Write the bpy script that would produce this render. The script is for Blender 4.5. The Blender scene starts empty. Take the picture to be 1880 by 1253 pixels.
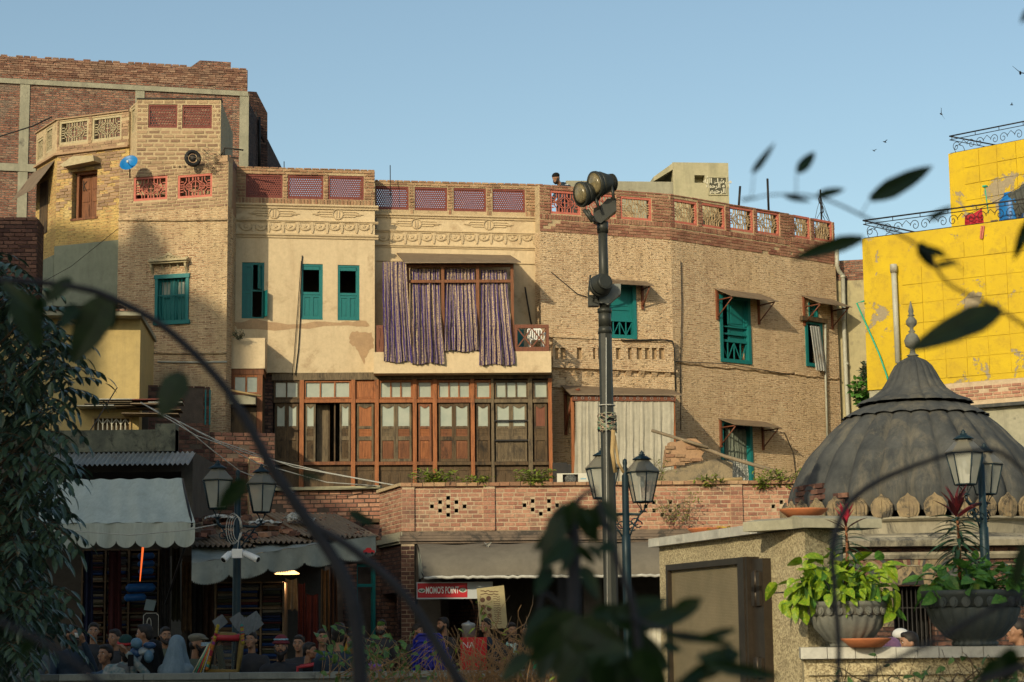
import bpy, bmesh, math, random
from mathutils import Vector, Matrix, noise as mnoise
R = math.radians
rng = random.Random(7)
S = bpy.context.scene
COL = S.collection
F = 3600.0; CW, CH = 1880.0, 1253.0
EYE = Vector((0, 0, 1.25))
PITCH = math.atan(543.5 / F); ROLL = R(0.6)
_f = Vector((0, math.cos(PITCH), math.sin(PITCH)))
_r0 = Vector((1, 0, 0)); _u0 = Vector((0, -math.sin(PITCH), math.cos(PITCH)))
_r = _r0 * math.cos(ROLL) - _u0 * math.sin(ROLL)
_u = _u0 * math.cos(ROLL) + _r0 * math.sin(ROLL)
cd = bpy.data.cameras.new('camera'); cam = bpy.data.objects.new('camera', cd); COL.objects.link(cam)
cd.sensor_width = 36; cd.lens = 36 * F / CW; cd.clip_start = 0.1; cd.clip_end = 3000
cam.matrix_world = Matrix(((_r.x, _u.x, -_f.x, EYE.x), (_r.y, _u.y, -_f.y, EYE.y), (_r.z, _u.z, -_f.z, EYE.z), (0, 0, 0, 1)))
cd.dof.use_dof = True; cd.dof.focus_distance = 36; cd.dof.aperture_fstop = 7.0
S.camera = cam
SUNDIR = Vector((0.52, 1.0, -0.46)).normalized()        # the way the light travels
_el = math.asin(-SUNDIR.z); _az = math.atan2(-SUNDIR.x, -SUNDIR.y)
W = bpy.data.worlds.new('World'); S.world = W; W.use_nodes = True
nt = W.node_tree; nt.nodes.clear()
sky = nt.nodes.new('ShaderNodeTexSky'); sky.sky_type = 'NISHITA'; sky.sun_disc = False
sky.sun_elevation = _el; sky.sun_rotation = _az; sky.altitude = 200; sky.air_density = 1.0; sky.dust_density = 2.2; sky.ozone_density = 1.6
bg = nt.nodes.new('ShaderNodeBackground'); bg.inputs[1].default_value = 0.15
out = nt.nodes.new('ShaderNodeOutputWorld')
tint = nt.nodes.new('ShaderNodeMix'); tint.data_type = 'RGBA'; tint.blend_type = 'MULTIPLY'; tint.inputs[0].default_value = 1; tint.inputs[7].default_value = (1.12, 1.11, .955, 1)
nt.links.new(sky.outputs[0], tint.inputs[6]); nt.links.new(tint.outputs[2], bg.inputs[0]); nt.links.new(bg.outputs[0], out.inputs[0])
sd = bpy.data.lights.new('sun', 'SUN'); sd.energy = 3.65; sd.angle = R(0.5); sd.color = (1.0, 0.86, 0.59)
sun = bpy.data.objects.new('sun', sd); COL.objects.link(sun)
sun.rotation_euler = SUNDIR.to_track_quat('-Z', 'Y').to_euler(); sun.location = (-30, -40, 40)
S.view_settings.view_transform = 'Standard'; S.view_settings.look = 'None'
S.view_settings.exposure = 0.0; S.view_settings.gamma = 1.0; S.view_settings.use_curve_mapping = False
S.cycles.use_denoising = True; S.cycles.max_bounces = 6; S.cycles.diffuse_bounces = 3; S.cycles.glossy_bounces = 3
S.cycles.transparent_max_bounces = 12; S.cycles.transmission_bounces = 4; S.cycles.caustics_reflective = False; S.cycles.caustics_refractive = False
def ray(px, py): return _f + _r * ((px - CW / 2) / F) - _u * ((py - CH / 2) / F)
def P(px, py, Y):
 """the point at distance Y (metres north of the camera) seen at a photograph pixel"""
 d = ray(px, py); return EYE + d * (Y / d.y)
class N:
 def __init__(s, name):
  s.m = bpy.data.materials.new(name); s.m.use_nodes = True; s.t = s.m.node_tree; s.t.nodes.clear()
  s.out = s.t.nodes.new('ShaderNodeOutputMaterial'); s.b = s.t.nodes.new('ShaderNodeBsdfPrincipled')
  s.t.links.new(s.b.outputs[0], s.out.inputs[0])
 def n(s, typ, **kw):
  x = s.t.nodes.new('ShaderNode' + typ)
  for k, v in kw.items(): setattr(x, k, v)
  return x
 def l(s, a, b): s.t.links.new(a, b)
 def setv(s, sock, v):
  if hasattr(v, 'is_output') or isinstance(v, bpy.types.NodeSocket): s.l(v, sock)
  else: sock.default_value = v
 def math(s, op, a, b=None, c=None, clamp=False):
  x = s.n('Math', operation=op); x.use_clamp = clamp; s.setv(x.inputs[0], a)
  if b is not None: s.setv(x.inputs[1], b)
  if c is not None: s.setv(x.inputs[2], c)
  return x.outputs[0]
 def mix(s, f, a, b, mode='MIX'):
  x = s.n('Mix', data_type='RGBA', blend_type=mode); s.setv(x.inputs[0], f)
  s.setv(x.inputs[6], a if not isinstance(a, tuple) else (*a[:3], 1)); s.setv(x.inputs[7], b if not isinstance(b, tuple) else (*b[:3], 1))
  return x.outputs[2]
 def ramp(s, f, a, b):
  x = s.n('MapRange'); x.clamp = True; s.setv(x.inputs[0], f); x.inputs[1].default_value = a; x.inputs[2].default_value = b
  return x.outputs[0]
 def noise(s, vec, scale, detail=4, rough=.6, dist=0):
  x = s.n('TexNoise'); s.l(vec, x.inputs['Vector']); x.inputs['Scale'].default_value = scale
  x.inputs['Detail'].default_value = detail; x.inputs['Roughness'].default_value = rough; x.inputs['Distortion'].default_value = dist
  return x.outputs[0]
 def coord(s, rnd=True, scale=(1, 1, 1)):
  tc = s.n('TexCoord'); v = tc.outputs['Object']
  if rnd:
   oi = s.n('ObjectInfo'); a = s.n('VectorMath', operation='ADD')
   c = s.n('CombineXYZ'); m = s.math('MULTIPLY', oi.outputs['Random'], 37.0)
   for i in range(3): s.l(m, c.inputs[i])
   s.l(v, a.inputs[0]); s.l(c.outputs[0], a.inputs[1]); v = a.outputs[0]
  if scale != (1, 1, 1):
   mp = s.n('Mapping'); s.l(v, mp.inputs[0]); mp.inputs['Scale'].default_value = scale; v = mp.outputs[0]
  return v
 def bump(s, h, strength=.5, dist=.01, base=None):
  x = s.n('Bump'); x.inputs['Strength'].default_value = strength; x.inputs['Distance'].default_value = dist
  s.l(h, x.inputs['Height'])
  if base is not None: s.l(base, x.inputs['Normal'])
  return x.outputs[0]
 def fin(s, col, rough=.8, normal=None, metal=0, spec=.3, trans=0, alpha=1):
  s.setv(s.b.inputs['Base Color'], col if not isinstance(col, tuple) else (*col[:3], 1))
  s.setv(s.b.inputs['Roughness'], rough); s.b.inputs['Metallic'].default_value = metal
  s.b.inputs['Specular IOR Level'].default_value = spec
  if trans: s.b.inputs['Transmission Weight'].default_value = trans
  if alpha != 1: s.setv(s.b.inputs['Alpha'], alpha)
  if normal is not None: s.l(normal, s.b.inputs['Normal'])
  return s.m
def mk(name, c1, c2=None, scale=6, rough=.75, bump=.25, bscale=60, bdist=.004, metal=0, stain=None, sscale=1.5, samt=.55, stretch=(1, 1, 1), spec=.3, rnd=True, detail=5, grit=.35, streak=0):
 s = N(name); v = s.coord(rnd, stretch)
 c2 = c2 or tuple(x * .7 for x in c1)
 f = s.ramp(s.noise(v, scale, detail), .3, .7); col = s.mix(f, c1, c2)
 col = s.mix(s.math('MULTIPLY', s.ramp(s.noise(v, scale * 4.3, 8, .75), .42, .72), grit), col, tuple(x * .5 for x in c2))
 if stain:
  g = s.ramp(s.noise(v, sscale, 9, .75, .4), samt, samt + .1); col = s.mix(s.math('MULTIPLY', g, .9), col, stain)
  if streak: g = s.ramp(s.noise(s.coord(rnd, (1, 1, .12)), 2.6, 7, .75), .5, .72); col = s.mix(s.math('MULTIPLY', g, streak), col, stain)
 nb = s.bump(s.noise(v, bscale, 4, .65), bump, bdist)
 return s.fin(col, rough, nb, metal, spec)
def mk_brick(name, cols, mortar, bw=.2, bh=.06, ms=.011, blot=None, blotamt=.5, rough=.9, depth=.012, wob=.02, mortar2=None, weather=None, pits=.75):
 """laid brick too fine to model piece by piece: the joints are relief, every brick has its own tone"""
 s = N(name); v = s.coord(False)
 w = s.n('TexNoise'); s.l(v, w.inputs['Vector']); w.inputs['Scale'].default_value = 3.5; w.inputs['Detail'].default_value = 5
 sub = s.n('VectorMath', operation='SUBTRACT'); s.l(w.outputs['Color'], sub.inputs[0]); sub.inputs[1].default_value = (.5, .5, .5)
 sc = s.n('VectorMath', operation='SCALE'); s.l(sub.outputs[0], sc.inputs[0]); sc.inputs[3].default_value = wob * 2
 ad = s.n('VectorMath', operation='ADD'); s.l(v, ad.inputs[0]); s.l(sc.outputs[0], ad.inputs[1])
 sx = s.n('SeparateXYZ'); s.l(ad.outputs[0], sx.inputs[0]); cx = s.n('CombineXYZ')
 xy = s.math('ADD', sx.outputs[0], sx.outputs[1])
 s.l(xy, cx.inputs[0]); s.l(sx.outputs[2], cx.inputs[1])
 br = s.n('TexBrick'); s.l(cx.outputs[0], br.inputs['Vector']); br.offset = .5; br.squash = 1
 br.inputs['Scale'].default_value = 1; br.inputs['Brick Width'].default_value = bw; br.inputs['Row Height'].default_value = bh
 br.inputs['Mortar Size'].default_value = ms; br.inputs['Mortar Smooth'].default_value = .35; br.inputs['Bias'].default_value = 0
 br.inputs['Color1'].default_value = (0, 0, 0, 1); br.inputs['Color2'].default_value = (1, 1, 1, 1); br.inputs['Mortar'].default_value = (.5, .5, .5, 1)
 tone = s.n('ValToRGB'); s.l(br.outputs['Color'], tone.inputs[0]); cr = tone.color_ramp
 cr.interpolation = 'LINEAR'
 while len(cr.elements) < len(cols): cr.elements.new(.5)
 for i, c in enumerate(cols): cr.elements[i].position = i / (len(cols) - 1); cr.elements[i].color = (*c, 1)
 n1 = s.noise(ad.outputs[0], 14, 5, .7); col = s.mix(s.ramp(n1, .35, .75), tone.outputs[0], s.mix(.5, tone.outputs[0], cols[0]))
 mcol = s.mix(s.ramp(s.noise(v, 2.2, 5), .4, .65), mortar, mortar2 or tuple(x * .8 for x in mortar))
 sm = s.ramp(s.noise(v, 5.5, 6, .75), .52, .66)
 f = s.math('MAXIMUM', br.outputs['Fac'], s.math('MULTIPLY', sm, .75 if blot is None else .35))
 col = s.mix(f, col, mcol)
 if blot:
  g = s.ramp(s.noise(v, .55, 7, .7, .6), blotamt, blotamt + .2); col = s.mix(s.math('MULTIPLY', g, .65), col, blot)
 if weather:
  g = s.ramp(s.noise(s.coord(False, (1.2, 1.2, .25)), 1.6, 6, .7), .52, .74); col = s.mix(s.math('MULTIPLY', g, .6), col, weather)
 pit = s.ramp(s.noise(s.coord(False, (1, 1, 2.6)), 11, 6, .7), .56, .66); col = s.mix(s.math('MULTIPLY', pit, pits), col, tuple(x * .42 for x in cols[0]))
 st = s.ramp(s.noise(s.coord(False, (1, 1, .14)), 1.9, 8, .75), .52, .7); col = s.mix(s.math('MULTIPLY', st, .5), col, tuple(x * .75 for x in cols[0]))
 pa = s.ramp(s.noise(v, .8, 5, .6, .8), .60, .63); col = s.mix(s.math('MULTIPLY', pa, .55), col, mortar)
 h = s.math('SUBTRACT', s.math('SUBTRACT', s.math('MULTIPLY', s.noise(v, 26, 5, .7), .9), br.outputs['Fac']), s.math('MULTIPLY', pit, .8))
 nb = s.bump(h, 1.0, depth)
 nb = s.bump(s.noise(v, 7, 6, .7), .45, depth * 1.8, nb)
 return s.fin(col, rough, nb, 0, .2)
def mk_bricks3d(name, cols, dirt=None):
 """real modelled bricks: tone per brick"""
 s = N(name); g = s.n('NewGeometry'); oi = s.n('ObjectInfo'); cols = [tuple(x * 1.25 for x in c) for c in cols]
 a = s.math('FRACT', s.math('ADD', g.outputs['Random Per Island'], s.math('MULTIPLY', oi.outputs['Random'], 7.31)))
 r = s.n('ValToRGB'); s.l(a, r.inputs[0]); cr = r.color_ramp
 while len(cr.elements) < len(cols): cr.elements.new(.5)
 for i, c in enumerate(cols): cr.elements[i].position = i / (len(cols) - 1); cr.elements[i].color = (*c, 1)
 tc = s.n('NewGeometry'); v = tc.outputs['Position']
 col = s.mix(s.ramp(s.noise(v, 18, 5, .7), .4, .7), r.outputs[0], s.mix(.55, r.outputs[0], dirt or (.1, .07, .05)))
 if dirt: col = s.mix(s.math('MULTIPLY', s.ramp(s.noise(v, 1.1, 6, .7), .5, .68), .7), col, dirt)
 nb = s.bump(s.noise(v, 45, 4, .7), .8, .008)
 return s.fin(col, .92, nb, 0, .15)
def mk_wood(name, c1, c2, dark, amt=.55, rough=.65):
 s = N(name); v = s.coord(True, (6, 6, 1)); v2 = s.coord(True, (40, 40, 1.5))
 col = s.mix(s.ramp(s.noise(v, 3, 6, .7), .35, .65), c1, c2)
 col = s.mix(s.math('MULTIPLY', s.ramp(s.noise(v2, 2.2, 5, .7), .45, .62), .55), col, dark)
 col = s.mix(s.ramp(s.noise(s.coord(True, (2, 2, .8)), 2.4, 6, .75), amt, amt + .15), col, dark)
 nb = s.bump(s.noise(v2, 2.2, 5, .7), .6, .004)
 return s.fin(col, rough, nb, 0, .25)
MAT = {}
M = MAT
M['brick_tan'] = mk_brick('lahori_tan_brick', [(.34, .19, .105), (.48, .31, .18), (.58, .42, .25), (.47, .29, .165)], (.66, .51, .32), .17, .052, .011, blot=(.58, .44, .25), blotamt=.42, weather=(.33, .24, .14), depth=.016, wob=.03)
M['brick_curve'] = mk_brick('old_curved_brick', [(.42, .25, .14), (.6, .41, .24), (.72, .53, .33), (.58, .38, .225)], (.72, .56, .36), .17, .05, .012, blot=(.62, .45, .26), blotamt=.45, weather=(.44, .31, .18), depth=.022, wob=.04)
M['brick_red'] = mk_brick('rough_red_brick', [(.17, .075, .055), (.3, .13, .085), (.42, .2, .13), (.38, .27, .18)], (.2, .16, .125), .19, .062, .012, weather=(.08, .05, .045), depth=.02, wob=.02)
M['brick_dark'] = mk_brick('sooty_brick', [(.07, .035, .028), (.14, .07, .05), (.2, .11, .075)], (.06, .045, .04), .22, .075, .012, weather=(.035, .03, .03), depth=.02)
M['brick_yellow'] = mk_brick('yellow_washed_brick', [(.42, .23, .11), (.52, .33, .14), (.58, .4, .16)], (.55, .43, .2), .22, .07, .01, blot=(.6, .43, .14), blotamt=.36, weather=(.3, .2, .1), depth=.016)
M['bricks_parapet'] = mk_bricks3d('parapet_bricks', [(.19, .105, .065), (.30, .17, .10), (.38, .25, .145), (.25, .125, .075)], (.16, .105, .065))
M['bricks_pale'] = mk_bricks3d('pale_pointed_bricks', [(.17, .105, .07), (.25, .155, .1), (.34, .23, .14)], (.3, .22, .13))
M['bricks_redd'] = mk_bricks3d('red_parapet_bricks', [(.17, .07, .05), (.26, .12, .08), (.31, .18, .115), (.21, .095, .065)], (.17, .09, .06))
M['bricks_tall'] = mk_bricks3d('rough_tall_house_bricks', [(.12, .06, .045), (.2, .105, .07), (.3, .19, .13), (.17, .095, .07)], (.11, .08, .06))
M['bricks_terr'] = mk_bricks3d('pink_red_terrace_bricks', [(.22, .1, .07), (.33, .15, .098), (.4, .23, .15), (.28, .135, .09)], (.12, .085, .065))
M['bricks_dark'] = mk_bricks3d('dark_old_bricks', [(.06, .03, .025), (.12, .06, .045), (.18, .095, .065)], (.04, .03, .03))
M['mortar_pale'] = mk('pale_mortar', (.52, .40, .24), (.42, .32, .19), 8, .95, .7, 60, .01, stain=(.24, .17, .1))
M['mortar_terr'] = mk('terrace_mortar', (.52, .41, .28), (.4, .3, .2), 8, .95, .6, 60, .01, stain=(.2, .13, .09), samt=.6)
M['mortar_dark'] = mk('dark_mortar', (.07, .055, .045), (.12, .09, .07), 8, .95, .6, 60, .01)
M['cream'] = mk('cream_plaster', (.62, .49, .31), (.56, .44, .275), 2.5, .88, .3, 28, .006, stain=(.38, .27, .16), sscale=1.0, samt=.56, streak=0.5)
M['cream_trim'] = mk('cream_moulding_plaster', (.58, .45, .28), (.49, .375, .225), 5, .88, .4, 30, .006, stain=(.3, .2, .12), sscale=2, samt=.63, streak=0.3)
M['patch'] = mk('bare_brown_plaster_patch', (.45, .3, .17), (.36, .24, .14), 5, .95, .6, 30, .01)
M['plaster_green'] = mk('grey_green_plaster', (.25, .27, .2), (.2, .22, .16), 2, .9, .3, 30, .006, stain=(.14, .14, .1), samt=.62, streak=0.5)
M['plaster_ochre'] = mk('ochre_plaster', (.5, .37, .15), (.44, .33, .14), 1.8, .9, .35, 25, .006, stain=(.28, .22, .12), sscale=1.2, samt=.6, streak=0.6)
M['concrete'] = mk('weathered_concrete', (.36, .34, .25), (.27, .26, .19), 3, .92, .5, 40, .008, stain=(.13, .12, .095), sscale=2, samt=.58, streak=0.6)
M['concrete_pale'] = mk('pale_rooftop_concrete', (.42, .38, .25), (.35, .33, .21), 3, .92, .4, 40, .006, stain=(.2, .19, .13), sscale=2.2, samt=.6, streak=0.6)
M['beige'] = mk('beige_render', (.42, .36, .2), (.34, .3, .17), 2, .9, .4, 30, .006, stain=(.22, .19, .12), streak=0.6)
M['roof'] = mk('roof_screed', (.2, .18, .15), (.14, .12, .1), 4, .95)
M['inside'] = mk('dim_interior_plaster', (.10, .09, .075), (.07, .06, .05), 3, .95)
M['teal'] = mk('teal_paint', (.008, .17, .165), (.012, .13, .135), 8, .5, .3, 40, .003, stain=(.05, .17, .15), sscale=14, samt=.68, stretch=(4, 4, 1))
M['jali_red'] = mk('dull_red_jali_paint', (.22, .06, .045), (.15, .042, .034), 14, .7, .3, 50, .003, stain=(.36, .16, .12), sscale=6, samt=.63)
M['jali_pink'] = mk('salmon_jali_paint', (.55, .17, .12), (.42, .12, .085), 10, .7, .3, 50, .003, stain=(.3, .12, .08))
M['jali_stone'] = mk('stone_coloured_jali', (.5, .42, .26), (.36, .3, .18), 12, .85, .4, 50, .004)
M['jali_tan'] = mk('tan_pierced_brick', (.45, .33, .19), (.36, .25, .14), 12, .9, .4, 50, .004)
M['wood_or'] = mk_wood('orange_brown_wood', (.38, .14, .05), (.27, .095, .035), (.07, .03, .015), .58)
M['wood_mid'] = mk_wood('brown_varnished_wood', (.24, .095, .04), (.17, .065, .03), (.05, .025, .015), .56)
M['wood_dk'] = mk_wood('weathered_dark_wood', (.13, .085, .045), (.085, .055, .03), (.03, .024, .018), .5, .8)
M['wood_grey'] = mk_wood('grey_weathered_wood', (.2, .15, .09), (.12, .09, .055), (.05, .04, .03), .5, .85)
M['frame_mah'] = mk_wood('mahogany_frame_wood', (.2, .07, .035), (.15, .05, .027), (.07, .025, .015), .66, .5)
M['tin'] = mk('rusty_brown_tin', (.24, .18, .12), (.18, .13, .085), 4, .6, .2, 20, .004, metal=.2, stain=(.12, .08, .05))
M['tin_grey'] = mk('galvanised_tin', (.35, .36, .34), (.26, .26, .24), 4, .5, .2, 20, .004, metal=.5, stain=(.2, .15, .1))
M['iron'] = mk('black_iron', (.02, .02, .02), (.035, .03, .027), 10, .55, .2, 40, .002, metal=.4)
M['iron_blue'] = mk('dark_blue_green_iron', (.012, .032, .042), (.008, .02, .028), 8, .45, .15, 40, .002, metal=.2, stain=(.04, .05, .05), samt=.65)
M['pole'] = mk('dark_grey_green_pole_paint', (.035, .037, .03), (.025, .027, .023), 5, .45, .15, 30, .002, stain=(.09, .085, .06), samt=.68)
M['pole_grey'] = mk('chipped_grey_paint', (.2, .21, .19), (.13, .14, .13), 9, .6, .3, 30, .003, stain=(.05, .05, .045), sscale=5, samt=.55)
M['curtain_w'] = mk('off_white_canvas', (.42, .39, .31), (.35, .325, .255), 3, .9, .2, 120, .002, stain=(.32, .28, .2), samt=.66)
M['awn_pale'] = mk('pale_grey_green_awning_canvas', (.46, .49, .42), (.37, .4, .34), 2, .85, .15, 150, .002, stain=(.24, .24, .19), sscale=1.2, samt=.6, stretch=(3, 1, .6), streak=0.35)
M['awn_grey'] = mk('dirty_grey_awning_canvas', (.27, .29, .25), (.2, .215, .19), 2, .85, .15, 150, .002, stain=(.12, .12, .1), sscale=1.4, samt=.58, streak=0.5)
M['awn_brown'] = mk('dusty_brown_grey_awning', (.17, .15, .115), (.13, .115, .09), 1.5, .85, .15, 120, .002, stain=(.09, .08, .06), samt=.62, streak=0.4)
M['dome'] = mk('blackened_dome_plaster', (.085, .087, .082), (.03, .034, .037), 2.4, .85, .45, 16, .008, stain=(.16, .14, .1), sscale=1.5, samt=.6, detail=9, streak=0.75)
M['dome_band'] = mk('streaked_stone_band', (.34, .31, .235), (.2, .18, .13), 3, .9, .4, 20, .01, stain=(.045, .045, .045), sscale=1.9, samt=.5, stretch=(1.4, 1.4, .5))
M['petal'] = mk('ochre_stone_petal', (.30, .23, .13), (.17, .13, .085), 7, .9, .4, 25, .006, stain=(.035, .035, .033), sscale=4, samt=.5)
M['granite'] = None
s_ = N('granite_chip_plaster'); v_ = s_.coord(False); vo = s_.n('TexVoronoi'); s_.l(v_, vo.inputs['Vector']); vo.inputs['Scale'].default_value = 85
sx_ = s_.n('SeparateColor'); s_.l(vo.outputs['Color'], sx_.inputs[0])
c_ = s_.mix(s_.ramp(sx_.outputs[0], .1, .95), (.21, .17, .1), (.5, .43, .27)); c_ = s_.mix(s_.ramp(s_.noise(v_, 1.6, 6, .7), .5, .75), c_, (.2, .17, .11))
M['granite'] = s_.fin(c_, .9, s_.bump(vo.outputs['Distance'], .8, .006), 0, .2)
M['marble'] = mk('grey_white_marble', (.5, .49, .43), (.36, .35, .31), 5, .5, .2, 20, .003, stain=(.2, .19, .16), sscale=3, samt=.58)
M['stone_pot'] = mk('carved_grey_stone', (.17, .17, .145), (.10, .105, .095), 5, .7, .5, 40, .004, stain=(.32, .3, .24), sscale=7, samt=.62)
M['stone_pot_dk'] = mk('dark_carved_stone', (.06, .075, .075), (.04, .05, .052), 5, .55, .5, 40, .004, stain=(.17, .18, .16), sscale=9, samt=.62)
M['terra'] = mk('terracotta', (.48, .17, .07), (.38, .13, .055), 6, .8, .3, 40, .002, stain=(.3, .16, .09))
M['slab'] = mk('street_paving', (.16, .14, .12), (.11, .10, .085), 2, .9, .4, 20, .006, stain=(.07, .06, .055))
M['wall_low'] = mk('low_wall_concrete', (.27, .28, .24), (.19, .2, .175), 3, .9, .4, 30, .006, stain=(.08, .085, .08), streak=0.5)
M['bronze'] = mk('dark_bronze_steel', (.07, .055, .04), (.045, .036, .028), 6, .45, .15, 30, .002, metal=.6)
M['rope'] = mk('bamboo', (.45, .32, .15), (.34, .23, .1), 8, .7, .2, 30, .003)
M['rope_grey'] = mk('grey_weathered_bamboo', (.26, .2, .13), (.18, .14, .09), 8, .8, .3, 30, .003)
M['pipe'] = mk('grey_plastic_pipe', (.42, .42, .35), (.35, .35, .29), 3, .5, .1, 20, .002, stain=(.25, .22, .16))
M['ac'] = mk('off_white_casing', (.6, .57, .47), (.52, .5, .41), 3, .5, .05, 20, .001)
M['black'] = mk('matt_black', (.012, .012, .012), (.02, .02, .02), 5, .7)
M['glass_lamp'] = None
s_ = N('dusty_lantern_glass'); M['glass_lamp'] = s_.fin(s_.mix(s_.noise(s_.coord(), 5), (.5, .5, .42), (.3, .31, .27)), .25, None, 0, .5, 0, .62)
s_ = N('window_glass'); v_ = s_.coord(); M['glass'] = s_.fin(s_.mix(s_.ramp(s_.noise(v_, 2.2, 5), .35, .65), (.17, .21, .185), (.3, .33, .28)), .22, None, 0, .6)
s_ = N('greenish_frosted_pane'); v_ = s_.coord(); M['glass_fr'] = s_.fin(s_.mix(s_.ramp(s_.noise(v_, 3, 6), .3, .7), (.25, .29, .245), (.36, .38, .31)), .35, None, 0, .5)
def yellow():
 s = N('cracked_yellow_paint'); v = s.coord(False)
 col = s.mix(s.ramp(s.noise(v, 1.3, 6), .35, .7), (.55, .385, .014), (.46, .31, .02))
 col = s.mix(s.math('MULTIPLY', s.ramp(s.noise(v, 3.5, 9, .78), .5, .68), .65), col, (.3, .2, .03))
 g = s.noise(v, 1.1, 9, .72, .5); peel = s.ramp(g, .585, .60)
 col = s.mix(peel, col, s.mix(s.noise(v, 20, 3), (.2, .16, .1), (.36, .3, .2)))
 h = s.math('SUBTRACT', s.noise(v, 25, 4), s.math('MULTIPLY', peel, 1.5))
 return s.fin(col, .8, s.bump(h, .5, .008), 0, .25)
M['yellow'] = yellow()
class MB:
 def __init__(s): s.v = []; s.f = []; s.sm = []; s.mi = []; s.cur = 0; s.uv = None
 def quad(s, a, b, c, d, smooth=False):
  i = len(s.v); s.v += [a, b, c, d]; s.f.append((i, i + 1, i + 2, i + 3)); s.sm.append(smooth); s.mi.append(s.cur)
 def poly(s, pts, smooth=False):
  i = len(s.v); s.v += list(pts); s.f.append(tuple(range(i, i + len(pts)))); s.sm.append(smooth); s.mi.append(s.cur)
 def box(s, x0, x1, d0, d1, z0, z1, tw=None):
  """u from x0 to x1, outward distance d0..d1 (y = -d), z0..z1"""
  ya, yb = -d1, -d0; i = len(s.v)
  s.v += [(x0, ya, z0), (x1, ya, z0), (x1, yb, z0), (x0, yb, z0), (x0, ya, z1), (x1, ya, z1), (x1, yb, z1), (x0, yb, z1)]
  for q in ((0, 1, 5, 4), (1, 2, 6, 5), (2, 3, 7, 6), (3, 0, 4, 7), (4, 5, 6, 7), (3, 2, 1, 0)):
   s.f.append(tuple(i + k for k in q)); s.sm.append(False); s.mi.append(s.cur)
  return s
 def prism(s, poly, d0, d1):
  """poly of (u, z), counter-clockwise seen from outside, extruded from d0 to d1 outward"""
  n = len(poly); i = len(s.v)
  s.v += [(u, -d1, z) for u, z in poly] + [(u, -d0, z) for u, z in poly]
  s.f.append(tuple(range(i, i + n))); s.f.append(tuple(range(i + 2 * n - 1, i + n - 1, -1)))
  s.sm += [False] * 2; s.mi += [s.cur] * 2
  for k in range(n):
   j = (k + 1) % n; s.f.append((i + j, i + k, i + n + k, i + n + j)); s.sm.append(False); s.mi.append(s.cur)
  return s
 def prism_x(s, poly, x0, x1):
  """poly of (y, z) extruded along x"""
  n = len(poly); i = len(s.v)
  s.v += [(x0, y, z) for y, z in poly] + [(x1, y, z) for y, z in poly]
  s.f.append(tuple(range(i + n - 1, i - 1, -1))); s.f.append(tuple(range(i + n, i + 2 * n))); s.sm += [False] * 2; s.mi += [s.cur] * 2
  for k in range(n):
   j = (k + 1) % n; s.f.append((i + k, i + j, i + n + j, i + n + k)); s.sm.append(False); s.mi.append(s.cur)
  return s
 def prism_z(s, poly, z0, z1):
  n = len(poly); i = len(s.v)
  s.v += [(x, y, z0) for x, y in poly] + [(x, y, z1) for x, y in poly]
  s.f.append(tuple(range(i + n - 1, i - 1, -1))); s.f.append(tuple(range(i + n, i + 2 * n))); s.sm += [False] * 2; s.mi += [s.cur] * 2
  for k in range(n):
   j = (k + 1) % n; s.f.append((i + k, i + j, i + n + j, i + n + k)); s.sm.append(False); s.mi.append(s.cur)
  return s
 def tube(s, path, r, n=6, caps=True, r1=None, smooth=True):
  path = [Vector(p) for p in path]; m = len(path); base = len(s.v)
  prev = None
  for k, p in enumerate(path):
   t = (path[min(k + 1, m - 1)] - path[max(k - 1, 0)])
   t = t.normalized() if t.length > 1e-9 else Vector((0, 0, 1))
   if prev is None:
    a = t.cross(Vector((0, 0, 1)));
    if a.length < .05: a = t.cross(Vector((0, 1, 0)))
    a.normalize()
   else:
    a = prev - t * prev.dot(t)
    if a.length < 1e-6: a = t.orthogonal()
    a.normalize()
   prev = a; b = t.cross(a)
   rr = r[k] if isinstance(r, (list, tuple)) else (r if r1 is None else r + (r1 - r) * k / max(1, m - 1))
   for q in range(n):
    an = 2 * math.pi * q / n; s.v.append(tuple(p + a * (rr * math.cos(an)) + b * (rr * math.sin(an))))
  for k in range(m - 1):
   for q in range(n):
    a0 = base + k * n + q; a1 = base + k * n + (q + 1) % n
    s.f.append((a0, a1, a1 + n, a0 + n)); s.sm.append(smooth); s.mi.append(s.cur)
  if caps:
   s.f.append(tuple(base + q for q in range(n - 1, -1, -1))); s.f.append(tuple(base + (m - 1) * n + q for q in range(n))); s.sm += [False] * 2; s.mi += [s.cur] * 2
  return s
 def lathe(s, prof, n=16, c=(0, 0, 0), smooth=True, flute=0, fn=0, rot=0):
  base = len(s.v); m = len(prof)
  for r, z in prof:
   for q in range(n):
    a = 2 * math.pi * q / n + rot; rr = r * (1 + flute * math.cos(fn * a)) if fn else r
    s.v.append((c[0] + rr * math.cos(a), c[1] + rr * math.sin(a), c[2] + z))
  for k in range(m - 1):
   for q in range(n):
    a0 = base + k * n + q; a1 = base + k * n + (q + 1) % n
    s.f.append((a0, a1, a1 + n, a0 + n)); s.sm.append(smooth); s.mi.append(s.cur)
  s.f.append(tuple(base + q for q in range(n - 1, -1, -1))); s.f.append(tuple(base + (m - 1) * n + q for q in range(n))); s.sm += [False] * 2; s.mi += [s.cur] * 2
  return s
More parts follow.
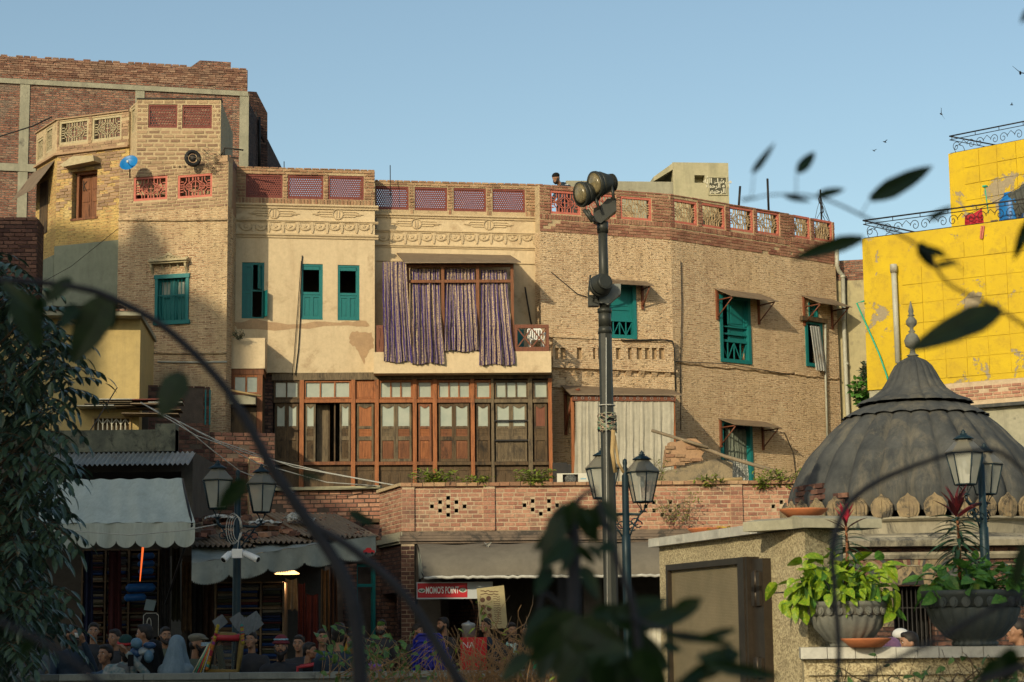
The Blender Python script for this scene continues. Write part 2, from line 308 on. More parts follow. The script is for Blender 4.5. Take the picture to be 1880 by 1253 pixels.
 def strip(s, pts, w, d0, d1):
  """flat bar following pts (u, z), width w, between d0 and d1"""
  for k in range(len(pts) - 1):
   a = Vector(pts[k]); b = Vector(pts[k + 1]); t = (b - a)
   if t.length < 1e-6: continue
   t.normalize(); nn = Vector((-t.y, t.x)) * (w / 2); e = t * (w * .25 if 0 < k or k < len(pts) - 2 else 0)
   a2 = a - (e if k else e * 0); b2 = b + (e if k < len(pts) - 2 else e * 0)
   s.prism([tuple(a2 - nn), tuple(b2 - nn), tuple(b2 + nn), tuple(a2 + nn)], d0, d1)
  return s
 def slab(s, u0, u1, z0, z1, d0, d1, holes=()):
  us = sorted({u0, u1, *[h for r in holes for h in (r[0], r[1]) if u0 < h < u1]}); zs = sorted({z0, z1, *[h for r in holes for h in (r[2], r[3]) if z0 < h < z1]})
  nu, nz = len(us) - 1, len(zs) - 1
  def solid(i, j):
   if i < 0 or j < 0 or i >= nu or j >= nz: return False
   cu, cz = (us[i] + us[i + 1]) / 2, (zs[j] + zs[j + 1]) / 2
   return not any(r[0] < cu < r[1] and r[2] < cz < r[3] for r in holes)
  for i in range(nu):
   for j in range(nz):
    if not solid(i, j): continue
    a, b, c, d = us[i], us[i + 1], zs[j], zs[j + 1]
    s.quad((a, -d1, c), (b, -d1, c), (b, -d1, d), (a, -d1, d)); s.quad((b, -d0, c), (a, -d0, c), (a, -d0, d), (b, -d0, d))
    if not solid(i - 1, j): s.quad((a, -d0, c), (a, -d1, c), (a, -d1, d), (a, -d0, d))
    if not solid(i + 1, j): s.quad((b, -d1, c), (b, -d0, c), (b, -d0, d), (b, -d1, d))
    if not solid(i, j - 1): s.quad((a, -d0, c), (b, -d0, c), (b, -d1, c), (a, -d1, c))
    if not solid(i, j + 1): s.quad((a, -d1, d), (b, -d1, d), (b, -d0, d), (a, -d0, d))
  return s
 def mesh(s, name, mats):
  me = bpy.data.meshes.new(name); me.from_pydata(s.v, [], s.f)
  for m_ in (mats if isinstance(mats, (list, tuple)) else [mats]): me.materials.append(m_)
  if any(s.sm): me.polygons.foreach_set('use_smooth', s.sm)
  if any(s.mi): me.polygons.foreach_set('material_index', s.mi)
  if s.uv:
   l = me.uv_layers.new(name='UVMap'); l.data.foreach_set('uv', [c for f in s.f for k in f for c in s.uv[k]])
  me.update(); return me
WM = {}
I4 = Matrix.Identity(4)
def place(o, parent, Mx):
 WM[o.name] = Mx.copy()
 if parent is not None:
  o.parent = parent; o.matrix_parent_inverse = I4; o.matrix_local = WM[parent.name].inverted() @ Mx
 else: o.matrix_world = Mx
 return o
def tag(o, label=None, cat=None, group=None, kind=None):
 if label: o['label'] = label
 if cat: o['category'] = cat
 if group: o['group'] = group
 if kind: o['kind'] = kind
 return o
def thing(name, label, cat, loc=(0, 0, 0), rz=0, group=None):
 o = bpy.data.objects.new(name, None); o.empty_display_size = .2; COL.objects.link(o)
 place(o, None, Matrix.Translation(Vector(loc)) @ Matrix.Rotation(rz, 4, 'Z')); return tag(o, label, cat, group)
def add(mb, name, mat, parent=None, Mx=None, label=None, kind=None):
 me = mb if isinstance(mb, bpy.types.Mesh) else mb.mesh(name, mat)
 o = bpy.data.objects.new(name, me); COL.objects.link(o)
 place(o, parent, Mx if Mx is not None else (WM[parent.name] if parent is not None else I4))
 if label: o['label'] = label
 if kind: o['kind'] = kind
 return o
def single(mb, name, mat, label, cat, loc=(0, 0, 0), rz=0, group=None, kind=None):
 """a thing that is one mesh, built in its own local coordinates"""
 o = add(mb, name, mat, None, Matrix.Translation(Vector(loc)) @ Matrix.Rotation(rz, 4, 'Z')); return tag(o, label, cat, group, kind)
def copytree(root, Mx, label=None, group=None):
 """copies a thing, its parts and their sub-parts"""
 def rec(o, par, m):
  c = o.copy(); COL.objects.link(c); WM[c.name] = m
  if par is None: c.matrix_world = m
  else: c.parent = par; c.matrix_parent_inverse = I4; c.matrix_local = o.matrix_local.copy()
  for ch in KIDS.get(o.name, []): rec(ch, c, m @ ch.matrix_local)
  return c
 KIDS = {}
 for o in bpy.data.objects:
  if o.parent: KIDS.setdefault(o.parent.name, []).append(o)
 c = rec(root, None, Mx)
 if label: c['label'] = label
 if group: c['group'] = group
 return c
class Wall:
 """a vertical plane through two points given as (photo x, distance)"""
 def __init__(s, pxa, Ya, pxb, Yb, py=600):
  a = P(pxa, py, Ya); b = P(pxb, py, Yb); s.O = Vector((a.x, a.y, 0)); t = Vector((b.x - a.x, b.y - a.y, 0)); s.L = t.length
  s.t = t.normalized(); s.n = Vector((s.t.y, -s.t.x, 0)); s.rz = math.atan2(s.t.y, s.t.x)
  s.M = Matrix.Translation(s.O) @ Matrix.Rotation(s.rz, 4, 'Z')
 def uz(s, px, py, d=0):
  r = ray(px, py); o = s.O + s.n * d; k = (o - EYE).dot(s.n) / r.dot(s.n); p = EYE + r * k
  return (p - s.O).dot(s.t), p.z
 def rect(s, x0, y0, x1, y1, d=0):
  my, mx = (y0 + y1) / 2, (x0 + x1) / 2
  return s.uz(x0, my, d)[0], s.uz(x1, my, d)[0], s.uz(mx, y1, d)[1], s.uz(mx, y0, d)[1]
 def w(s, u, d, z): return s.O + s.t * u + s.n * d + Vector((0, 0, z))
BRICKMESH = {}
def brick_mesh(mat):
 if mat.name not in BRICKMESH:
  b = MB(); j = lambda: rng.uniform(-.03, .03)
  b.v = [(x + j() * .3, y + j() * .3, z + j()) for z in (-.5, .5) for y in (-.5, .5) for x in (-.5, .5)]
  b.f = [(0, 1, 5, 4), (1, 3, 7, 5), (3, 2, 6, 7), (2, 0, 4, 6), (4, 5, 7, 6), (2, 3, 1, 0)]; b.sm = [False] * 6; b.mi = [0] * 6
  BRICKMESH[mat.name] = b.mesh('brick', mat)
 return BRICKMESH[mat.name]
def lay_bricks(parent, wall, u0, u1, z0, z1, mat, bw=.205, bh=.07, joint=.022, proud=.016, holes=(), budget=300, soldier=False, d=0, thick=.05, skip=.0, prefer=None):
 """real bricks standing proud of the mortar bed: the nearest ones single objects, the rest one joined part"""
 cells = []
 row = 0; z = z0
 while z + bh * .6 < z1:
  zt = min(z + bh, z1); u = u0 - (bw / 2 if row % 2 else 0) + (0 if not soldier else 0)
  while u < u1 - .02:
   w = bw * rng.uniform(.9, 1.08) if not soldier else bw; a, b = max(u, u0), min(u + w, u1)
   if b - a > .035:
    spans = [(a, b)]
    for h in holes:
     if h[2] < zt - .015 and h[3] > z + .015:
      ns = []
      for p, q in spans:
       if h[1] <= p or h[0] >= q: ns.append((p, q)); continue
       if h[0] - p > .035: ns.append((p, h[0]))
       if q - h[1] > .035: ns.append((h[1], q))
      spans = ns
    for p, q in spans:
     if rng.random() >= skip: cells.append((p, q, z, zt))
   u += w
  z += bh; row += 1
 if prefer: cells.sort(key=prefer)
 one = cells[:budget]; rest = cells[budget:]
 me = brick_mesh(mat)
 for p, q, a, b in one:
  pr = d + proud + rng.uniform(-.005, .008); o = bpy.data.objects.new('brick', me); COL.objects.link(o)
  m = wall.M @ Matrix.Translation(((p + q) / 2, -(pr - thick / 2), (a + b) / 2)) @ Matrix.Rotation(rng.uniform(-.012, .012), 4, 'Y') @ Matrix.Diagonal((q - p - joint, thick, b - a - joint, 1))
  place(o, parent, m)
 if rest:
  mb = MB()
  for p, q, a, b in rest:
   pr = d + proud + rng.uniform(-.005, .008); e = [rng.uniform(-.003, .003) for _ in range(4)]
   mb.box(p + joint / 2 + e[0], q - joint / 2 + e[1], pr - thick, pr, a + joint / 2 + e[2], b - joint / 2 + e[3])
  add(mb, 'brickwork', mat, parent, wall.M, kind='stuff')
def small_text(parent, body, size, Mx, mat, name='lettering', extrude=.002, align='CENTER', bold=0, font=None, sx=1):
 c = bpy.data.curves.new(name, 'FONT'); c.body = body; c.size = size; c.extrude = extrude; c.align_x = align; c.align_y = 'CENTER'; c.offset = bold
 o = bpy.data.objects.new(name, c); COL.objects.link(o); dg = bpy.context.evaluated_depsgraph_get(); me = bpy.data.meshes.new_from_object(o.evaluated_get(dg)); bpy.data.objects.remove(o)
 me.materials.clear(); me.materials.append(mat); o = bpy.data.objects.new(name, me); COL.objects.link(o)
 place(o, parent, Mx @ Matrix.Rotation(R(90), 4, 'X') @ Matrix.Diagonal((sx, 1, 1, 1))); return o
def flat(name, c, rough=.7, metal=0, em=0):
 s = N(name); m = s.fin(tuple(c), rough, None, metal)
 if em: s.b.inputs['Emission Color'].default_value = (*c, 1); s.b.inputs['Emission Strength'].default_value = em
 return m
# ================================================================ setting
def YZ(px, py, z):
 r = ray(px, py); return (z - EYE.z) / r.z * r.y
def wallz(px0, py0, Y0, px1, py1, at=None):
 z = P(px0, py0, Y0).z; Y1 = YZ(px1, py1, z); return Wall(px0, Y0, px1, Y1, (py0 + py1) / 2), z, Y1
g = MB(); n_ = 24
for i in range(n_):
 for j in range(n_):
  x0, x1 = -600 + 1200 * i / n_, -600 + 1200 * (i + 1) / n_; y0, y1 = -300 + 1500 * j / n_, -300 + 1500 * (j + 1) / n_
  g.quad((x0, y0, 0), (x1, y0, 0), (x1, y1, 0), (x0, y1, 0))
tag(add(g, 'ground', M['slab']), kind='structure')
def jali_hex_mesh(mat, name='jali_screen', W=.80, H=.52, pitch=.050, hole=.48, fr=.045, dep=.05):
 b = MB(); px = pitch; ry = pitch * .866; Ro = px / math.sqrt(3) * 1.001; Ri = Ro * hole
 b.box(0, fr, -dep, .012, 0, H); b.box(W - fr, W, -dep, .012, 0, H); b.box(fr, W - fr, -dep, .012, 0, fr); b.box(fr, W - fr, -dep, .012, H - fr, H)
 hx = [(math.sin(math.pi * k / 3), math.cos(math.pi * k / 3)) for k in range(6)]
 nr = int((H - fr * 2) / ry) + 2; nc = int((W - fr * 2) / px) + 2; d1, d0 = -.008, -.04
 for r_ in range(nr):
  for c in range(nc):
   cx = fr + c * px + (px / 2 if r_ % 2 else 0); cz = fr + r_ * ry
   if cx > W - fr + px * .4 or cz > H - fr + ry * .4: continue
   cl = lambda x, z: (min(max(x, fr * .5), W - fr * .5), min(max(z, fr * .5), H - fr * .5))
   o = [cl(cx + Ro * a, cz + Ro * q) for a, q in hx]; i_ = [cl(cx + Ri * a, cz + Ri * q) for a, q in hx]
   for k in range(6):
    j = (k + 1) % 6
    b.quad((o[j][0], -d1, o[j][1]), (o[k][0], -d1, o[k][1]), (i_[k][0], -d1, i_[k][1]), (i_[j][0], -d1, i_[j][1]))
    b.quad((o[k][0], -d0, o[k][1]), (o[j][0], -d0, o[j][1]), (i_[j][0], -d0, i_[j][1]), (i_[k][0], -d0, i_[k][1]))
    b.quad((i_[j][0], -d1, i_[j][1]), (i_[k][0], -d1, i_[k][1]), (i_[k][0], -d0, i_[k][1]), (i_[j][0], -d0, i_[j][1]))
 me = b.mesh(name, mat); me['w'] = W; me['h'] = H; return me
def jali_geo_mesh(mat, name='lattice_screen', W=.80, H=.50, fr=.05, bw=.017):
 b = MB(); b.box(0, fr, -.06, .015, 0, H); b.box(W - fr, W, -.06, .015, 0, H); b.box(fr, W - fr, -.06, .015, 0, fr); b.box(fr, W - fr, -.06, .015, H - fr, H)
 d0, d1 = -.035, -.005; cz = H / 2
 def ring(cx, cz, r, a0=0, a1=360, n=14):
  b.strip([(cx + r * math.cos(R(a0 + (a1 - a0) * k / n)), cz + r * math.sin(R(a0 + (a1 - a0) * k / n))) for k in range(n + 1)], bw, d0, d1)
 for sx in (-1, 1):
  cx = W / 2 + sx * W * .19; r = H * .135; ring(cx, cz, r, n=12)
  for k in (-1, 0, 1): b.box(cx - r * .75, cx + r * .75, d0, d1 - .002, cz + k * r * .48 - bw * .35, cz + k * r * .48 + bw * .35)
  for sz in (-1, 1):
   b.strip([(cx - sx * r * 1.2, cz + sz * (H / 2 - fr)), (cx - sx * r * 1.2, cz + sz * r * 1.7), (cx, cz + sz * r * 1.15)], bw, d0, d1)
   b.strip([(cx, cz + sz * (H / 2 - fr)), (cx, cz + sz * r)], bw, d0, d1)
   b.strip([(cx + sx * r * .9, cz + sz * (H / 2 - fr)), (cx + sx * r * .9, cz + sz * r * 1.7), (cx + sx * r * 1.7, cz + sz * r * .8), (cx + sx * r * 1.7, cz)], bw, d0, d1)
   b.strip([(W / 2 + sx * (W / 2 - fr), cz + sz * r * 1.6), (cx + sx * r * 1.75, cz + sz * r * 1.6)], bw, d0, d1)
   b.strip([(W / 2 + sx * (W / 2 - fr), cz + sz * r * .7), (cx + sx * r * 1.7, cz + sz * r * .7)], bw, d0, d1)
   b.strip([(W / 2 + sx * W * .07, cz + sz * (H / 2 - fr)), (W / 2 + sx * W * .07, cz + sz * r * 1.9)], bw, d0, d1)
  b.strip([(cx + sx * r, cz), (W / 2 + sx * (W / 2 - fr), cz)], bw, d0, d1)
  ring(W / 2, cz + sx * H * .02, H * .2, 200 if sx < 0 else 20, 340 if sx < 0 else 160, 8)
 b.box(W / 2 - bw / 2, W / 2 + bw / 2, d0, d1 - .001, fr, H - fr); b.box(W / 2 - W * .06, W / 2 + W * .06, d0, d1 - .003, cz - bw / 2, cz + bw / 2)
 me = b.mesh(name, mat); me['w'] = W; me['h'] = H; return me
JR = jali_hex_mesh(M['jali_red']); JP = jali_geo_mesh(M['jali_pink'], 'lattice_screen'); JS = jali_geo_mesh(M['jali_stone'], 'lattice_screen'); JT = jali_hex_mesh(M['jali_tan'], W=.36, H=.5, pitch=.055, fr=.02)
JD = jali_hex_mesh(M['jali_red'], pitch=.072, hole=.7)
def two(name, mats):
 me = JP.copy(); me.materials.clear(); [me.materials.append(m) for m in mats]
 n8 = 4 * 6; me.polygons.foreach_set('material_index', [0 if i < n8 else 1 for i in range(len(me.polygons))]); me['w'] = .8; me['h'] = .5; return me
JP2 = two('j', [M['jali_pink'], M['jali_tan']])
def put_jali(parent, wall, rect, me, name='jali_screen', d=-.03):
 u0, u1, z0, z1 = rect; o = bpy.data.objects.new(name, me); COL.objects.link(o)
 place(o, parent, wall.M @ Matrix.Translation((u0, -d, z0)) @ Matrix.Diagonal(((u1 - u0) / me['w'], 1, (z1 - z0) / me['h'], 1))); return o
def closed_body(parent, front, back_y, z1, mat, th=.3, name='rear_wall', roof_z=None):
 """side and rear walls and the roof behind a row of front points (x, y)"""
 a, b = front[0], front[-1]; m = MB()
 m.prism_z([(a[0], a[1] + .31), (a[0] + th, a[1] + .31), (a[0] + th, back_y), (a[0], back_y)], 0, z1)
 m.prism_z([(b[0] - th, b[1] + .31), (b[0], b[1] + .31), (b[0], back_y), (b[0] - th, back_y)], 0, z1)
 m.prism_z([(a[0], back_y), (b[0], back_y), (b[0], back_y + th), (a[0], back_y + th)], 0, z1)
 add(m, name, mat, parent, I4)
 rz = roof_z if roof_z is not None else z1 - 1.0; m = MB()
 m.prism_z([(p[0], p[1] + .32) for p in front][::1] + [(b[0] - th, back_y), (a[0] + th, back_y)], rz - .25, rz); add(m, 'roof', M['roof'], parent, I4)
 m = MB()
 for i in range(len(front) - 1):
  p, q = front[i], front[i + 1]; m.quad((p[0] + .3 * (i == 0), p[1] + 1.6, 0), (q[0], q[1] + 1.6, 0), (q[0], q[1] + 1.6, rz - .26), (p[0] + .3 * (i == 0), p[1] + 1.6, rz - .26))
 add(m, 'inner_wall', M['inside'], parent, I4)
def hood(parent, wall, x0, x1, yt, yb, proj=.55, mat=None, px_in=8, brackets=True, name='window_hood'):
 """sloping tin hood on wooden brackets; yt = back edge, yb = front edge (photo)"""
 ua, zt = wall.uz(x0, yt); ub, _ = wall.uz(x1, yt); _, zf = wall.uz((x0 + x1) / 2, yb, proj)
 uf0, _ = wall.uz(x0, yb, 0); m = MB()
 i = len(m.v)
 m.prism_x([(0, zt), (-proj, zf), (-proj, zf - .018), (0, zt - .018)][::-1], ua, ub); h = add(m, name, mat or M['tin'], parent, wall.M)
 if brackets:
  for u in (ua + .06, ub - .1):
   b = MB(); b.tube([(u, -.02, zf - .03), (u, -proj + .03, zf - .02)], .018, 4); b.tube([(u, -.02, zf - .45), (u, -proj + .06, zf - .04)], .018, 4); b.box(u - .025, u + .025, 0, .05, zf - .5, zt - .03); add(b, 'bracket', M['frame_mah'], h, wall.M)
 return h
# ================================================================ tall brick house, far left
TW, zt, _ = wallz(-260, 86, 49.6, 455, 130)
tall = thing('tall_brick_house', 'tall unplastered red brick building with grey concrete columns, highest roof at far left', 'building', (TW.O.x + 4, TW.O.y, 0))
zt = P(0, 100, 50).z; TW = Wall(-260, YZ(-260, 88, zt), 455, YZ(455, 129, zt), 110)
m = MB(); m.slab(0, TW.L, 0, zt, -.3, 0); add(m, 'brick_wall', M['brick_red'], tall, TW.M)
m = MB(); a = TW.w(TW.L, 0, 0); b = TW.w(0, 0, 0)
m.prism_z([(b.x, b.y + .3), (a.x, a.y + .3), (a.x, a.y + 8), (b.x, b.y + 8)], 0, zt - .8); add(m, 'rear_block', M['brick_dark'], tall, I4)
for x0, x1, y0 in ((29, 47, 150), (243, 260, 165), (437, 454, 172)):
 r = TW.rect(x0, y0, x1, 760); m = MB(); m.box(r[0], r[1], 0, .03, 0, r[3]); add(m, 'concrete_column', M['concrete'], tall, TW.M)
for xa, ya, xb, yb, h in ((-260, 128, 455, 168, .13), (-260, 296, 66, 304, .2)):
 z = (TW.uz(xa, ya)[1] + TW.uz(xb, yb)[1]) / 2; u0 = TW.uz(xa, ya)[0]; u1 = TW.uz(xb, yb)[0]; m = MB(); z2 = TW.uz(40 if xb < 100 else 250, 302 if xb < 100 else 158)[1]; m.box(u0, u1, 0, .05, z2 - h, z2); add(m, 'concrete_beam', M['concrete'], tall, TW.M)
r = TW.rect(350, 112, 424, 126); m = MB(); m.prism([(r[0], zt), (r[1], zt), (r[1], r[3]), (r[0] + .25, r[3])], -.3, -.02); add(m, 'parapet_stub', M['brick_red'], tall, TW.M)
lay_bricks(tall, TW, TW.uz(0, 120)[0], TW.L - .01, zt - .01, zt + .055, M['bricks_tall'], bw=.2, bh=.06, budget=60, proud=.01, thick=.32, skip=.12)
lay_bricks(tall, TW, TW.uz(0, 120)[0], TW.L - .01, TW.uz(250, 150)[1], zt, M['bricks_tall'], bw=.19, bh=.06, joint=.012, budget=200, proud=.02, skip=.05)
bl = thing('rear_brick_block', 'shaded dark brick side block with sloping top behind the tall brick building', 'building', P(472, 300, 54))
bw_ = Wall(440, 54, 492, 54.6, 250)
m = MB(); pt = [bw_.uz(x, y) for x, y in ((456, 900), (491, 900), (491, 208), (471, 169), (456, 168))]; m.prism(pt, -6, 0); add(m, 'brick_wall', M['brick_dark'], bl, bw_.M)
m = MB(); m.tube([P(470, 205, 53.8), P(474, 240, 53.9), P(486, 262, 53.9)], .03, 5); m.tube([P(476, 215, 53.8), P(476, 310, 53.8)], .04, 5); add(m, 'drain_pipe', M['iron'], bl, I4)
# ================================================================ corner house
zc = P(218, 312, 42.9).z
CWl = Wall(218, 42.9, 418, YZ(418, 297, zc), 400)
crn = thing('corner_house', 'tan brick corner house with octagonal bay, pierced parapets and satellite dish', 'building', (CWl.O.x + 2, CWl.O.y, 0))
L = CWl.L; zp = CWl.uz(317, 386)[1]
jr = [CWl.rect(245, 324, 307, 368), CWl.rect(326, 320, 389.5, 363)]
win = CWl.rect(285, 506, 347, 594)
m = MB(); m.slab(0, L, 0, zp, -.3, 0, [(win[0] + .04, win[1] - .04, win[2], win[3])]); add(m, 'brick_wall', M['brick_tan'], crn, CWl.M)
b_ = CWl.w(L, 0, 0); sp = [(b_.x - .25, b_.y + .3), (b_.x + .005, b_.y + .003), (b_.x + .005, b_.y + 1.6), (b_.x - .25, b_.y + 1.6)]
m = MB(); m.prism_z(sp, 0, zp); add(m, 'side_wall', M['brick_tan'], crn, I4); m = MB(); m.prism_z(sp, zp, zc); add(m, 'side_parapet', M['bricks_pale'], crn, I4)
slits = [CWl.rect(x, 300, x + 5, 309) for x in (318, 328, 338)]
m = MB(); m.slab(0, L, zp, zc, -.25, -.002, jr + slits); add(m, 'parapet', M['mortar_pale'], crn, CWl.M)
u0, z0 = CWl.uz(388, 310); m = MB(); m.box(L - .33, L - .01, -.3, .02, zc, zc + .14); add(m, 'parapet_pier', M['bricks_pale'], crn, CWl.M)
for r in jr: put_jali(crn, CWl, r, JP, 'lattice_screen')
lay_bricks(crn, CWl, 0, L, zp, zc + .04, M['bricks_pale'], bw=.2, bh=.072, joint=.024, holes=jr + slits, budget=180, proud=.008)
for y, x0, x1 in ((404, 218, 417), (648, 258, 417), (665, 290, 417)):
 a = CWl.uz(x0, y); b = CWl.uz(x1, y); m = MB(); m.tube([(a[0], -.01, a[1]), ((a[0] + b[0]) / 2, -.015, (a[1] + b[1]) / 2 - .01), (b[0], -.01, b[1])], .022 if y > 650 else .03, 5)
 add(m, 'string_course' if y != 665 else 'conduit_pipe', M['pipe'] if y == 665 else M['brick_tan'], crn, CWl.M)
wt = thing
def teal_bar_window():
 u0, u1, z0, z1 = win; m = MB(); t = .07
 m.box(u0 - .02, u1 + .02, -.02, .05, z1 - t, z1 + .02); m.box(u0 - .02, u1 + .04, -.02, .06, z0 - .03, z0 + .06)
 m.box(u0, u0 + t, -.1, .035, z0 + .06, z1 - t); m.box(u1 - t, u1, -.1, .035, z0 + .06, z1 - t)
 w = add(m, 'window', M['teal'], crn, CWl.M)
 m = MB(); cx = (u0 + u1) / 2; hh = z0 + (z1 - z0) * .58
 m.box(cx - .035, cx + .035, -.13, -.07, z0 + .06, z1 - t)
 for a, b in ((u0 + t, cx - .035), (cx + .035, u1 - t)):
  m.box(a, a + .04, -.14, -.08, z0 + .06, z1 - t); m.box(b - .04, b, -.14, -.08, z0 + .06, z1 - t)
  m.box(a + .04, b - .04, -.135, -.09, hh - .04, hh + .03); m.box(a + .04, b - .04, -.135, -.11, z0 + .06, hh - .04); m.box(a + .04, b - .04, -.135, -.09, z1 - t - .05, z1 - t)
 add(m, 'shutter', M['teal'], w, CWl.M)
 m = MB()
 for a, b in ((u0 + t + .04, cx - .07), (cx + .07, u1 - t - .04)): m.box(a, b, -.13, -.12, hh + .03, z1 - t - .05)
 add(m, 'pane', M['glass'], w, CWl.M)
 for k in range(8):
  u = u0 + t + .03 + k * (u1 - u0 - 2 * t - .06) / 7; m = MB(); m.tube([(u, .03, z0 + .08), (u, -.005, z0 + .3), (u, .01, hh + .04), (u, .03, z1 - t)], .009, 5); add(m, 'bar', M['teal'], w, CWl.M)
 m = MB(); m.box(u0 + t, u1 - t, -.01, .01, hh, hh + .02); add(m, 'rail', M['teal'], w, CWl.M)
teal_bar_window()
def ornate():
 u0, u1, z0, z1 = CWl.rect(278, 465, 349, 495); w = u1 - u0; m = MB()
 m.box(u0, u1, 0, .2, z0 + .16, z0 + .2); m.box(u0 + .02, u1 - .02, 0, .15, z0 + .12, z0 + .158)
 for k, (a, b) in enumerate(((.02, .07), (.9, .95))): m.prism_x([(0, z0 + .118), (-.13, z0 + .118), (-.12, z0 + .04), (0, z0 - .1)], u0 + w * a, u0 + w * b)
 for k in (.3, .5, .7): m.prism_x([(0, z0 + .118), (-.08, z0 + .118), (0, z0 + .02)], u0 + w * k - .02, u0 + w * k + .02)
 pts = [(u0 + w * t, z0 + .2 + .15 * (math.exp(-((t - .5) / .17) ** 2)) + .05 * math.exp(-((t - .04) / .04) ** 2) + .05 * math.exp(-((t - .96) / .04) ** 2) + .01 * math.sin(t * 40)) for t in [k / 40 for k in range(41)]]
 m.prism([(u0, z0 + .201), (u1, z0 + .201)] + pts[::-1], .06, .13)
 for k in range(-3, 4):
  cx = u0 + w / 2 + k * .085; r = .035 if k else .055
  m.tube([(cx + r * math.cos(a), -.145, z0 + .25 + r * math.sin(a) - abs(k) * .01) for a in [i * .7 for i in range(8)]], .012, 4)
 add(m, 'ornate_cornice', M['jali_stone'], crn, CWl.M)
ornate()
zb = P(105, 222, 44).z
B2 = Wall(105, 44, 237, YZ(237, 205, zb), 300); B1 = Wall(68, YZ(68, 246, zb), 105, 44, 300)
zled = B2.uz(170, 275)[1]; zpl = B2.uz(170, 446)[1]
lat2 = [B2.rect(110, 221, 163.5, 264), B2.rect(170.5, 214, 224.5, 258)]; lat1 = [B1.rect(70, 255, 81, 295), B1.rect(86, 235, 98, 280)]
bwn = B2.rect(132, 314, 178, 400)
m = MB(); m.slab(0, B2.L, 0, zled, -.3, 0, [bwn]); add(m, 'brick_wall', M['brick_yellow'], crn, B2.M)
m = MB(); m.slab(0, B1.L, 0, zled, -.3, 0); add(m, 'brick_wall', M['brick_yellow'], crn, B1.M)
m = MB(); m.slab(-.03, B2.L, zled, zb, -.22, .03, lat2); add(m, 'parapet', M['mortar_pale'], crn, B2.M)
m = MB(); m.slab(0, B1.L + .0, zled, zb, -.22, .03, lat1); add(m, 'parapet', M['mortar_pale'], crn, B1.M)
for r in lat2: put_jali(crn, B2, r, JS, 'lattice_screen', 0)
for r in lat1: put_jali(crn, B1, r, JS, 'lattice_screen', 0)
lay_bricks(crn, B2, 0, B2.L, zled, zb + .04, M['bricks_pale'], bw=.2, bh=.072, joint=.012, holes=lat2, budget=60, proud=.012, d=.03, skip=.05)
lay_bricks(crn, B2, 0, B2.L, zpl, zled - .04, M['bricks_pale'], bw=.22, bh=.074, joint=.014, holes=[bwn, (-1, 99, zpl - 1, zpl + .75)], budget=60, proud=.012, skip=.25)
for w_ in (B1, B2):
 m = MB(); m.box(-.05, w_.L, 0, .08, zled - .05, zled); m.box(-.05, w_.L, .03, .07, zb, zb + .03); add(m, 'string_course', M['bricks_pale'], crn, w_.M)
m = MB(); m.box(0, B2.L, 0, .03, 0, zpl); add(m, 'plaster_facing', M['plaster_green'], crn, B2.M)
m = MB(); m.box(0, B1.L, 0, .03, 0, zpl - .2); add(m, 'plaster_facing', M['plaster_green'], crn, B1.M)
m = MB(); u0, u1, z0, z1 = bwn; cx = (u0 + u1) / 2 + .04
m.box(u0 + .06, u0 + .12, -.28, -.1, z0, z1); m.box(u1 - .05, u1, -.28, -.1, z0, z1); m.box(u0 + .12, u1 - .05, -.28, -.1, z1 - .06, z1); m.box(u0 - .02, u1 + .03, -.28, .02, z0 - .05, z0)
w = add(m, 'window', M['wood_mid'], crn, B2.M)
for a, b in ((u0 + .12, cx - .005), (cx + .005, u1 - .05)):
 s = MB(); s.box(a, b, -.25, -.22, z0, z1 - .06)
 hh = (z1 - z0 - .06); 
 for q0, q1 in ((.04, .34), (.4, .62), (.68, .95)): s.box(a + .035, b - .035, -.22, -.205, z0 + hh * q0, z0 + hh * q1)
 add(s, 'shutter', M['wood_mid'], w, B2.M)
s = MB(); s.prism([(u0 + .17, z1 - .42), (u0 + .19, z1 - .42), (u0 + .19, z1 - .18), (u0 + .17, z1 - .18)], -.2, -.19); s.strip([(u0 + .19, z1 - .28), (u0 + .26, z1 - .2)], .015, -.2, -.19); s.strip([(u0 + .19, z1 - .3), (u0 + .26, z1 - .42)], .015, -.2, -.19); add(s, 'strap', M['black'], w, B2.M)
m = MB(); a = B2.rect(124, 296, 186, 309)
m.prism([(a[0] + .08, a[2]), (a[1], a[2] + .06), (a[1] - .02, a[3] + .02), (a[0] + .35, a[3] + .06), (a[0], a[2] + .06)], 0, .3); add(m, 'stone_hood', M['jali_stone'], crn, B2.M)
hood(crn, B1, 60, 100, 318, 335, .5, M['tin'], brackets=False, name='side_hood')
m = MB(); r = B1.rect(74, 335, 88, 430); m.box(r[0], r[1], .001, .02, r[2], r[3]); add(m, 'side_window', M['wood_dk'], crn, B1.M)
zu = P(250, 183, 42.85).z
PW = Wall(250, 42.85, 405, 42.95, 250); P3 = Wall(237, 43.4, 250, 42.85, 250)
pj = [PW.rect(272, 192, 325.5, 235), PW.rect(334.5, 193, 389, 236)]
m = MB(); m.slab(0, PW.L, zc - .6, zu, -.25, 0, pj); m.box(PW.L - .25, PW.L, -3, -.251, zc - .6, zu); m.box(0, PW.L - .25, -3.2, -3, zc - .6, zu); m.box(.0, .2, -3, -.251, zc - .6, zu); add(m, 'upper_room_wall', M['mortar_pale'], crn, PW.M)
m = MB(); lt = P3.rect(240.5, 197, 247, 245); m.slab(0, P3.L, zc - .6, zu - .05, -.2, 0, [lt]); add(m, 'upper_room_side', M['mortar_pale'], crn, P3.M); put_jali(crn, P3, lt, JS, 'lattice_screen')
lay_bricks(crn, PW, 0, PW.L, zc - .2, zu + .03, M['bricks_pale'], bw=.25, bh=.1, joint=.045, holes=pj, budget=200, proud=.008)
for r in pj: put_jali(crn, PW, r, JD)
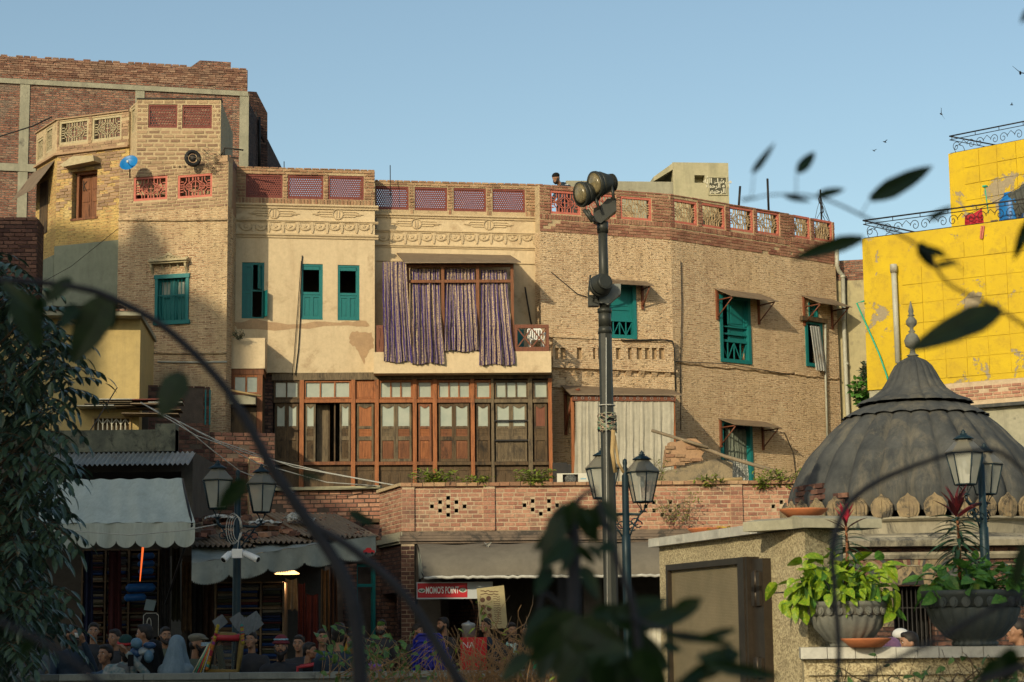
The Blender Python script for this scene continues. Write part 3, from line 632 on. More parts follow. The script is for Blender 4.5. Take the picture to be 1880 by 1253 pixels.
m = MB(); m.box(.0, PW.L + .02, -.27, .02, zu + .001, zu + .03); add(m, 'coping', M['black'], crn, PW.M)
fr_ = [CWl.w(0, 0, 0), CWl.w(L, 0, 0)]
a = B1.w(0, 0, 0); closed_body(crn, [(a.x, a.y), (B2.O.x, B2.O.y + .1), (CWl.O.x, CWl.O.y + .6), (fr_[1].x, fr_[1].y + .1)], 50, zb - 1.2, M['brick_red'], roof_z=zp - .2)
p = P(238, 302, 42.3); t = thing('satellite_dish', 'blue satellite dish tipped against the corner house wall', 'satellite dish', tuple(p))
m = MB(); m.lathe([(.0, -.01), (.1, .0), (.16, .025), (.205, .06), (.21, .06), (.165, .02), (.1, -.012), (.0, -.02)], 20)
add(m, 'dish', flat('blue_enamel', (.01, .16, .42), .4), t, WM[t.name] @ Matrix.Rotation(R(62), 4, 'X') @ Matrix.Rotation(R(-12), 4, 'Y'))
m = MB(); m.tube([(0, -.02, -.02), (0, -.22, .0)], .01, 5); m.box(-.02, .02, .2, .26, -.02, .03); add(m, 'feed_horn', M['tin_grey'], t); m = MB(); m.tube([(0, .02, -.05), (0, .06, -.3)], .015, 5); add(m, 'mount', M['iron'], t)
p = P(354, 291, 42.2); t = thing('old_tyre', 'round black tyre with bleached stalks leaning on the roof parapet', 'tyre', tuple(p))
m = MB(); m.tube([(.15 * math.cos(a), 0, .15 * math.sin(a)) for a in [k * math.pi / 9 for k in range(19)]], .045, 8, caps=False); add(m, 'tyre', M['black'], t, WM[t.name] @ Matrix.Rotation(R(25), 4, 'Z'))
m = MB(); m.lathe([(.0, 0), (.085, 0), (.085, .03), (0, .03)], 14); add(m, 'hub', M['iron'], t, WM[t.name] @ Matrix.Rotation(R(90), 4, 'X'))
t = thing('dry_creeper', 'bare dry stalks spilling over the parapet beside the tyre', 'dry plant', tuple(P(392, 298, 42.2)))
m = MB()
for k in range(34):
 p = Vector((rng.uniform(-.3, .15), rng.uniform(-.1, .1), rng.uniform(-.15, .2))); pts = [p]
 for q in range(4): p = p + Vector((rng.uniform(-.12, .12), rng.uniform(-.05, .03), rng.uniform(-.06, .1))); pts.append(p)
 m.tube(pts, .006, 3)
add(m, 'stalks', M['rope_grey'], t)
t = thing('roof_bracket', 'thin black bracket sticking out by the tall brick column', 'bracket', tuple(P(410, 290, 42.6)))
m = MB(); a = P(403, 285, 42.6); q = lambda x, y: tuple(P(x, y, 42.6) - Vector(P(410, 290, 42.6)))
m.tube([q(405, 288), q(412, 272), q(447, 276)], .018, 4); m.tube([q(412, 272), q(411, 291)], .018, 4); m.tube([q(405, 288), q(438, 291)], .015, 4); add(m, 'rod', M['iron'], t)
# ================================================================ cream house
zk = P(431, 307, 43.5).z
C1 = Wall(418, 43.5, 688, YZ(688, 314, zk), 450); C2 = Wall(688, 44.6, 993, YZ(993, 340, P(688, 332, 44.6).z), 450)
zk2 = P(688, 332, 44.6).z
crm = thing('cream_house', 'cream plastered house with crescent frieze, teal shutters and carved wooden lower front', 'building', (C1.O.x + 4, C1.O.y, 0))
zbt = C1.uz(560, 685)[1]                                   # bottom of the plaster
w1 = C1.rect(444, 482, 485, 585); w2 = C1.rect(552.5, 485, 592.6, 587); w3 = C1.rect(620, 487, 660, 588.5)
zm = C1.uz(555, 376)[1]; j1 = [C1.rect(451, 320, 519, 363.5), C1.rect(528, 321.5, 594, 366), C1.rect(602.5, 323, 668, 367)]
m = MB(); m.slab(0, C1.L, zbt, zm, -.3, 0, [w1, w2, w3]); m.box(C1.L - .3, C1.L, -1.2, -.301, zbt, zm); add(m, 'plaster_wall', M['cream'], crm, C1.M)
m = MB(); m.slab(0, C1.L, zm, zk, -.25, -.003, j1); m.box(C1.L - .25, C1.L, -1.2, -.26, zm, zk); add(m, 'parapet', M['mortar_pale'], crm, C1.M)
lay_bricks(crm, C1, 0, C1.L, zm + .14, zk + .03, M['bricks_parapet'], bw=.19, bh=.068, holes=j1, budget=110)
lay_bricks(crm, C1, 0, C1.L, zm, zm + .14, M['bricks_parapet'], bw=.075, bh=.14, holes=j1, budget=40, soldier=True)
for r in j1: put_jali(crm, C1, r, JR)
zbt2 = C2.uz(840, 660)[1]; zm2 = C2.uz(840, 396)[1]
j2 = [C2.rect(687.8, 342, 750.5, 385), C2.rect(759.5, 344, 821.3, 387), C2.rect(831, 345.5, 892.5, 388.5), C2.rect(902.5, 347, 964, 390)]
m = MB(); m.slab(0, C2.L, zbt2 - .4, zm2, -.3, 0); add(m, 'plaster_wall', M['cream'], crm, C2.M)
m = MB(); m.slab(0, C2.L, zm2, zk2, -.25, -.003, [(a + .02, b, c, d) for a, b, c, d in j2]); add(m, 'parapet', M['mortar_pale'], crm, C2.M)
lay_bricks(crm, C2, 0, C2.L, zm2 + .14, zk2 + .03, M['bricks_parapet'], bw=.19, bh=.068, holes=j2, budget=110)
lay_bricks(crm, C2, 0, C2.L, zm2, zm2 + .14, M['bricks_parapet'], bw=.075, bh=.14, holes=j2, budget=40, soldier=True)
for r in j2: put_jali(crm, C2, r, JR)
def moulding(wall, x, y0, y1, u0, u1, d=.07):
 z0, z1 = wall.uz(x, y1)[1], wall.uz(x, y0)[1]; m = MB()
 m.prism_x([(.0, z0), (-d * .45, z0), (-d * .5, z0 + (z1 - z0) * .35), (-d, z0 + (z1 - z0) * .6), (-d, z1), (0, z1)][::-1], u0, u1)
 add(m, 'moulding', M['cream_trim'], crm, wall.M)
moulding(C1, 555, 376, 384, -.0, C1.L + .08); moulding(C1, 555, 405.5, 409.5, 0, C1.L + .08, .05); moulding(C1, 555, 430, 438, 0, C1.L + .08, .06)
moulding(C2, 840, 396, 403, 0, C2.L + .05); moulding(C2, 840, 425.5, 430, 0, C2.L + .05, .05); moulding(C2, 840, 452, 457, 0, C2.L + .05, .05)
m = MB(); z0 = C2.uz(840, 483)[1]; m.box(.05, C2.L - .1, 0, .03, z0, z0 + .03); add(m, 'moulding', M['cream_trim'], crm, C2.M)
m = MB(); r = C2.rect(985, 460, 993, 690); m.box(C2.L - .11, C2.L, 0, .05, zbt2 - .4, C2.uz(989, 458)[1]); m.box(C2.L - .13, C2.L, 0, .045, C2.uz(989, 425)[1], C2.uz(989, 404)[1]); add(m, 'pilaster', M['cream_trim'], crm, C2.M)
def winged(wall, cx, cy):
 u, z = wall.uz(cx, cy); b = MB(); d0, d1 = .0, .02; r = .115
 b.strip([(u + r * math.cos(a), z + r * math.sin(a)) for a in [k * math.pi / 12 for k in range(25)]], .022, d0, d1 + .004)
 for s in (-.03, .03): b.strip([(u + s, z - .08), (u + s, z + .08)], .018, d0, d1)
 for s in (-1, 1):
  b.strip([(u + s * r, z + .055), (u + s * .42, z + .055), (u + s * .47, z + .035)], .016, d0, d1)
  b.strip([(u + s * r, z), (u + s * .58, z)], .016, d0, d1)
  b.strip([(u + s * r, z - .055), (u + s * .38, z - .055), (u + s * .43, z - .025), (u + s * .52, z - .025)], .016, d0, d1)
 add(b, 'winged_disc_relief', M['cream_trim'], crm, wall.M)
winged(C1, 503, 392); winged(C1, 620, 394); winged(C2, 764, 411); winged(C2, 897, 413)
cres = MB(); r = .105
pts = [(r * math.cos(a), r * math.sin(a)) for a in [math.pi + k * math.pi / 12 for k in range(13)]]
ins = [(r * .82 * math.cos(a), r * .82 * math.sin(a) + .012) for a in [math.pi + k * math.pi / 12 for k in range(13)]]
for k in range(12): cres.prism([pts[k], pts[k + 1], ins[k + 1], ins[k]], 0, .03)
cres.strip([(p[0] * 1.25, p[1] * 1.18 + .02) for p in pts], .014, 0, .022)
st = []
for k in range(10): a = math.pi / 2 + k * math.pi / 5; q = .042 if k % 2 == 0 else .019; st.append((q * math.cos(a), -.028 + q * math.sin(a)))
for k in range(5): cres.prism([(0, -.028), st[(2 * k - 1) % 10], st[2 * k], st[2 * k + 1]], 0, .022)
cres.prism([(r * 1.3 - .012, -.16), (r * 1.3 + .012, -.16), (r * 1.3 + .028, -.09), (r * 1.3 + .02, .05), (r * 1.3 - .02, .05), (r * 1.3 - .028, -.09)], 0, .028)
cres.prism([(r * 1.3 + .03, .0), (r * 1.3 + .05, .02), (r * 1.3 + .035, .06), (r * 1.3 + .0, .05)], 0, .02); cres.prism([(r * 1.3 - .03, .0), (r * 1.3 - .0, .05), (r * 1.3 - .035, .06), (r * 1.3 - .05, .02)], 0, .02)
CM = cres.mesh('crescent_and_star_relief', M['cream_trim'])
def frieze(wall, x0, n, step, y):
 for k in range(n):
  u, z = wall.uz(x0 + k * step, y); 
  if u < .03: continue
  o = bpy.data.objects.new('crescent_and_star_relief', CM); COL.objects.link(o); sx = wall.uz(x0 + step, y)[0] - wall.uz(x0, y)[0]; s = sx / (.105 * 2.6)
  place(o, crm, wall.M @ Matrix.Translation((u, 0, z)) @ Matrix.Diagonal((s, 1, s, 1)))
frieze(C1, 452, 9, 27, 413.5); frieze(C2, 704, 11, 26.3, 433)
def patch(wall, pts, d=.003, mat=None):
 q = [wall.uz(x, y) for x, y in pts]; c = (sum(a for a, _ in q) / len(q), sum(b for _, b in q) / len(q)); P2 = []
 for i in range(len(q)):
  a, b = q[i], q[(i + 1) % len(q)]
  for k in range(5):
   t = k / 5; x = a[0] + (b[0] - a[0]) * t; z = a[1] + (b[1] - a[1]) * t; jx = rng.uniform(-.03, .03); P2.append((x + jx, z + rng.uniform(-.03, .03)))
 m = MB(); m.prism(P2[::-1], 0, d); add(m, 'bare_patch', mat or M['patch'], crm, wall.M)
patch(C1, [(640, 615), (655, 608), (683, 612), (686, 640), (676, 646), (668, 668), (655, 640), (642, 632)])
patch(C1, [(424, 592), (470, 588), (530, 594), (610, 592), (672, 590), (680, 600), (640, 598), (520, 606), (440, 606)], .0025)
def teal_shutter_window(rect, kind):
 u0, u1, z0, z1 = rect; t = .05; m = MB()
 m.box(u0, u1, -.12, -.02, z1 - t, z1); m.box(u0, u1, -.12, .01, z0, z0 + .03); m.box(u0, u0 + t, -.12, -.02, z0 + .03, z1 - t); m.box(u1 - t, u1, -.12, -.02, z0 + .03, z1 - t)
 w = add(m, 'window', M['teal'], crm, C1.M); a, b = u0 + t, u1 - t; h = z1 - z0
 def leaf(a, b, z0, z1, ang=0, hinge='R'):
  s = MB(); wd = b - a; s.box(0, .035, -.015, .015, 0, z1 - z0); s.box(wd - .035, wd, -.015, .015, 0, z1 - z0); s.box(.035, wd - .035, -.015, .015, 0, .05); s.box(.035, wd - .035, -.015, .015, z1 - z0 - .05, z1 - z0); s.box(.035, wd - .035, -.012, -.002, .05, z1 - z0 - .05); s.box(.06, wd - .06, -.002, .006, .08, z1 - z0 - .08)
  if hinge == 'L': mm = C1.M @ Matrix.Translation((a, .04, z0)) @ Matrix.Rotation(-ang, 4, 'Z')
  else: mm = C1.M @ Matrix.Translation((b, .04, z0)) @ Matrix.Rotation(ang, 4, 'Z') @ Matrix.Translation((-wd, 0, 0))
  add(s, 'shutter', M['teal'], w, mm)
 mid = (a + b) / 2
 if kind == 'open':
  zz = z0 + h * .5; s = MB(); s.box(a, b, -.1, -.03, zz - .02, zz + .02); add(s, 'rail', M['teal'], w, C1.M)
  leaf(a, mid, zz + .02, z1 - t, .0, 'L'); leaf(mid, b, zz + .02, z1 - t, R(65), 'R'); leaf(a, mid - .01, z0 + .03, zz - .02, 0, 'L'); leaf(mid, b + .03, z0 + .03, zz - .02, R(110), 'R')
 else:
  zz = z0 + h * .45; s = MB(); s.box(a, b, -.1, -.03, zz, zz + .06); s.box(b - .03, b, -.1, -.03, zz + .06, z1 - t); s.box(a, b, -.1, -.03, z1 - t - .08, z1 - t); add(s, 'rail', M['teal'], w, C1.M)
  leaf(a, mid, z0 + .03, zz - .01, 0, 'L'); leaf(mid, b, z0 + .03, zz - .01, 0, 'R')
teal_shutter_window(w1, 'open'); teal_shutter_window(w2, 'half'); teal_shutter_window(w3, 'half')
m = MB(); m.tube([C1.w(*C1.uz(x, y), 0) if 0 else (C1.uz(x, y)[0], -.03, C1.uz(x, y)[1]) for x, y in ((555, 470), (554, 480), (551, 590), (548, 640), (542, 690))], .012, 4); m.tube([(C1.uz(x, y)[0], -.035, C1.uz(x, y)[1]) for x, y in ((553, 480), (547, 560), (541, 640), (537, 690))], .008, 4)
add(m, 'hanging_cable', M['black'], crm, C1.M)
CB = Wall(686, 43.35, 1012, 43.5, 660); zb0 = CB.uz(850, 685)[1]; zb1 = CB.uz(850, 646)[1]
m = MB(); m.box(.0, CB.L, -1.4, 0, zb0, zb1); add(m, 'balcony_slab', M['cream'], crm, CB.M)
zr1 = CB.uz(976, 596)[1]; m = MB()
def rail_panel(x0, x1):
 u0, u1 = CB.uz(x0, 620)[0], CB.uz(x1, 620)[0]; t = .06; m = MB()
 m.box(u0, u1, -.08, -.01, zr1 - .08, zr1); m.box(u0, u1, -.08, -.005, zb1, zb1 + .1)
 n = 2 if u1 - u0 > .4 else 1; 
 for k in range(n + 1): u = u0 + (u1 - u0 - t) * k / n; m.box(u, u + (t if k in (0, n) else .03), -.075, -.012, zb1 + .1, zr1 - .08) if k in (0, n) else None
 for k in range(n):
  a = u0 + (u1 - u0) * k / n + (t if k == 0 else 0); b = u0 + (u1 - u0) * (k + 1) / n - (t if k == n - 1 else 0)
  m.strip([(a, zb1 + .1), (b, zr1 - .08)], .028, -.055, -.035); m.strip([(a, zr1 - .08), (b, zb1 + .1)], .028, -.034, -.015)
 m.box(u1 - .03, u1, -1.3, -.08, zr1 - .08, zr1); m.box(u1 - .03, u1, -1.3, -.08, zb1, zb1 + .1)
 for k in range(4): m.box(u1 - .03, u1, -1.3 + k * .4 - .0, -1.26 + k * .4, zb1 + .1, zr1 - .08)
 add(m, 'balcony_rail', M['frame_mah'], crm, CB.M)
rail_panel(691, 704); rail_panel(945, 1008)
u0, u1, z0, z1 = CB.rect(746, 484, 944, 646); m = MB(); t = .07
m.box(u0, u1, -.12, -.04, z1 - .07, z1); zt_ = CB.uz(840, 516)[1]
for x in (746, 810, 874.5, 938): u = CB.uz(x, 560)[0]; m.box(u, u + .07, -.12, -.05, zb1 + .0, z1 - .07)
us = [CB.uz(x, 560)[0] for x in (746, 810, 874.5, 938)]
for k in range(3): m.box(us[k] + .07, us[k + 1], -.12, -.055, zt_ - .03, zt_ + .035)
m.box(us[0], us[0] + .05, -1.2, -.12, z1 - .07, z1); m.box(us[3] + .02, us[3] + .07, -1.2, -.12, z1 - .07, z1); m.box(us[3] + .02, us[3] + .07, -1.2, -.12, zt_ - .03, zt_ + .035); m.box(us[0], us[0] + .05, -1.2, -.12, zt_ - .03, zt_ + .035)
add(m, 'window_frame', M['wood_mid'], crm, CB.M)
ua, za = C2.uz(728, 466); ub, _ = C2.uz(937, 466); m = MB(); q = CB.w(CB.uz(743, 482)[0], .18, 0); q1 = CB.w(CB.uz(956, 483)[0], .18, 0); zc_ = CB.uz(850, 483, .18)[1]
a_ = C2.w(ua, 0, za); b_ = C2.w(ub, 0, za); up = Vector((0, 0, .02)); q = Vector((q.x, q.y, zc_)); q1 = Vector((q1.x, q1.y, zc_))
i = 0; m.v = [tuple(p) for p in (q, q1, b_, a_, q + up, q1 + up, b_ + up, a_ + up)]
for f in ((0, 1, 5, 4), (1, 2, 6, 5), (2, 3, 7, 6), (3, 0, 4, 7), (4, 5, 6, 7), (3, 2, 1, 0)): m.f.append(f); m.sm.append(False); m.mi.append(0)
add(m, 'canopy', M['tin'], crm, I4)
m = MB(); m.tube([(C2.uz(962, 530)[0], -.15, C2.uz(962, 530)[1]), (C2.uz(966, 560)[0], -.2, C2.uz(966, 560)[1]), (C2.uz(974, 592)[0], -.3, C2.uz(974, 592)[1] - .3)], .02, 5)
st = thing('leaning_stick', 'dark crooked stick leaning on the shaded balcony wall', 'stick', tuple(C2.w(C2.uz(972, 600)[0], .3, zb1)))
add(m, 'stick', M['iron'], st, C2.M)
m = MB(); m.box(C2.L - .9, C2.L - .45, .02, .1, zb1 + .05, zb1 + .75); add(m, 'doorway_screen', M['teal'], crm, C2.M)
def chair(loc, rz, mat, label, group=None, name='plastic_chair', s=1.0):
 t = thing(name, label, 'chair', loc, rz, group); m = MB()
 m.prism_z([(-.22 * s, -.22 * s), (.22 * s, -.22 * s), (.2 * s, .2 * s), (-.2 * s, .2 * s)], .42 * s, .445 * s); add(m, 'seat', mat, t)
 for sx in (-1, 1):
  for sy in (-1, 1): m = MB(); m.tube([(sx * .19 * s, sy * .19 * s, .42 * s), (sx * .24 * s, sy * .25 * s, 0)], .022 * s, 6); add(m, 'leg', mat, t)
  m = MB(); m.tube([(sx * .22 * s, -.22 * s, .42 * s), (sx * .26 * s, -.23 * s, .64 * s), (sx * .27 * s, .0, .67 * s), (sx * .24 * s, .2 * s, .66 * s)], .022 * s, 6); add(m, 'armrest', mat, t)
 m = MB(); m.tube([(-.21 * s, .2 * s, .44 * s), (-.22 * s, .26 * s, .8 * s), (-.15 * s, .28 * s, .88 * s), (.15 * s, .28 * s, .88 * s), (.22 * s, .26 * s, .8 * s), (.21 * s, .2 * s, .44 * s)], .024 * s, 6)
 for k in range(5): x = -.13 * s + k * .065 * s; m.box(x - .018 * s, x + .018 * s, -.265 * s, -.25 * s, .44 * s, .87 * s)
 m.box(-.2 * s, .2 * s, -.28 * s, -.266 * s, .8 * s, .87 * s); add(m, 'backrest', mat, t); return t
white = flat('white_plastic', (.75, .74, .7), .4)
p = CB.w(CB.uz(986, 640)[0], -.45, zb1); chair((p.x, p.y, zb1), R(8), white, 'white plastic chair behind the crossed balcony rail', s=.72)
def curtain_mat():
 s = N('purple_and_gold_curtain_cloth'); uv = s.n('UVMap'); sx = s.n('SeparateXYZ'); s.l(uv.outputs[0], sx.inputs[0]); u, v = sx.outputs[0], sx.outputs[1]
 w = s.math('FRACT', s.math('ADD', s.math('MULTIPLY', u, 1 / .13), s.math('MULTIPLY', s.noise(uv.outputs[0], 14, 3), .35))); tc = uv.outputs[0]
 stripe = s.math('GREATER_THAN', w, .52)                      # broad pale band, broad purple band
 cb = s.n('CombineXYZ'); s.l(s.math('MULTIPLY', u, 28), cb.inputs[0]); s.l(s.math('MULTIPLY', v, 20), cb.inputs[1])
 nz = s.noise(cb.outputs[0], 1.2, 3, .6)
 dash = s.math('MULTIPLY', s.math('GREATER_THAN', s.math('FRACT', s.math('MULTIPLY', v, 1 / .09)), .35), s.math('GREATER_THAN', s.math('PINGPONG', s.math('ADD', w, .27), .5), .42))
 pale = s.mix(s.ramp(nz, .46, .56), (.40, .30, .19), (.10, .06, .14)); pur = s.mix(s.ramp(nz, .54, .6), (.028, .014, .12), (.14, .09, .15))
 col = s.mix(stripe, pur, pale); col = s.mix(dash, col, (.035, .018, .13)); fine = s.math('GREATER_THAN', s.math('FRACT', s.math('MULTIPLY', u, 1 / .053)), .8)
 col = s.mix(s.math('MULTIPLY', fine, .7), col, (.5, .4, .2))
 cb2 = s.n('CombineXYZ'); s.l(s.math('MULTIPLY', u, 9), cb2.inputs[0]); s.l(s.math('MULTIPLY', v, 4), cb2.inputs[1])
 return s.fin(col, .75, s.bump(s.noise(cb2.outputs[0], 2, 5, .6), .5, .02), 0, .3)
CUR = curtain_mat()
def cloth(parent, wall, xt0, xt1, xb0, xb1, yt, yb, mat, d=.02, amp=.035, folds=7, name='curtain', seed=0, nu=90, nv=24, hemwave=.02, thing_=None, slack=1.35, bulge=.0):
 r = random.Random(seed); ph = [r.uniform(0, 6.28) for _ in range(6)]
 ut0, zt = wall.uz(xt0, yt, d); ut1, _ = wall.uz(xt1, yt, d); ub0, zb = wall.uz(xb0, yb, d); ub1, _ = wall.uz(xb1, yb, d); m = MB(); m.uv = []
 W_ = max(ut1 - ut0, ub1 - ub0) * slack
 for j in range(nv + 1):
  t = j / nv
  for i in range(nu + 1):
   s = i / nu; sw = s + .02 * math.sin(s * 13 + ph[0] + t * 1.5) ; e = t ** 1.3
   u = (ut0 + (ub0 - ut0) * e) * (1 - s) + (ut1 + (ub1 - ut1) * e) * s + .008 * math.sin(s * 40 + t * 5 + ph[1])
   a = amp * (.55 + .6 * t) * (.55 + .9 * abs(mnoise.noise(Vector((s * 4, t, seed + 2)))) * 1.6); dd = d + a * (math.sin(6.283 * folds * sw + ph[2] + .8 * math.sin(t * 2.2 + ph[3])) * .6 + .4 * math.sin(6.283 * folds * 1.9 * sw + ph[4] - t)) + bulge * math.sin(t * 3.1) * math.sin(s * 3.14)
   z = zt + (zb - zt) * t + (hemwave * math.sin(s * 9 + ph[5]) * t ** 3)
   w_ = mnoise.noise(Vector((u * 5, z * 3, seed))); dd += amp * .5 * w_ + amp * .35 * mnoise.noise(Vector((u * 14, z * 11, seed + 9))); m.v.append((u + .02 * w_ * t, -dd, z)); m.uv.append((s * W_ + .012 * mnoise.noise(Vector((u * 9, z * 7, seed + 5))), z))
 for j in range(nv):
  for i in range(nu):
   a = j * (nu + 1) + i; m.f.append((a + nu + 1, a + nu + 2, a + 1, a)); m.sm.append(True); m.mi.append(0)
 o = add(m, name, mat, parent, wall.M); return o
CC = [(703, 746, 704, 757, 481, 665, .24, 'purple and gold patterned curtain hanging outside the frame, leftmost of the four', 5), (752, 808, 754, 815, 491, 668, -.14, 'purple and gold patterned curtain in the left window bay, hanging over the slab', 6), (818, 872, 815, 881, 490, 645, -.14, 'short purple and gold patterned curtain ending at the balcony rail in the middle bay', 8), (884, 930, 880, 946, 492, 670, -.14, 'purple and gold patterned curtain with loose plain purple edge, rightmost of the four', 6)]
for k, (a, b, c, d_, e, f_, dd, lab, fo) in enumerate(CC):
 o = None
 m_ = thing('curtain', lab, 'curtain', tuple(CB.w(CB.uz((c + d_) / 2, f_)[0], .05, CB.uz(c, f_)[1])), CB.rz, 'striped curtains on the balcony window')
 c_ = cloth(m_, CB, a, b, c, d_, e, f_, CUR, d=.06, amp=.065, folds=fo, seed=k + 3, name='cloth')
 if dd < 0:
  for v in c_.data.vertices:
   t = min(1, max(0, (z1 - v.co.z) / (z1 - zr1))); v.co.y += (.24 * (1 - t ** 1.5))
WD = Wall(500, 43.75, 1014, 43.9, 780); 
wf = crm
def wr(x0, y0, x1, y1, d=0): return WD.rect(x0, y0, x1, y1, d)
ztop = WD.uz(760, 686)[1]; zlow = WD.uz(760, 905)[1] - .8
m = MB(); m.box(-.02, WD.L, -.3, .02, WD.uz(760, 697)[1], zbt - .002); add(m, 'top_beam', M['wood_grey'], crm, WD.M)
posts = [(549.5, 557.5, 'wood_or'), (644.6, 652, 'wood_or'), (688, 695.3, 'wood_or'), (757.8, 765, 'wood_or'), (794.5, 802.3, 'wood_or'), (864.3, 871.6, 'wood_or'), (902, 907.3, 'wood_grey'), (969.8, 977.8, 'wood_grey'), (1007.2, 1014, 'wood_or')]
PM = {}
for x0, x1, mt in posts:
 u0, u1, _, _ = wr(x0, 700, x1, 890); m = MB(); m.box(u0, u1, -.12, .02, zlow, WD.uz(760, 697)[1]); add(m, 'post', M[mt], crm, WD.M)
def shutter(parent, u0, u1, z0, z1, fm, pm='glass', low='wood_or', d=-.06, lou=None):
 w = u1 - u0; t = .045; s = MB(); h = z1 - z0
 s.box(u0, u0 + t, d - .04, d, z0, z1); s.box(u1 - t, u1, d - .04, d, z0, z1)
 zg0, zg1 = z0 + h * .60, z1 - .07; zl0, zl1 = z0 + h * .43, z0 + h * .56
 s.box(u0 + t, u1 - t, d - .04, d - .001, z0, z0 + .06); s.box(u0 + t, u1 - t, d - .04, d - .001, z0 + h * .36, zl0); 
 a, b = u0 + t, u1 - t; sc = lambda q: abs(math.cos(q * math.pi * 1.5)) if .17 < q < .83 else .0
 n = 10; top = [(a + (b - a) * k / n, zg1 - .03 * math.sin(math.pi * k / n) * (1 if True else 0) + .03 * math.cos(k / n * 6.283) * .5) for k in range(n + 1)]
 s.prism([(a, z1)] + top + [(b, z1)], d - .04, d - .001)
 bot = [(a + (b - a) * k / n, zg0 - .012 + .03 * math.sin(math.pi * k / n) + .012 * math.cos(k / n * 6.283)) for k in range(n + 1)]
 s.prism([(a, zl1), (b, zl1)] + bot[::-1], d - .04, d - .001)
 o = add(s, 'shutter', M[fm], parent, WD.M)
 g = MB(); g.box(a, b, d - .03, d - .02, zl1 + .005, z1 - .03); add(g, 'pane', M[pm] if pm in M else pm, o, WD.M)
 l = MB(); hh = (zl1 - zl0) / 5
 for k in range(5): l.prism_x([(-d + .03, zl0 + k * hh), (-d + .008, zl0 + k * hh), (-d + .022, zl0 + (k + 1) * hh), (-d + .03, zl0 + (k + 1) * hh)], a, b)
 add(l, 'louvre_panel', M[lou or low], o, WD.M)
 f = MB(); f.box(a, b, d - .035, d - .025, z0 + .06, z0 + h * .36); n = 7; fw = (b - a - .05) / n
 f.box(a + .01, b - .01, d - .025, d - .016, z0 + .07, z0 + h * .35)
 for k in range(n): u = a + .025 + k * fw; f.prism([(u + fw * .15, z0 + .1), (u + fw * .85, z0 + .1), (u + fw * .85, z0 + h * .31), (u + fw * .5, z0 + h * .325), (u + fw * .15, z0 + h * .31)], d - .016, d - .006)
 add(f, 'fluted_panel', M[low], o, WD.M)
def transom(x0, x1, n, fm, pm='glass_fr', ytop=698, ybot=732, solid=False):
 u0, u1, z0, z1 = wr(x0, ytop, x1, ybot); s = MB(); t = .045
 if solid:
  s.box(u0, u1, -.1, -.05, z0, z1); s.box(u0 + .04, u1 - .03, -.05, -.04, z0 + .04, z1 - .05); add(s, 'transom_board', M['wood_or'], crm, WD.M); return
 s.box(u0, u1, -.1, -.03, z1 - .05, z1); s.box(u0, u1, -.1, -.03, z0, z0 + .035); s.box(u0, u0 + t, -.1, -.03, z0 + .035, z1 - .05); s.box(u1 - t, u1, -.1, -.03, z0 + .035, z1 - .05)
 for k in range(1, n): u = u0 + t + (u1 - u0 - 2 * t) * k / n; s.box(u - .015, u + .015, -.1, -.04, z0 + .035, z1 - .05)
 o = add(s, 'transom_window', M[fm], crm, WD.M)
 for k in range(n):
  a = u0 + t + (u1 - u0 - 2 * t) * k / n + (.015 if k else 0); b = u0 + t + (u1 - u0 - 2 * t) * (k + 1) / n - (.015 if k < n - 1 else 0)
  g = MB(); g.box(a, b, -.085, -.075, z0 + .035, z1 - .05); add(g, 'pane', M[pm], o, WD.M)
def lowpanel(x0, x1, fm, n=3):
 u0, u1, z0, z1 = wr(x0, 854, x1, 905); z0 = zlow; s = MB(); s.box(u0, u1, -.12, -.08, z0, z1); h = z1 - z0
 s.box(u0 + .04, u1 - .04, -.08, -.065, z1 - .12, z1 - .04)
 for k in range(n):
  a = u0 + .04 + (u1 - u0 - .08) * k / n; b = u0 + .04 + (u1 - u0 - .08) * (k + 1) / n; s.box(a + .02, b - .02, -.08, -.062, z1 - .55, z1 - .17); s.box(a + .05, b - .05, -.062, -.05, z1 - .5, z1 - .22)
 add(s, 'lower_panel', M[fm], crm, WD.M)
def rails(x0, x1, m1, m2):
 for (a, b, mt, d) in ((733, 739.5, m1, .0), (848, 854, m2, .01)):
  u0, u1, z0, z1 = wr(x0, a, x1, b); s = MB(); s.box(u0, u1, -.1, d, z0, z1); add(s, 'rail', M[mt], crm, WD.M)
bays = [(502, 549.5, 2, 'wood_dk', 'wood_dk', 'wood_dk', 'shut2'), (557.5, 644.6, 3, 'wood_or', 'wood_or', 'wood_mid', 'open'), (652, 688, 0, 'wood_or', 'wood_or', 'wood_mid', 'blank'),
  (695.3, 757.8, 3, 'wood_or', 'wood_or', 'wood_mid', 'shut2o'), (765, 794.5, 1, 'wood_or', 'wood_or', 'wood_mid', 'shut1o'), (802.3, 864.3, 3, 'wood_or', 'wood_mid', 'wood_dk', 'shut2m'),
  (871.6, 902, 1, 'wood_or', 'wood_grey', 'wood_dk', 'shut1'), (907.3, 969.8, 3, 'wood_dk', 'wood_grey', 'wood_dk', 'bars'), (977.8, 1007.2, 1, 'wood_dk', 'wood_grey', 'wood_dk', 'shut1r')]
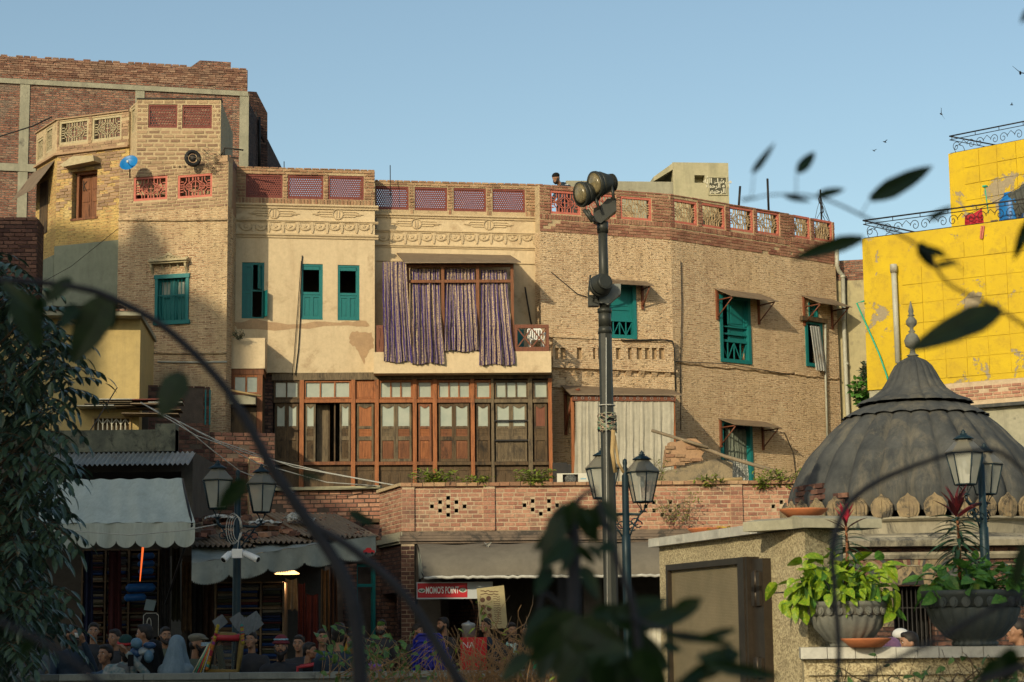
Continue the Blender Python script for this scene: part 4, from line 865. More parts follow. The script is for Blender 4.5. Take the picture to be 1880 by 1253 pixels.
for x0, x1, n, tm, rm, rm2, kind in bays:
 transom(x0, x1, n, tm, solid=(n == 0), pm='glass' if x0 < 550 else 'glass_fr'); rails(x0, x1, rm, rm2)
 lowpanel(x0, x1, 'wood_dk', 3 if x1 - x0 > 50 else 1)
 u0, u1, z0, z1 = wr(x0, 740, x1, 848); s = MB(); s.box(u0, u1, -.14, -.105, z1, z1 + .001)
 mid = (u0 + u1) / 2
 if kind.startswith('shut2') or kind == 'bars':
  fm = {'shut2': 'wood_dk', 'shut2o': 'wood_grey', 'shut2m': 'wood_dk', 'bars': 'wood_grey'}[kind]; lo = {'shut2': 'wood_dk', 'shut2o': 'wood_mid', 'shut2m': 'wood_mid', 'bars': 'wood_grey'}[kind]
  pm = 'glass_fr'
  shutter(crm, u0 + .03, mid - .003, z0 + .01, z1, fm, pm, lo if kind != 'shut2o' else 'wood_mid', lou='wood_grey' if kind == 'shut2o' else None); shutter(crm, mid + .003, u1 - .03, z0 + .01, z1, fm, pm, lo if kind != 'shut2o' else 'wood_mid', d=-.06 if kind != 'shut2m' else -.045)
  if kind == 'bars':
   for y in (772.5, 808.5): q = wr(x0, y - 1.3, x1, y + 1.3); b = MB(); b.box(u0, u1, -.03, .0, q[2], q[3]); add(b, 'iron_bar', M['iron'], crm, WD.M)
 elif kind == 'open':
  wd = .24
  shutter(crm, u0 + .02, u0 + .02 + wd, z0 + .01, z1, 'wood_grey', 'glass_fr', 'wood_dk'); shutter(crm, u1 - .02 - wd, u1 - .02, z0 + .01, z1, 'wood_grey', 'glass_fr', 'wood_dk')
  q = MB(); q.box(u0 + .27, u0 + .55, -.35, -.3, z0, z1); add(q, 'inner_board', M['wood_grey'], crm, WD.M)
  q = MB(); q.box(mid + .14, mid + .17, -.5, -.12, z0, z1); q.box(mid + .0, mid + .03, -.6, -.3, z0, z1); add(q, 'open_leaf', M['wood_dk'], crm, WD.M)
 elif kind == 'blank': shutter(crm, u0 + .03, u1 - .03, z0 + .01, z1, 'wood_grey', 'wood_or', 'wood_or')
 else: shutter(crm, u0 + .03, u1 - .03, z0 + .01, z1, 'wood_dk' if kind != 'shut1o' else 'wood_mid', 'glass_fr' if kind != 'shut1r' else M['frame_mah'], 'wood_or' if kind == 'shut1o' else 'wood_dk')
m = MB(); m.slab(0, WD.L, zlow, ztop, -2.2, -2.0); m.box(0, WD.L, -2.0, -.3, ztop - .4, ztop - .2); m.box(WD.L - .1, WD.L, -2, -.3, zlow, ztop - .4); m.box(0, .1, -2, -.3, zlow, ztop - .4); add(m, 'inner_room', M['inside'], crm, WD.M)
m = MB(); m.box(0, WD.L, -.3, 0, 0, zlow); add(m, 'base_wall', M['brick_dark'], crm, WD.M)
m = MB(); z0 = WD.uz(760, 893)[1] - .02; m.box(0, WD.L, -.02, .5, zlow - .2, z0 - .3); add(m, 'ledge', M['concrete'], crm, WD.M)
BX = Wall(419, 42.7, 486, 42.75, 690); d_ = .95
def br(x0, y0, x1, y1): return BX.rect(x0, y0, x1, y1)
q = br(419, 621, 486, 677); m = MB(); m.box(0, BX.L, -d_, 0, q[2], q[3]); add(m, 'bay_box', M['cream'], crm, BX.M)
q2 = br(424, 677, 483, 722); zz = q2[3] - .002
m = MB(); m.box(.03, BX.L - .03, -d_, -.03, q2[3] - .13, zz); m.box(.05, .12, -.1, -.04, q2[2], q2[3] - .13); m.box(BX.L - .17, BX.L - .05, -.1, -.04, q2[2] - 1.7, q2[3] - .13); m.box(.05, BX.L - .05, -.1, -.03, q2[2] - .06, q2[2])
wn = add(m, 'bay_window', M['wood_mid'], crm, BX.M)
m = MB(); r3 = br(431, 692, 472, 720); m.box(.12, BX.L - .17, -.09, -.05, q2[2], r3[2]); m.box(.12, BX.L - .17, -.09, -.05, r3[3], q2[3] - .13); mm = (r3[0] + r3[1]) / 2; m.box(mm - .02, mm + .02, -.09, -.05, r3[2], r3[3]); m.box(.12, r3[0], -.09, -.05, r3[2], r3[3]); m.box(r3[1], BX.L - .17, -.09, -.05, r3[2], r3[3]); add(m, 'sash', M['wood_or'], wn, BX.M)
for a, b in ((r3[0], mm - .02), (mm + .02, r3[1])): m = MB(); m.box(a, b, -.085, -.075, r3[2], r3[3]); add(m, 'pane', M['glass'], wn, BX.M)
m = MB(); zz2 = q2[3] - .13
for k in range(3): m.box(BX.L - .1, BX.L - .05, -.3 - k * .3, -.25 - k * .3, q2[2] - 1.7, zz2)
m.box(BX.L - .1, BX.L - .06, -d_, -.1, q2[2] - .4, q2[2]); m.box(BX.L - .1, BX.L - .06, -d_, -.1, q2[2] - 1.7, q2[2] - .9); add(m, 'bay_side', M['wood_dk'], crm, BX.M)
m = MB(); m.box(BX.L - .09, BX.L - .08, -d_, -.1, q2[2] - .9, zz2); add(m, 'pane', M['glass'], crm, BX.M)
q = br(421, 728, 483, 745); m = MB(); m.box(.0, BX.L - .18, -.4, .25, q[2], q[3]); add(m, 'concrete_ledge', M['concrete'], crm, BX.M)
m = MB(); q = br(421, 748, 483, 845); m.box(.05, BX.L - .18, -.12, -.05, q[2], q[3]); add(m, 'lower_boards', M['wood_dk'], crm, BX.M)
m = MB(); q = br(421, 760, 483, 845); m.box(0, .05, -.6, -.1, 0, q2[3] - .15); m.box(.05, BX.L - .1, -.6, -.3, 0, q[2]); add(m, 'brick_wall', M['brick_dark'], crm, BX.M)
m = MB(); m.tube([(BX.uz(420, 719)[0], -.3, BX.uz(420, 719)[1]), (BX.uz(481, 731)[0], -.32, BX.uz(481, 731)[1])], .025, 6); o = add(m, 'bamboo_pole', M['rope'], None, BX.M); tag(o, 'short bamboo pole lying under the small corner bay window', 'pole')
a = C1.w(0, 0, 0); b = C1.w(C1.L, 0, 0); c = C2.w(C2.L, 0, 0)
closed_body(crm, [(a.x, a.y), (b.x, b.y + .2), (b.x + .01, b.y + 1.0), (c.x, c.y)], 54, zm - .3, M['brick_red'], roof_z=zm - .15)
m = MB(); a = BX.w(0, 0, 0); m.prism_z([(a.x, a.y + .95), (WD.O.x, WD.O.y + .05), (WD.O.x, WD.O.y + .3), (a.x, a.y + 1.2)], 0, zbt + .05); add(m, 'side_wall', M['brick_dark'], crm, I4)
# ================================================================ curved brick house
zq = P(993, 340, 44.72).z
YA = YZ(1235, 358, zq); YB = YZ(1455, 394, zq); YC = YZ(1538, 409, zq)
QA = Wall(993, 44.72, 1235, YA, 600); QB = Wall(1235, YA, 1455, YB, 600); QC = Wall(1455, YB, 1538, YC, 600)
crv = thing('curved_brick_house', 'long old brick house, tan wall bending back in three planes under red pierced parapet', 'building', (QA.O.x + 3, QA.O.y, 0))
def qrect(wall, *r): return wall.rect(*r)
jA = [qrect(QA, 1010, 351, 1066, 394), qrect(QA, 1075, 356, 1130, 398), qrect(QA, 1139, 362, 1196, 404)]
jB = [qrect(QB, 1236.5, 368, 1280, 412), qrect(QB, 1288, 375, 1331, 419), qrect(QB, 1339, 381, 1383, 425), qrect(QB, 1389, 388, 1431, 431)]
jC = [qrect(QC, 1458, 397, 1487, 438), qrect(QC, 1494, 404, 1528, 443)]
zs = {}
dA = qrect(QA, 1110, 520, 1167, 622); dB = qrect(QB, 1322, 545, 1377, 667); dB2 = qrect(QB, 1324, 775, 1381, 900); dC = qrect(QC, 1479, 591, 1509, 674); dC2 = qrect(QC, 1484, 556, 1501, 586)
for w_, js, ds, bs, mx in ((QA, jA, [dA], 3, 1100), (QB, jB, [dB, dB2], 4, 1345), (QC, jC, [dC, dC2], 2, 1495)):
 yb = {QA: 432, QB: 462, QC: 485}[w_]; zq0 = QA.uz(1100, 432)[1]
 m = MB(); m.slab(0, w_.L, 0, zq0, -.32, 0, ds); add(m, 'brick_wall', M['brick_curve'], crv, w_.M)
 m = MB(); m.slab(0, w_.L, zq0, zq, -.28, -.002, js); add(m, 'parapet', M['mortar_pale'], crv, w_.M)
 zj = max(r[2] for r in js); zsd = min(r[2] for r in js) - .005
 lay_bricks(crv, w_, 0, w_.L, zq0, zsd - .13, M['bricks_redd'], bw=.2, bh=.07, joint=.014, budget=45, skip=.04)
 lay_bricks(crv, w_, 0, w_.L, zsd - .13, zsd, M['bricks_redd'], bw=.075, bh=.13, budget=20, soldier=True)
 lay_bricks(crv, w_, 0, w_.L, zsd, zq + .03, M['bricks_redd'], bw=.2, bh=.072, holes=js, budget=38)
 for k, r in enumerate(js): put_jali(crv, w_, r, JP2 if (w_ is not QA or k == 2) else JP, 'lattice_screen')
 zl = QB.uz(1300, 672)[1]; m = MB(); n = 24; m.tube([(w_.L * k / n, -.012, zl + .015 * math.sin(k * 1.7) + .01 * math.sin(k * .6)) for k in range(n + 1)], .028, 6)
 if w_ is not QA: add(m, 'string_course', M['brick_curve'], crv, w_.M)
m = MB(); a = QA.uz(1132, 380)[0]; m.box(a, QA.L - .05, -1.6, -1.5, zq - 1.2, zq - .12); add(m, 'roof_store_wall', M['brick_tan'], crv, QA.M)
m = MB(); m.box(.05, QB.uz(1334, 380)[0], -1.6, -1.5, zq - 1.2, zq - .12); add(m, 'roof_store_wall', M['brick_tan'], crv, QB.M)
m = MB(); m.box(.05, QC.L - .1, -1.6, -1.5, zq - 1.2, zq - .12); add(m, 'roof_store_wall', M['brick_tan'], crv, QC.M)
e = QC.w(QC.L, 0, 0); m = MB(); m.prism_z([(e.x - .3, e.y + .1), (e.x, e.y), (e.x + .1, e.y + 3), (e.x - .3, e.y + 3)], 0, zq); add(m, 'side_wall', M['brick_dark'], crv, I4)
pts = [(w.w(0, 0, 0).x, w.w(0, 0, 0).y) for w in (QA, QB, QC)] + [(e.x, e.y)]
closed_body(crv, pts, 58, zq - .9, M['brick_red'], roof_z=zq - .95)
def teal_door(wall, rect, kind, parent=crv, ajar=.4):
 u0, u1, z0, z1 = rect; t = .075; h = z1 - z0; m = MB()
 m.box(u0 - .01, u0 + t, -.15, .03, z0, z1); m.box(u1 - t, u1 + .01, -.15, .03, z0, z1); m.box(u0 + t, u1 - t, -.15, .03, z1 - t, z1); m.box(u0 + t, u1 - t, -.15, .03, z0, z0 + .09)
 w = add(m, 'door_frame', M['teal'], parent, wall.M); a, b = u0 + t, u1 - t; mid = a + (b - a) * .32
 m = MB(); la, lb = (mid, b) if kind != 'A' else (a, b)
 zl = z0 + h * (.34 if kind != 'C' else .1)
 m.box(la, la + .05, -.12, -.08, zl, z1 - t); m.box(lb - .05, lb, -.12, -.08, zl, z1 - t)
 for f0, f1 in ((.34, .38), (.52, .56), (.9, .95)): m.box(la + .05, lb - .05, -.12, -.08, z0 + h * f0, z0 + h * f1)
 m.box(la + .05, lb - .05, -.115, -.1, zl, z1 - t); m.box(la + .1, lb - .1, -.1, -.085, z0 + h * .6, z0 + h * .87)
 if kind != 'C': add(m, 'door_leaf', M['teal'], w, wall.M)
 if kind in 'AB':
  m = MB(); m.box(a, b, -.1, -.03, z0 + h * .31, z0 + h * .345)
  if kind == 'B': m.box(a, b, -.08, -.03, z0 + h * .42, z0 + h * .445); m.box(a, b, -.08, -.03, z0 + h * .53, z0 + h * .55)
  zz0, zz1 = z0 + .09, z0 + h * .31; n = 4; step = (b - a) / n
  for k in range(n + 1): m.box(a + step * k - .012, a + step * k + .012, -.07, -.045, zz0, zz1)
  for k in range(n): p_, q_ = ((a + step * k, zz1), (a + step * (k + 1), zz0)) if k % 2 == 0 else ((a + step * k, zz0), (a + step * (k + 1), zz1)); m.strip([p_, q_], .02, -.068, -.05)
  add(m, 'railing', M['teal'], w, wall.M)
 return w
teal_door(QA, dA, 'A'); teal_door(QB, dB, 'B'); teal_door(QB, dB2, 'C'); teal_door(QC, dC, 'C')
hood(crv, QA, 1104, 1185, 512, 521, .5); hood(crv, QB, 1311, 1396, 529, 544, .62); hood(crv, QC, 1471, 1530, 542, 555, .62); hood(crv, QB, 1318, 1404, 768, 780, .6)
m = MB(); m.slab(dC2[0], dC2[1], dC2[2], dC2[3], -.1, .02, [(dC2[0] + .04, dC2[1] - .04, dC2[2] + .04, dC2[3])]); 
for k in range(5): m.strip([(dC2[0] + .02, dC2[2] + .04 + k * .06), (dC2[1] - .02, dC2[2] + .1 + k * .06)], .006, -.02, -.01); m.strip([(dC2[1] - .02, dC2[2] + .04 + k * .06), (dC2[0] + .02, dC2[2] + .1 + k * .06)], .006, -.03, -.02)
add(m, 'vent_grille', M['teal'], crv, QC.M)
q = QC.rect(1468, 584, 1513, 592); m = MB(); m.box(q[0], q[1], 0, .12, q[2], q[3]); add(m, 'timber_lintel', M['wood_dk'], crv, QC.M)
m = MB(); a = QC.uz(1483, 600); b = QC.uz(1490, 676); n = 16
for j, (uu, zz) in enumerate((QC.uz(1483, 598), QC.uz(1489, 680))):
 for i in range(n + 1): m.v.append((uu + .36 * i / n + (.03 if j else 0), -(.08 + .06 * j + .035 * math.sin(i / n * 6.283 * 4)), zz - .02 * (i % 4 == 0)))
for i in range(n): m.f.append((n + 1 + i, n + 2 + i, i + 1, i)); m.sm.append(True); m.mi.append(0)
o = add(m, 'corrugated_sheet', M['tin_grey'], None, QC.M); tag(o, 'grimy corrugated sheet propped in the narrow teal window of the brick house', 'sheet')
q = QA.rect(1012, 632, 1238, 712); m = MB(); zr0 = q[2]; ul, ur = 0.25, QA.uz(1237, 670)[0]; q = (ul, ur, q[2], q[3])
wins = [QA.rect(x, 640, x + w_, 661) for x, w_ in ((1016, 8), (1026, 9), (1056, 10), (1086, 5), (1095, 10), (1111, 8), (1128, 8), (1150, 7), (1166, 10), (1181, 9), (1194, 9), (1207, 10))]
zt2 = QA.uz(1120, 626)[1]; zb2 = QA.uz(1120, 676)[1]
wins = [(a, b, c, d) for a, b, c, d in wins if a > ul + .02]
m.slab(ul, ur, zb2, zt2, 0, .1, wins); m.box(ul - .03, ur + .03, 0, .14, zb2 - .06, zb2); m.box(ul - .02, ur + .02, 0, .13, zt2, zt2 + .04)
add(m, 'balcony_relief', M['brick_curve'], crv, QA.M)
for k, r in enumerate(wins): put_jali(crv, QA, r, JT, 'pierced_panel', .02)
for k in range(9):
 r = QA.rect(1026 + k * 24, 683, 1036 + k * 24, 702); m = MB(); m.prism_x([(0, r[3]), (-.13, r[3]), (-.06, (r[2] + r[3]) / 2), (0, r[2])], max(r[0], ul), r[1]); add(m, 'corbel', M['brick_curve'], crv, QA.M)
m = MB(); m.box(ul, ur, 0, .05, QA.uz(1120, 716)[1], zb2 - .06); add(m, 'corbel_band', M['brick_curve'], crv, QA.M)
def cable(pts, r=.012, wall=None, d=.03, mat='black', name='cable', label='thin cable', cat='cable', n=5, parent=None, sag=0):
 m = MB(); v = []
 for x, y in pts: u, z = wall.uz(x, y, d); v.append((u, -d, z))
 m.tube(v, r, n); o = add(m, name, M[mat], parent, wall.M)
 if parent is None: tag(o, label, cat)
 return o
cable([(1140, 624), (1150, 625), (1215, 624), (1234, 626), (1238, 640), (1240, 718)], .016, QA, .16, parent=crv)
m = MB(); pp = [QC.uz(x, y) for x, y in ((1530, 452), (1530, 490), (1534, 500), (1541, 508), (1543, 600), (1547, 700), (1551, 778))]; m.tube([(u, -.12, z) for u, z in pp] + [(pp[-1][0], -.12, 0)], .055, 8)
for x, y in ((1541, 512), (1542, 590), (1547, 672)): u, z = QC.uz(x, y); m.lathe([(.068, 0), (.068, .06)], 8, (u, -.12, z))
o = add(m, 'drainpipe', M['pipe'], crv, QC.M)
m = MB(); pp = [QC.uz(x, y) for x, y in ((1512, 590), (1512, 680), (1516, 820))]; m.tube([(u, -.06, z) for u, z in pp], .03, 6); add(m, 'thin_pipe', M['pipe'], crv, QC.M)
for x, yt, yb_, w_, lab in ((1361, 341, 375, QB, 'short dark rod upright on the roof parapet, left of the pair'), (1416, 327, 378, QB, 'tall dark rod upright on the roof parapet, right of the pair')):
 m = MB(); a = w_.uz(x, yb_); b = w_.uz(x + (3 if x < 1400 else -2), yt); m.tube([(a[0], .1, a[1] - .1), (b[0], .1, b[1])], .03, 5); o = add(m, 'roof_rod', M['iron'], None, w_.M); tag(o, lab, 'rod', 'rods on the brick parapet')
t = thing('antenna_mast', 'tall aerial mast with coiled wires on the far right parapet corner', 'antenna', tuple(QC.w(QC.uz(1516, 400)[0], -.15, zq)), QC.rz)
m = MB(); m.tube([(0, 0, 0), (0, 0, .85)], .022, 5); add(m, 'mast', M['iron'], t)
m = MB()
for k in range(7): a = rng.uniform(0, 6.28); m.tube([(0, 0, rng.uniform(.5, .8)), (.12 * math.cos(a), .1 * math.sin(a), rng.uniform(.2, .5)), (.5 * math.cos(a), .1, 0)], .007, 3)
m.tube([(.08 * math.sin(k), 0, .2 + .08 * k) for k in range(8)], .02, 4); add(m, 'wires', M['iron'], t)
for x, w_, y0, y1, lab in ((719, C1, 298, 333, 'thin aerial rod on the roof right of centre cream parapet'), (523, C1, 291, 310, 'thin aerial rod above the left cream parapet')):
 m = MB(); a = C1.uz(x, y1); b = C1.uz(x - .5, y0); m.tube([(a[0], .3, a[1] - .3), (b[0], .3, b[1])], .01, 4); tag(add(m, 'aerial_rod', M['iron'], None, C1.M), lab, 'antenna')
aw = thing('canvas_shelter', 'brown tin awning with off white canvas drapes against the brick house', 'awning', tuple(QA.w(QA.uz(1145, 880)[0], .6, QA.uz(1145, 880)[1])), QA.rz)
AW = Wall(1050, 43.6, 1240, 43.9, 800); zA = AW.uz(1145, 727)[1]
a0 = QA.w(QA.uz(1030, 713)[0], 0, QA.uz(1100, 712)[1]); a1 = QA.w(QA.uz(1225, 716)[0], 0, QA.uz(1100, 712)[1]); f0 = AW.w(AW.uz(1046, 722)[0], .1, zA); f1 = AW.w(AW.uz(1252, 727)[0], .1, zA); up = Vector((0, 0, .03))
m = MB(); m.v = [tuple(p) for p in (f0, f1, a1, a0, f0 + up, f1 + up, a1 + up, a0 + up)]
for f in ((0, 1, 5, 4), (1, 2, 6, 5), (2, 3, 7, 6), (3, 0, 4, 7), (4, 5, 6, 7), (3, 2, 1, 0)): m.f.append(f); m.sm.append(False); m.mi.append(0)
add(m, 'roof_sheet', M['tin'], aw, I4)
m = MB(); q = AW.rect(1050, 727, 1240, 737); m.box(q[0], q[1], -.02, .03, q[2], q[3] - .01); v_ = add(m, 'valance', M['frame_mah'], aw, AW.M)
for k in range(15):
 u = q[0] + (q[1] - q[0]) * (k + .5) / 15; zz = (q[2] + q[3]) / 2; m = MB(); m.tube([(u + .03 * math.cos(t_), -.035, zz + .03 * math.sin(t_)) for t_ in [i * math.pi / 5 for i in range(11)]], .006, 4, caps=False); add(m, 'ring', M['tin_grey'], v_, AW.M)
m = MB(); za_ = AW.uz(1145, 890)[1]
for x, mt in ((1052, 0), (1238, 0)): q = AW.rect(x - 2.5, 730, x + 3, 890); m.box(q[0], q[1], -.08, -.02, za_ - .5, q[3])
add(m, 'post', M['wood_or'], aw, AW.M)
for (a, b, s_) in ((1056, 1118, 4), (1116, 1172, 5), (1170, 1236, 6)): cloth(aw, AW, a, b, a - 1, b + 1, 734, 886, M['curtain_w'], d=.0, amp=.022, folds=4.3, seed=s_, name='canvas_drape')
m = MB(); u, z = QA.uz(1036, 720); m.box(u - .02, u + .04, .0, .06, z - 1.0, z); m.tube([(u, -.05, z - .9), (u, -.5, z - .1)], .03, 5); m.tube([(u, -.05, z - .05), (u, -.9, z - .05)], .03, 5); add(m, 'bracket', M['frame_mah'], aw, QA.M)
# ================================================================ rooftop concrete stair room
RZ = Wall(1040, 47, 1338, 47.4, 330)
rt = thing('rooftop_stair_room', 'weathered concrete stair room on the roof with sloping end and carved calligraphy tile', 'building', (RZ.w(RZ.L * .7, 0, 0).x, RZ.w(RZ.L, 0, 0).y, zq - 1))
q = RZ.rect(1236, 299, 1338, 380); nr = RZ.rect(1275, 322, 1294, 336); m = MB(); m.slab(q[0], q[1], q[2] - 1, q[3], -.3, 0, [nr]); m.box(q[1] - .3, q[1], -3, -.301, q[2] - 1, q[3]); m.box(q[0], q[1] - .3, -3.2, -3.0, q[2] - 1, q[3]); m.box(q[0], q[1] - .3, -3, -.301, q[3] - .2, q[3] - .01); m.box(nr[0] - .1, nr[1] + .1, -.34, -.301, nr[2] - .1, nr[3] + .1)
add(m, 'room_wall', M['concrete_pale'], rt, RZ.M)
tri = [RZ.uz(x, y) for x, y in ((1200, 333), (1236, 311), (1236, 299), (1200, 325))]; m = MB(); m.prism(tri, -3, 0); add(m, 'sloping_slab', M['concrete_pale'], rt, RZ.M)
q = RZ.rect(1040, 333, 1236, 380); m = MB(); m.box(q[0], q[1], -.2, -.01, q[2] - 1, q[3]); m.box(RZ.uz(1204, 333)[0], q[1], -2.5, -2.3, q[3], q[3] + .5); add(m, 'low_wall', M['concrete'], rt, RZ.M)
q = RZ.rect(1300, 325, 1335, 359); m = MB(); m.slab(q[0], q[1], q[2], q[3], 0, .03, [(q[0] + .03, q[1] - .03, q[2] + .03, q[3] - .03)]); tl = add(m, 'calligraphy_tile', M['concrete_pale'], rt, RZ.M)
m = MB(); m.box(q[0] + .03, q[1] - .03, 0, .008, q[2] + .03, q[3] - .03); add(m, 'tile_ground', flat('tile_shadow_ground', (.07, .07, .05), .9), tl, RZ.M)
w_ = q[1] - q[0]
ar = N('tile_relief_plaster').fin((.55, .52, .4), .9)
small_text(tl, '\uFDF2 \u0621\uFE8E\uFEB7 \uFE8E\uFEE3', w_ * .36, RZ.M @ Matrix.Translation(((q[0] + q[1]) / 2, -.012, q[2] + w_ * .74)), ar, 'calligraphy', .008, bold=.004)
small_text(tl, '\uFE94\uFEE4\uFEA3\uFEAE\uFEDF\uFE8D \uFDF2', w_ * .3, RZ.M @ Matrix.Translation(((q[0] + q[1]) / 2, -.012, q[2] + w_ * .48)), ar, 'calligraphy', .008, bold=.004)
small_text(tl, '\uFEE2\uFEF4\uFEA3\uFEAE\uFEDF\uFE8D', w_ * .34, RZ.M @ Matrix.Translation(((q[0] + q[1]) / 2, -.012, q[2] + w_ * .22)), ar, 'calligraphy', .008, bold=.004)
# ================================================================ beige block and far brick roof between the houses
BG = Wall(1530, 49.5, 1600, 49.3, 600)
bg_ = thing('beige_rendered_block', 'narrow beige rendered building with brick top between brick house and yellow house', 'building', tuple(BG.w(.4, 0, 0)))
zz = BG.uz(1565, 515)[1]; m = MB(); m.box(0, BG.L + 1.5, -5, 0, 0, zz); add(m, 'rendered_wall', M['beige'], bg_, BG.M)
zz2 = BG.uz(1565, 477)[1]; m = MB(); m.box(0, BG.L + 1.5, -5, -.05, zz + .001, zz2); add(m, 'brick_top', M['brick_red'], bg_, BG.M)
cable([(1553, 507), (1553, 600), (1557, 770)], .02, BG, .05, parent=bg_)
# ================================================================ yellow house
zy = P(1587, 439, 41.5).z; Y2 = YZ(1990, 388, zy)
YW = Wall(1587, 41.5, 1990, Y2, 560)
yel = thing('yellow_house', 'bright yellow cracked house with roof terrace railing at far right', 'building', tuple(YW.w(2, 0, 0)))
YW2 = Wall(1743, 45.5, 1990, YZ(1990, 236, P(1743, 283, 45.5).z), 330); zy2 = P(1743, 283, 45.5).z
zyb = YW.uz(1800, 700)[1]
m = MB(); m.slab(0, YW.L, zyb + .0, zy, -.3, 0); m.box(0, .3, -7, -.301, zyb, zy); add(m, 'plastered_wall', M['yellow'], yel, YW.M)
m = MB(); m.slab(0.02, YW.L, 0, zyb, -.3, -.04); add(m, 'base_wall', M['concrete'], yel, YW.M)
m = MB(); m.slab(0, YW2.L, zy - .3, zy2, -.3, 0); m.box(0, .3, -6, -.301, zy - .3, zy2); add(m, 'upper_wall', M['yellow'], yel, YW2.M)
m = MB(); m.box(.3, YW.L, -7, -.301, zy - .35, zy - .15); add(m, 'roof', M['roof'], yel, YW.M)
m = MB(); m.box(.3, YW2.L, -6, -.301, zy2 - .35, zy2 - .15); add(m, 'upper_roof', M['roof'], yel, YW2.M)
def panels(wall, xs, ys, x_ref, y_ref, d=.013, skiprows=()):
 us = [wall.uz(x, y_ref)[0] for x in xs]; zs = [wall.uz(x_ref, y)[1] for y in ys]
 for i in range(len(us) - 1):
  for j in range(len(zs) - 1):
   g = .006; a, b, c, e = us[i] + g, us[i + 1] - g, zs[j + 1] + g, zs[j] - g; m = MB()
   j4 = [rng.uniform(-.004, .004) for _ in range(4)]; dd = d + rng.uniform(-.004, .006)
   m.prism([(a + j4[0], c), (b, c + j4[1]), (b + j4[2], e), (a, e + j4[3])], 0, dd); add(m, 'panel', M['yellow'], yel, wall.M)
panels(YW, [1658, 1695, 1733, 1772, 1812, 1852, 1895, 1940], [478, 512, 548, 585, 622, 657, 692], 1770, 560)
panels(YW, [1720, 1770, 1806, 1848, 1895, 1940], [440, 470], 1800, 450, .015)
panels(YW2, [1771, 1799, 1832, 1868, 1905, 1945], [270, 302, 333, 363], 1810, 320, .015)
q = YW.rect(1700, 700, 1990, 735); m = MB(); m.box(YW.uz(1700, 700)[0], YW.L, -.04, .0, YW.uz(1800, 748)[1], zyb - .002); add(m, 'mortar_bed', M['mortar_terr'], yel, YW.M)
lay_bricks(yel, YW, YW.uz(1745, 720)[0], YW.L, YW.uz(1800, 735)[1], YW.uz(1800, 705)[1], M['bricks_terr'], bw=.2, bh=.075, budget=90, skip=.2)
m = MB(); m.box(-.02, YW.L, -.1, .12, YW.uz(1800, 750)[1], YW.uz(1800, 744)[1]); add(m, 'ledge', M['dome'], yel, YW.M)
m = MB(); pp = [YW.uz(x, y) for x, y in ((1644, 494), (1652, 668))]; m.tube([(u, -.1, z) for u, z in pp], .06, 8); u, z = pp[0]; m.lathe([(.075, -.1), (.08, 0), (.075, .08), (.0, .09)], 10, (u, -.1, z)); add(m, 'drainpipe', M['pipe'], yel, YW.M)
green = flat('green_hose_plastic', (.01, .33, .2), .45)
m = MB(); v = []
for x, y in ((1587, 553), (1573, 557), (1592, 600), (1614, 650), (1628, 690), (1634, 712)): u, z = YW.uz(x, y, .1); v.append((u, -.1, z))
m.tube(v, .018, 6); tag(add(m, 'garden_hose', green, None, YW.M), 'green hose hanging down the edge of the yellow house', 'hose')
def scroll_rail(wall, u0, u1, z, h=.42, back=2.5, d=-.1, name='roof_railing'):
 m = MB(); d_ = -d
 m.tube([(u0, d_, z + h), (u1, d_, z + h)], .018, 5); m.tube([(u0, d_, z + h * .8), (u1, d_, z + h * .8)], .01, 5); m.tube([(u0, d_, z + .03), (u1, d_, z + .03)], .008, 4)
 m.tube([(u0, d_, z + h), (u0 + .6, d_ + back, z + h)], .018, 5); m.tube([(u0, d_, z + h * .8), (u0 + .6, d_ + back, z + h * .8)], .01, 5)
 n = int((u1 - u0) / .62)
 for k in range(n):
  c = u0 + .06 + k * .62
  for s_, o in ((1, .1), (-1, .5)):
   cx = c + o; pts = [(cx + s_ * (.11 - .006 * t) * math.cos(t * .55) * 1, d_, z + .17 + (.13 - .007 * t) * math.sin(t * .55)) for t in range(17)]
   m.tube(pts, .008, 4, caps=False)
  m.tube([(c + .2, d_, z + .2), (c + .3, d_, z + .3), (c + .4, d_, z + .2)], .008, 4); m.tube([(c, d_, z + h * .8), (c, d_, z + h)], .009, 4)
 for k in range(4):
  t = (k + .5) / 4; x = u0 + .6 * t; y = d_ + back * t; m.tube([(x + .08 * math.cos(a), y + .1 * math.cos(a), z + .17 + .12 * math.sin(a)) for a in [i * .8 for i in range(9)]], .008, 4, caps=False)
 return m
add(scroll_rail(YW, -.0, YW.L, zy), 'roof_railing', M['iron'], yel, YW.M); add(scroll_rail(YW2, 0, YW2.L, zy2, h=.45), 'upper_roof_railing', M['iron'], yel, YW2.M)
q = YW.uz(1832, 400); c = YW.w(q[0], -.8, zy - .15) + Vector((.02, 0, .06))
t = thing('water_tank', 'ribbed blue plastic water tank on the yellow house terrace', 'water tank', tuple(c)); blue = mk('blue_tank_plastic', (.01, .16, .48), (.015, .12, .36), 6, .35, .1, 20, .002)
m = MB(); m.lathe([(.24, 0), (.25, .05)] + [(.25 + .012 * (k % 2), .08 + k * .06) for k in range(10)] + [(.24, .68), (.17, .74), (.16, .78)], 22); add(m, 'tank', blue, t)
m = MB(); m.lathe([(.13, .78), (.14, .8), (.14, .84), (.02, .86)], 16); add(m, 'lid', blue, t); m = MB(); m.lathe([(.03, 0), (.045, .01), (.03, .02)], 8, (-.05, -.27, .18)); add(m, 'outlet', M['tin_grey'], t)
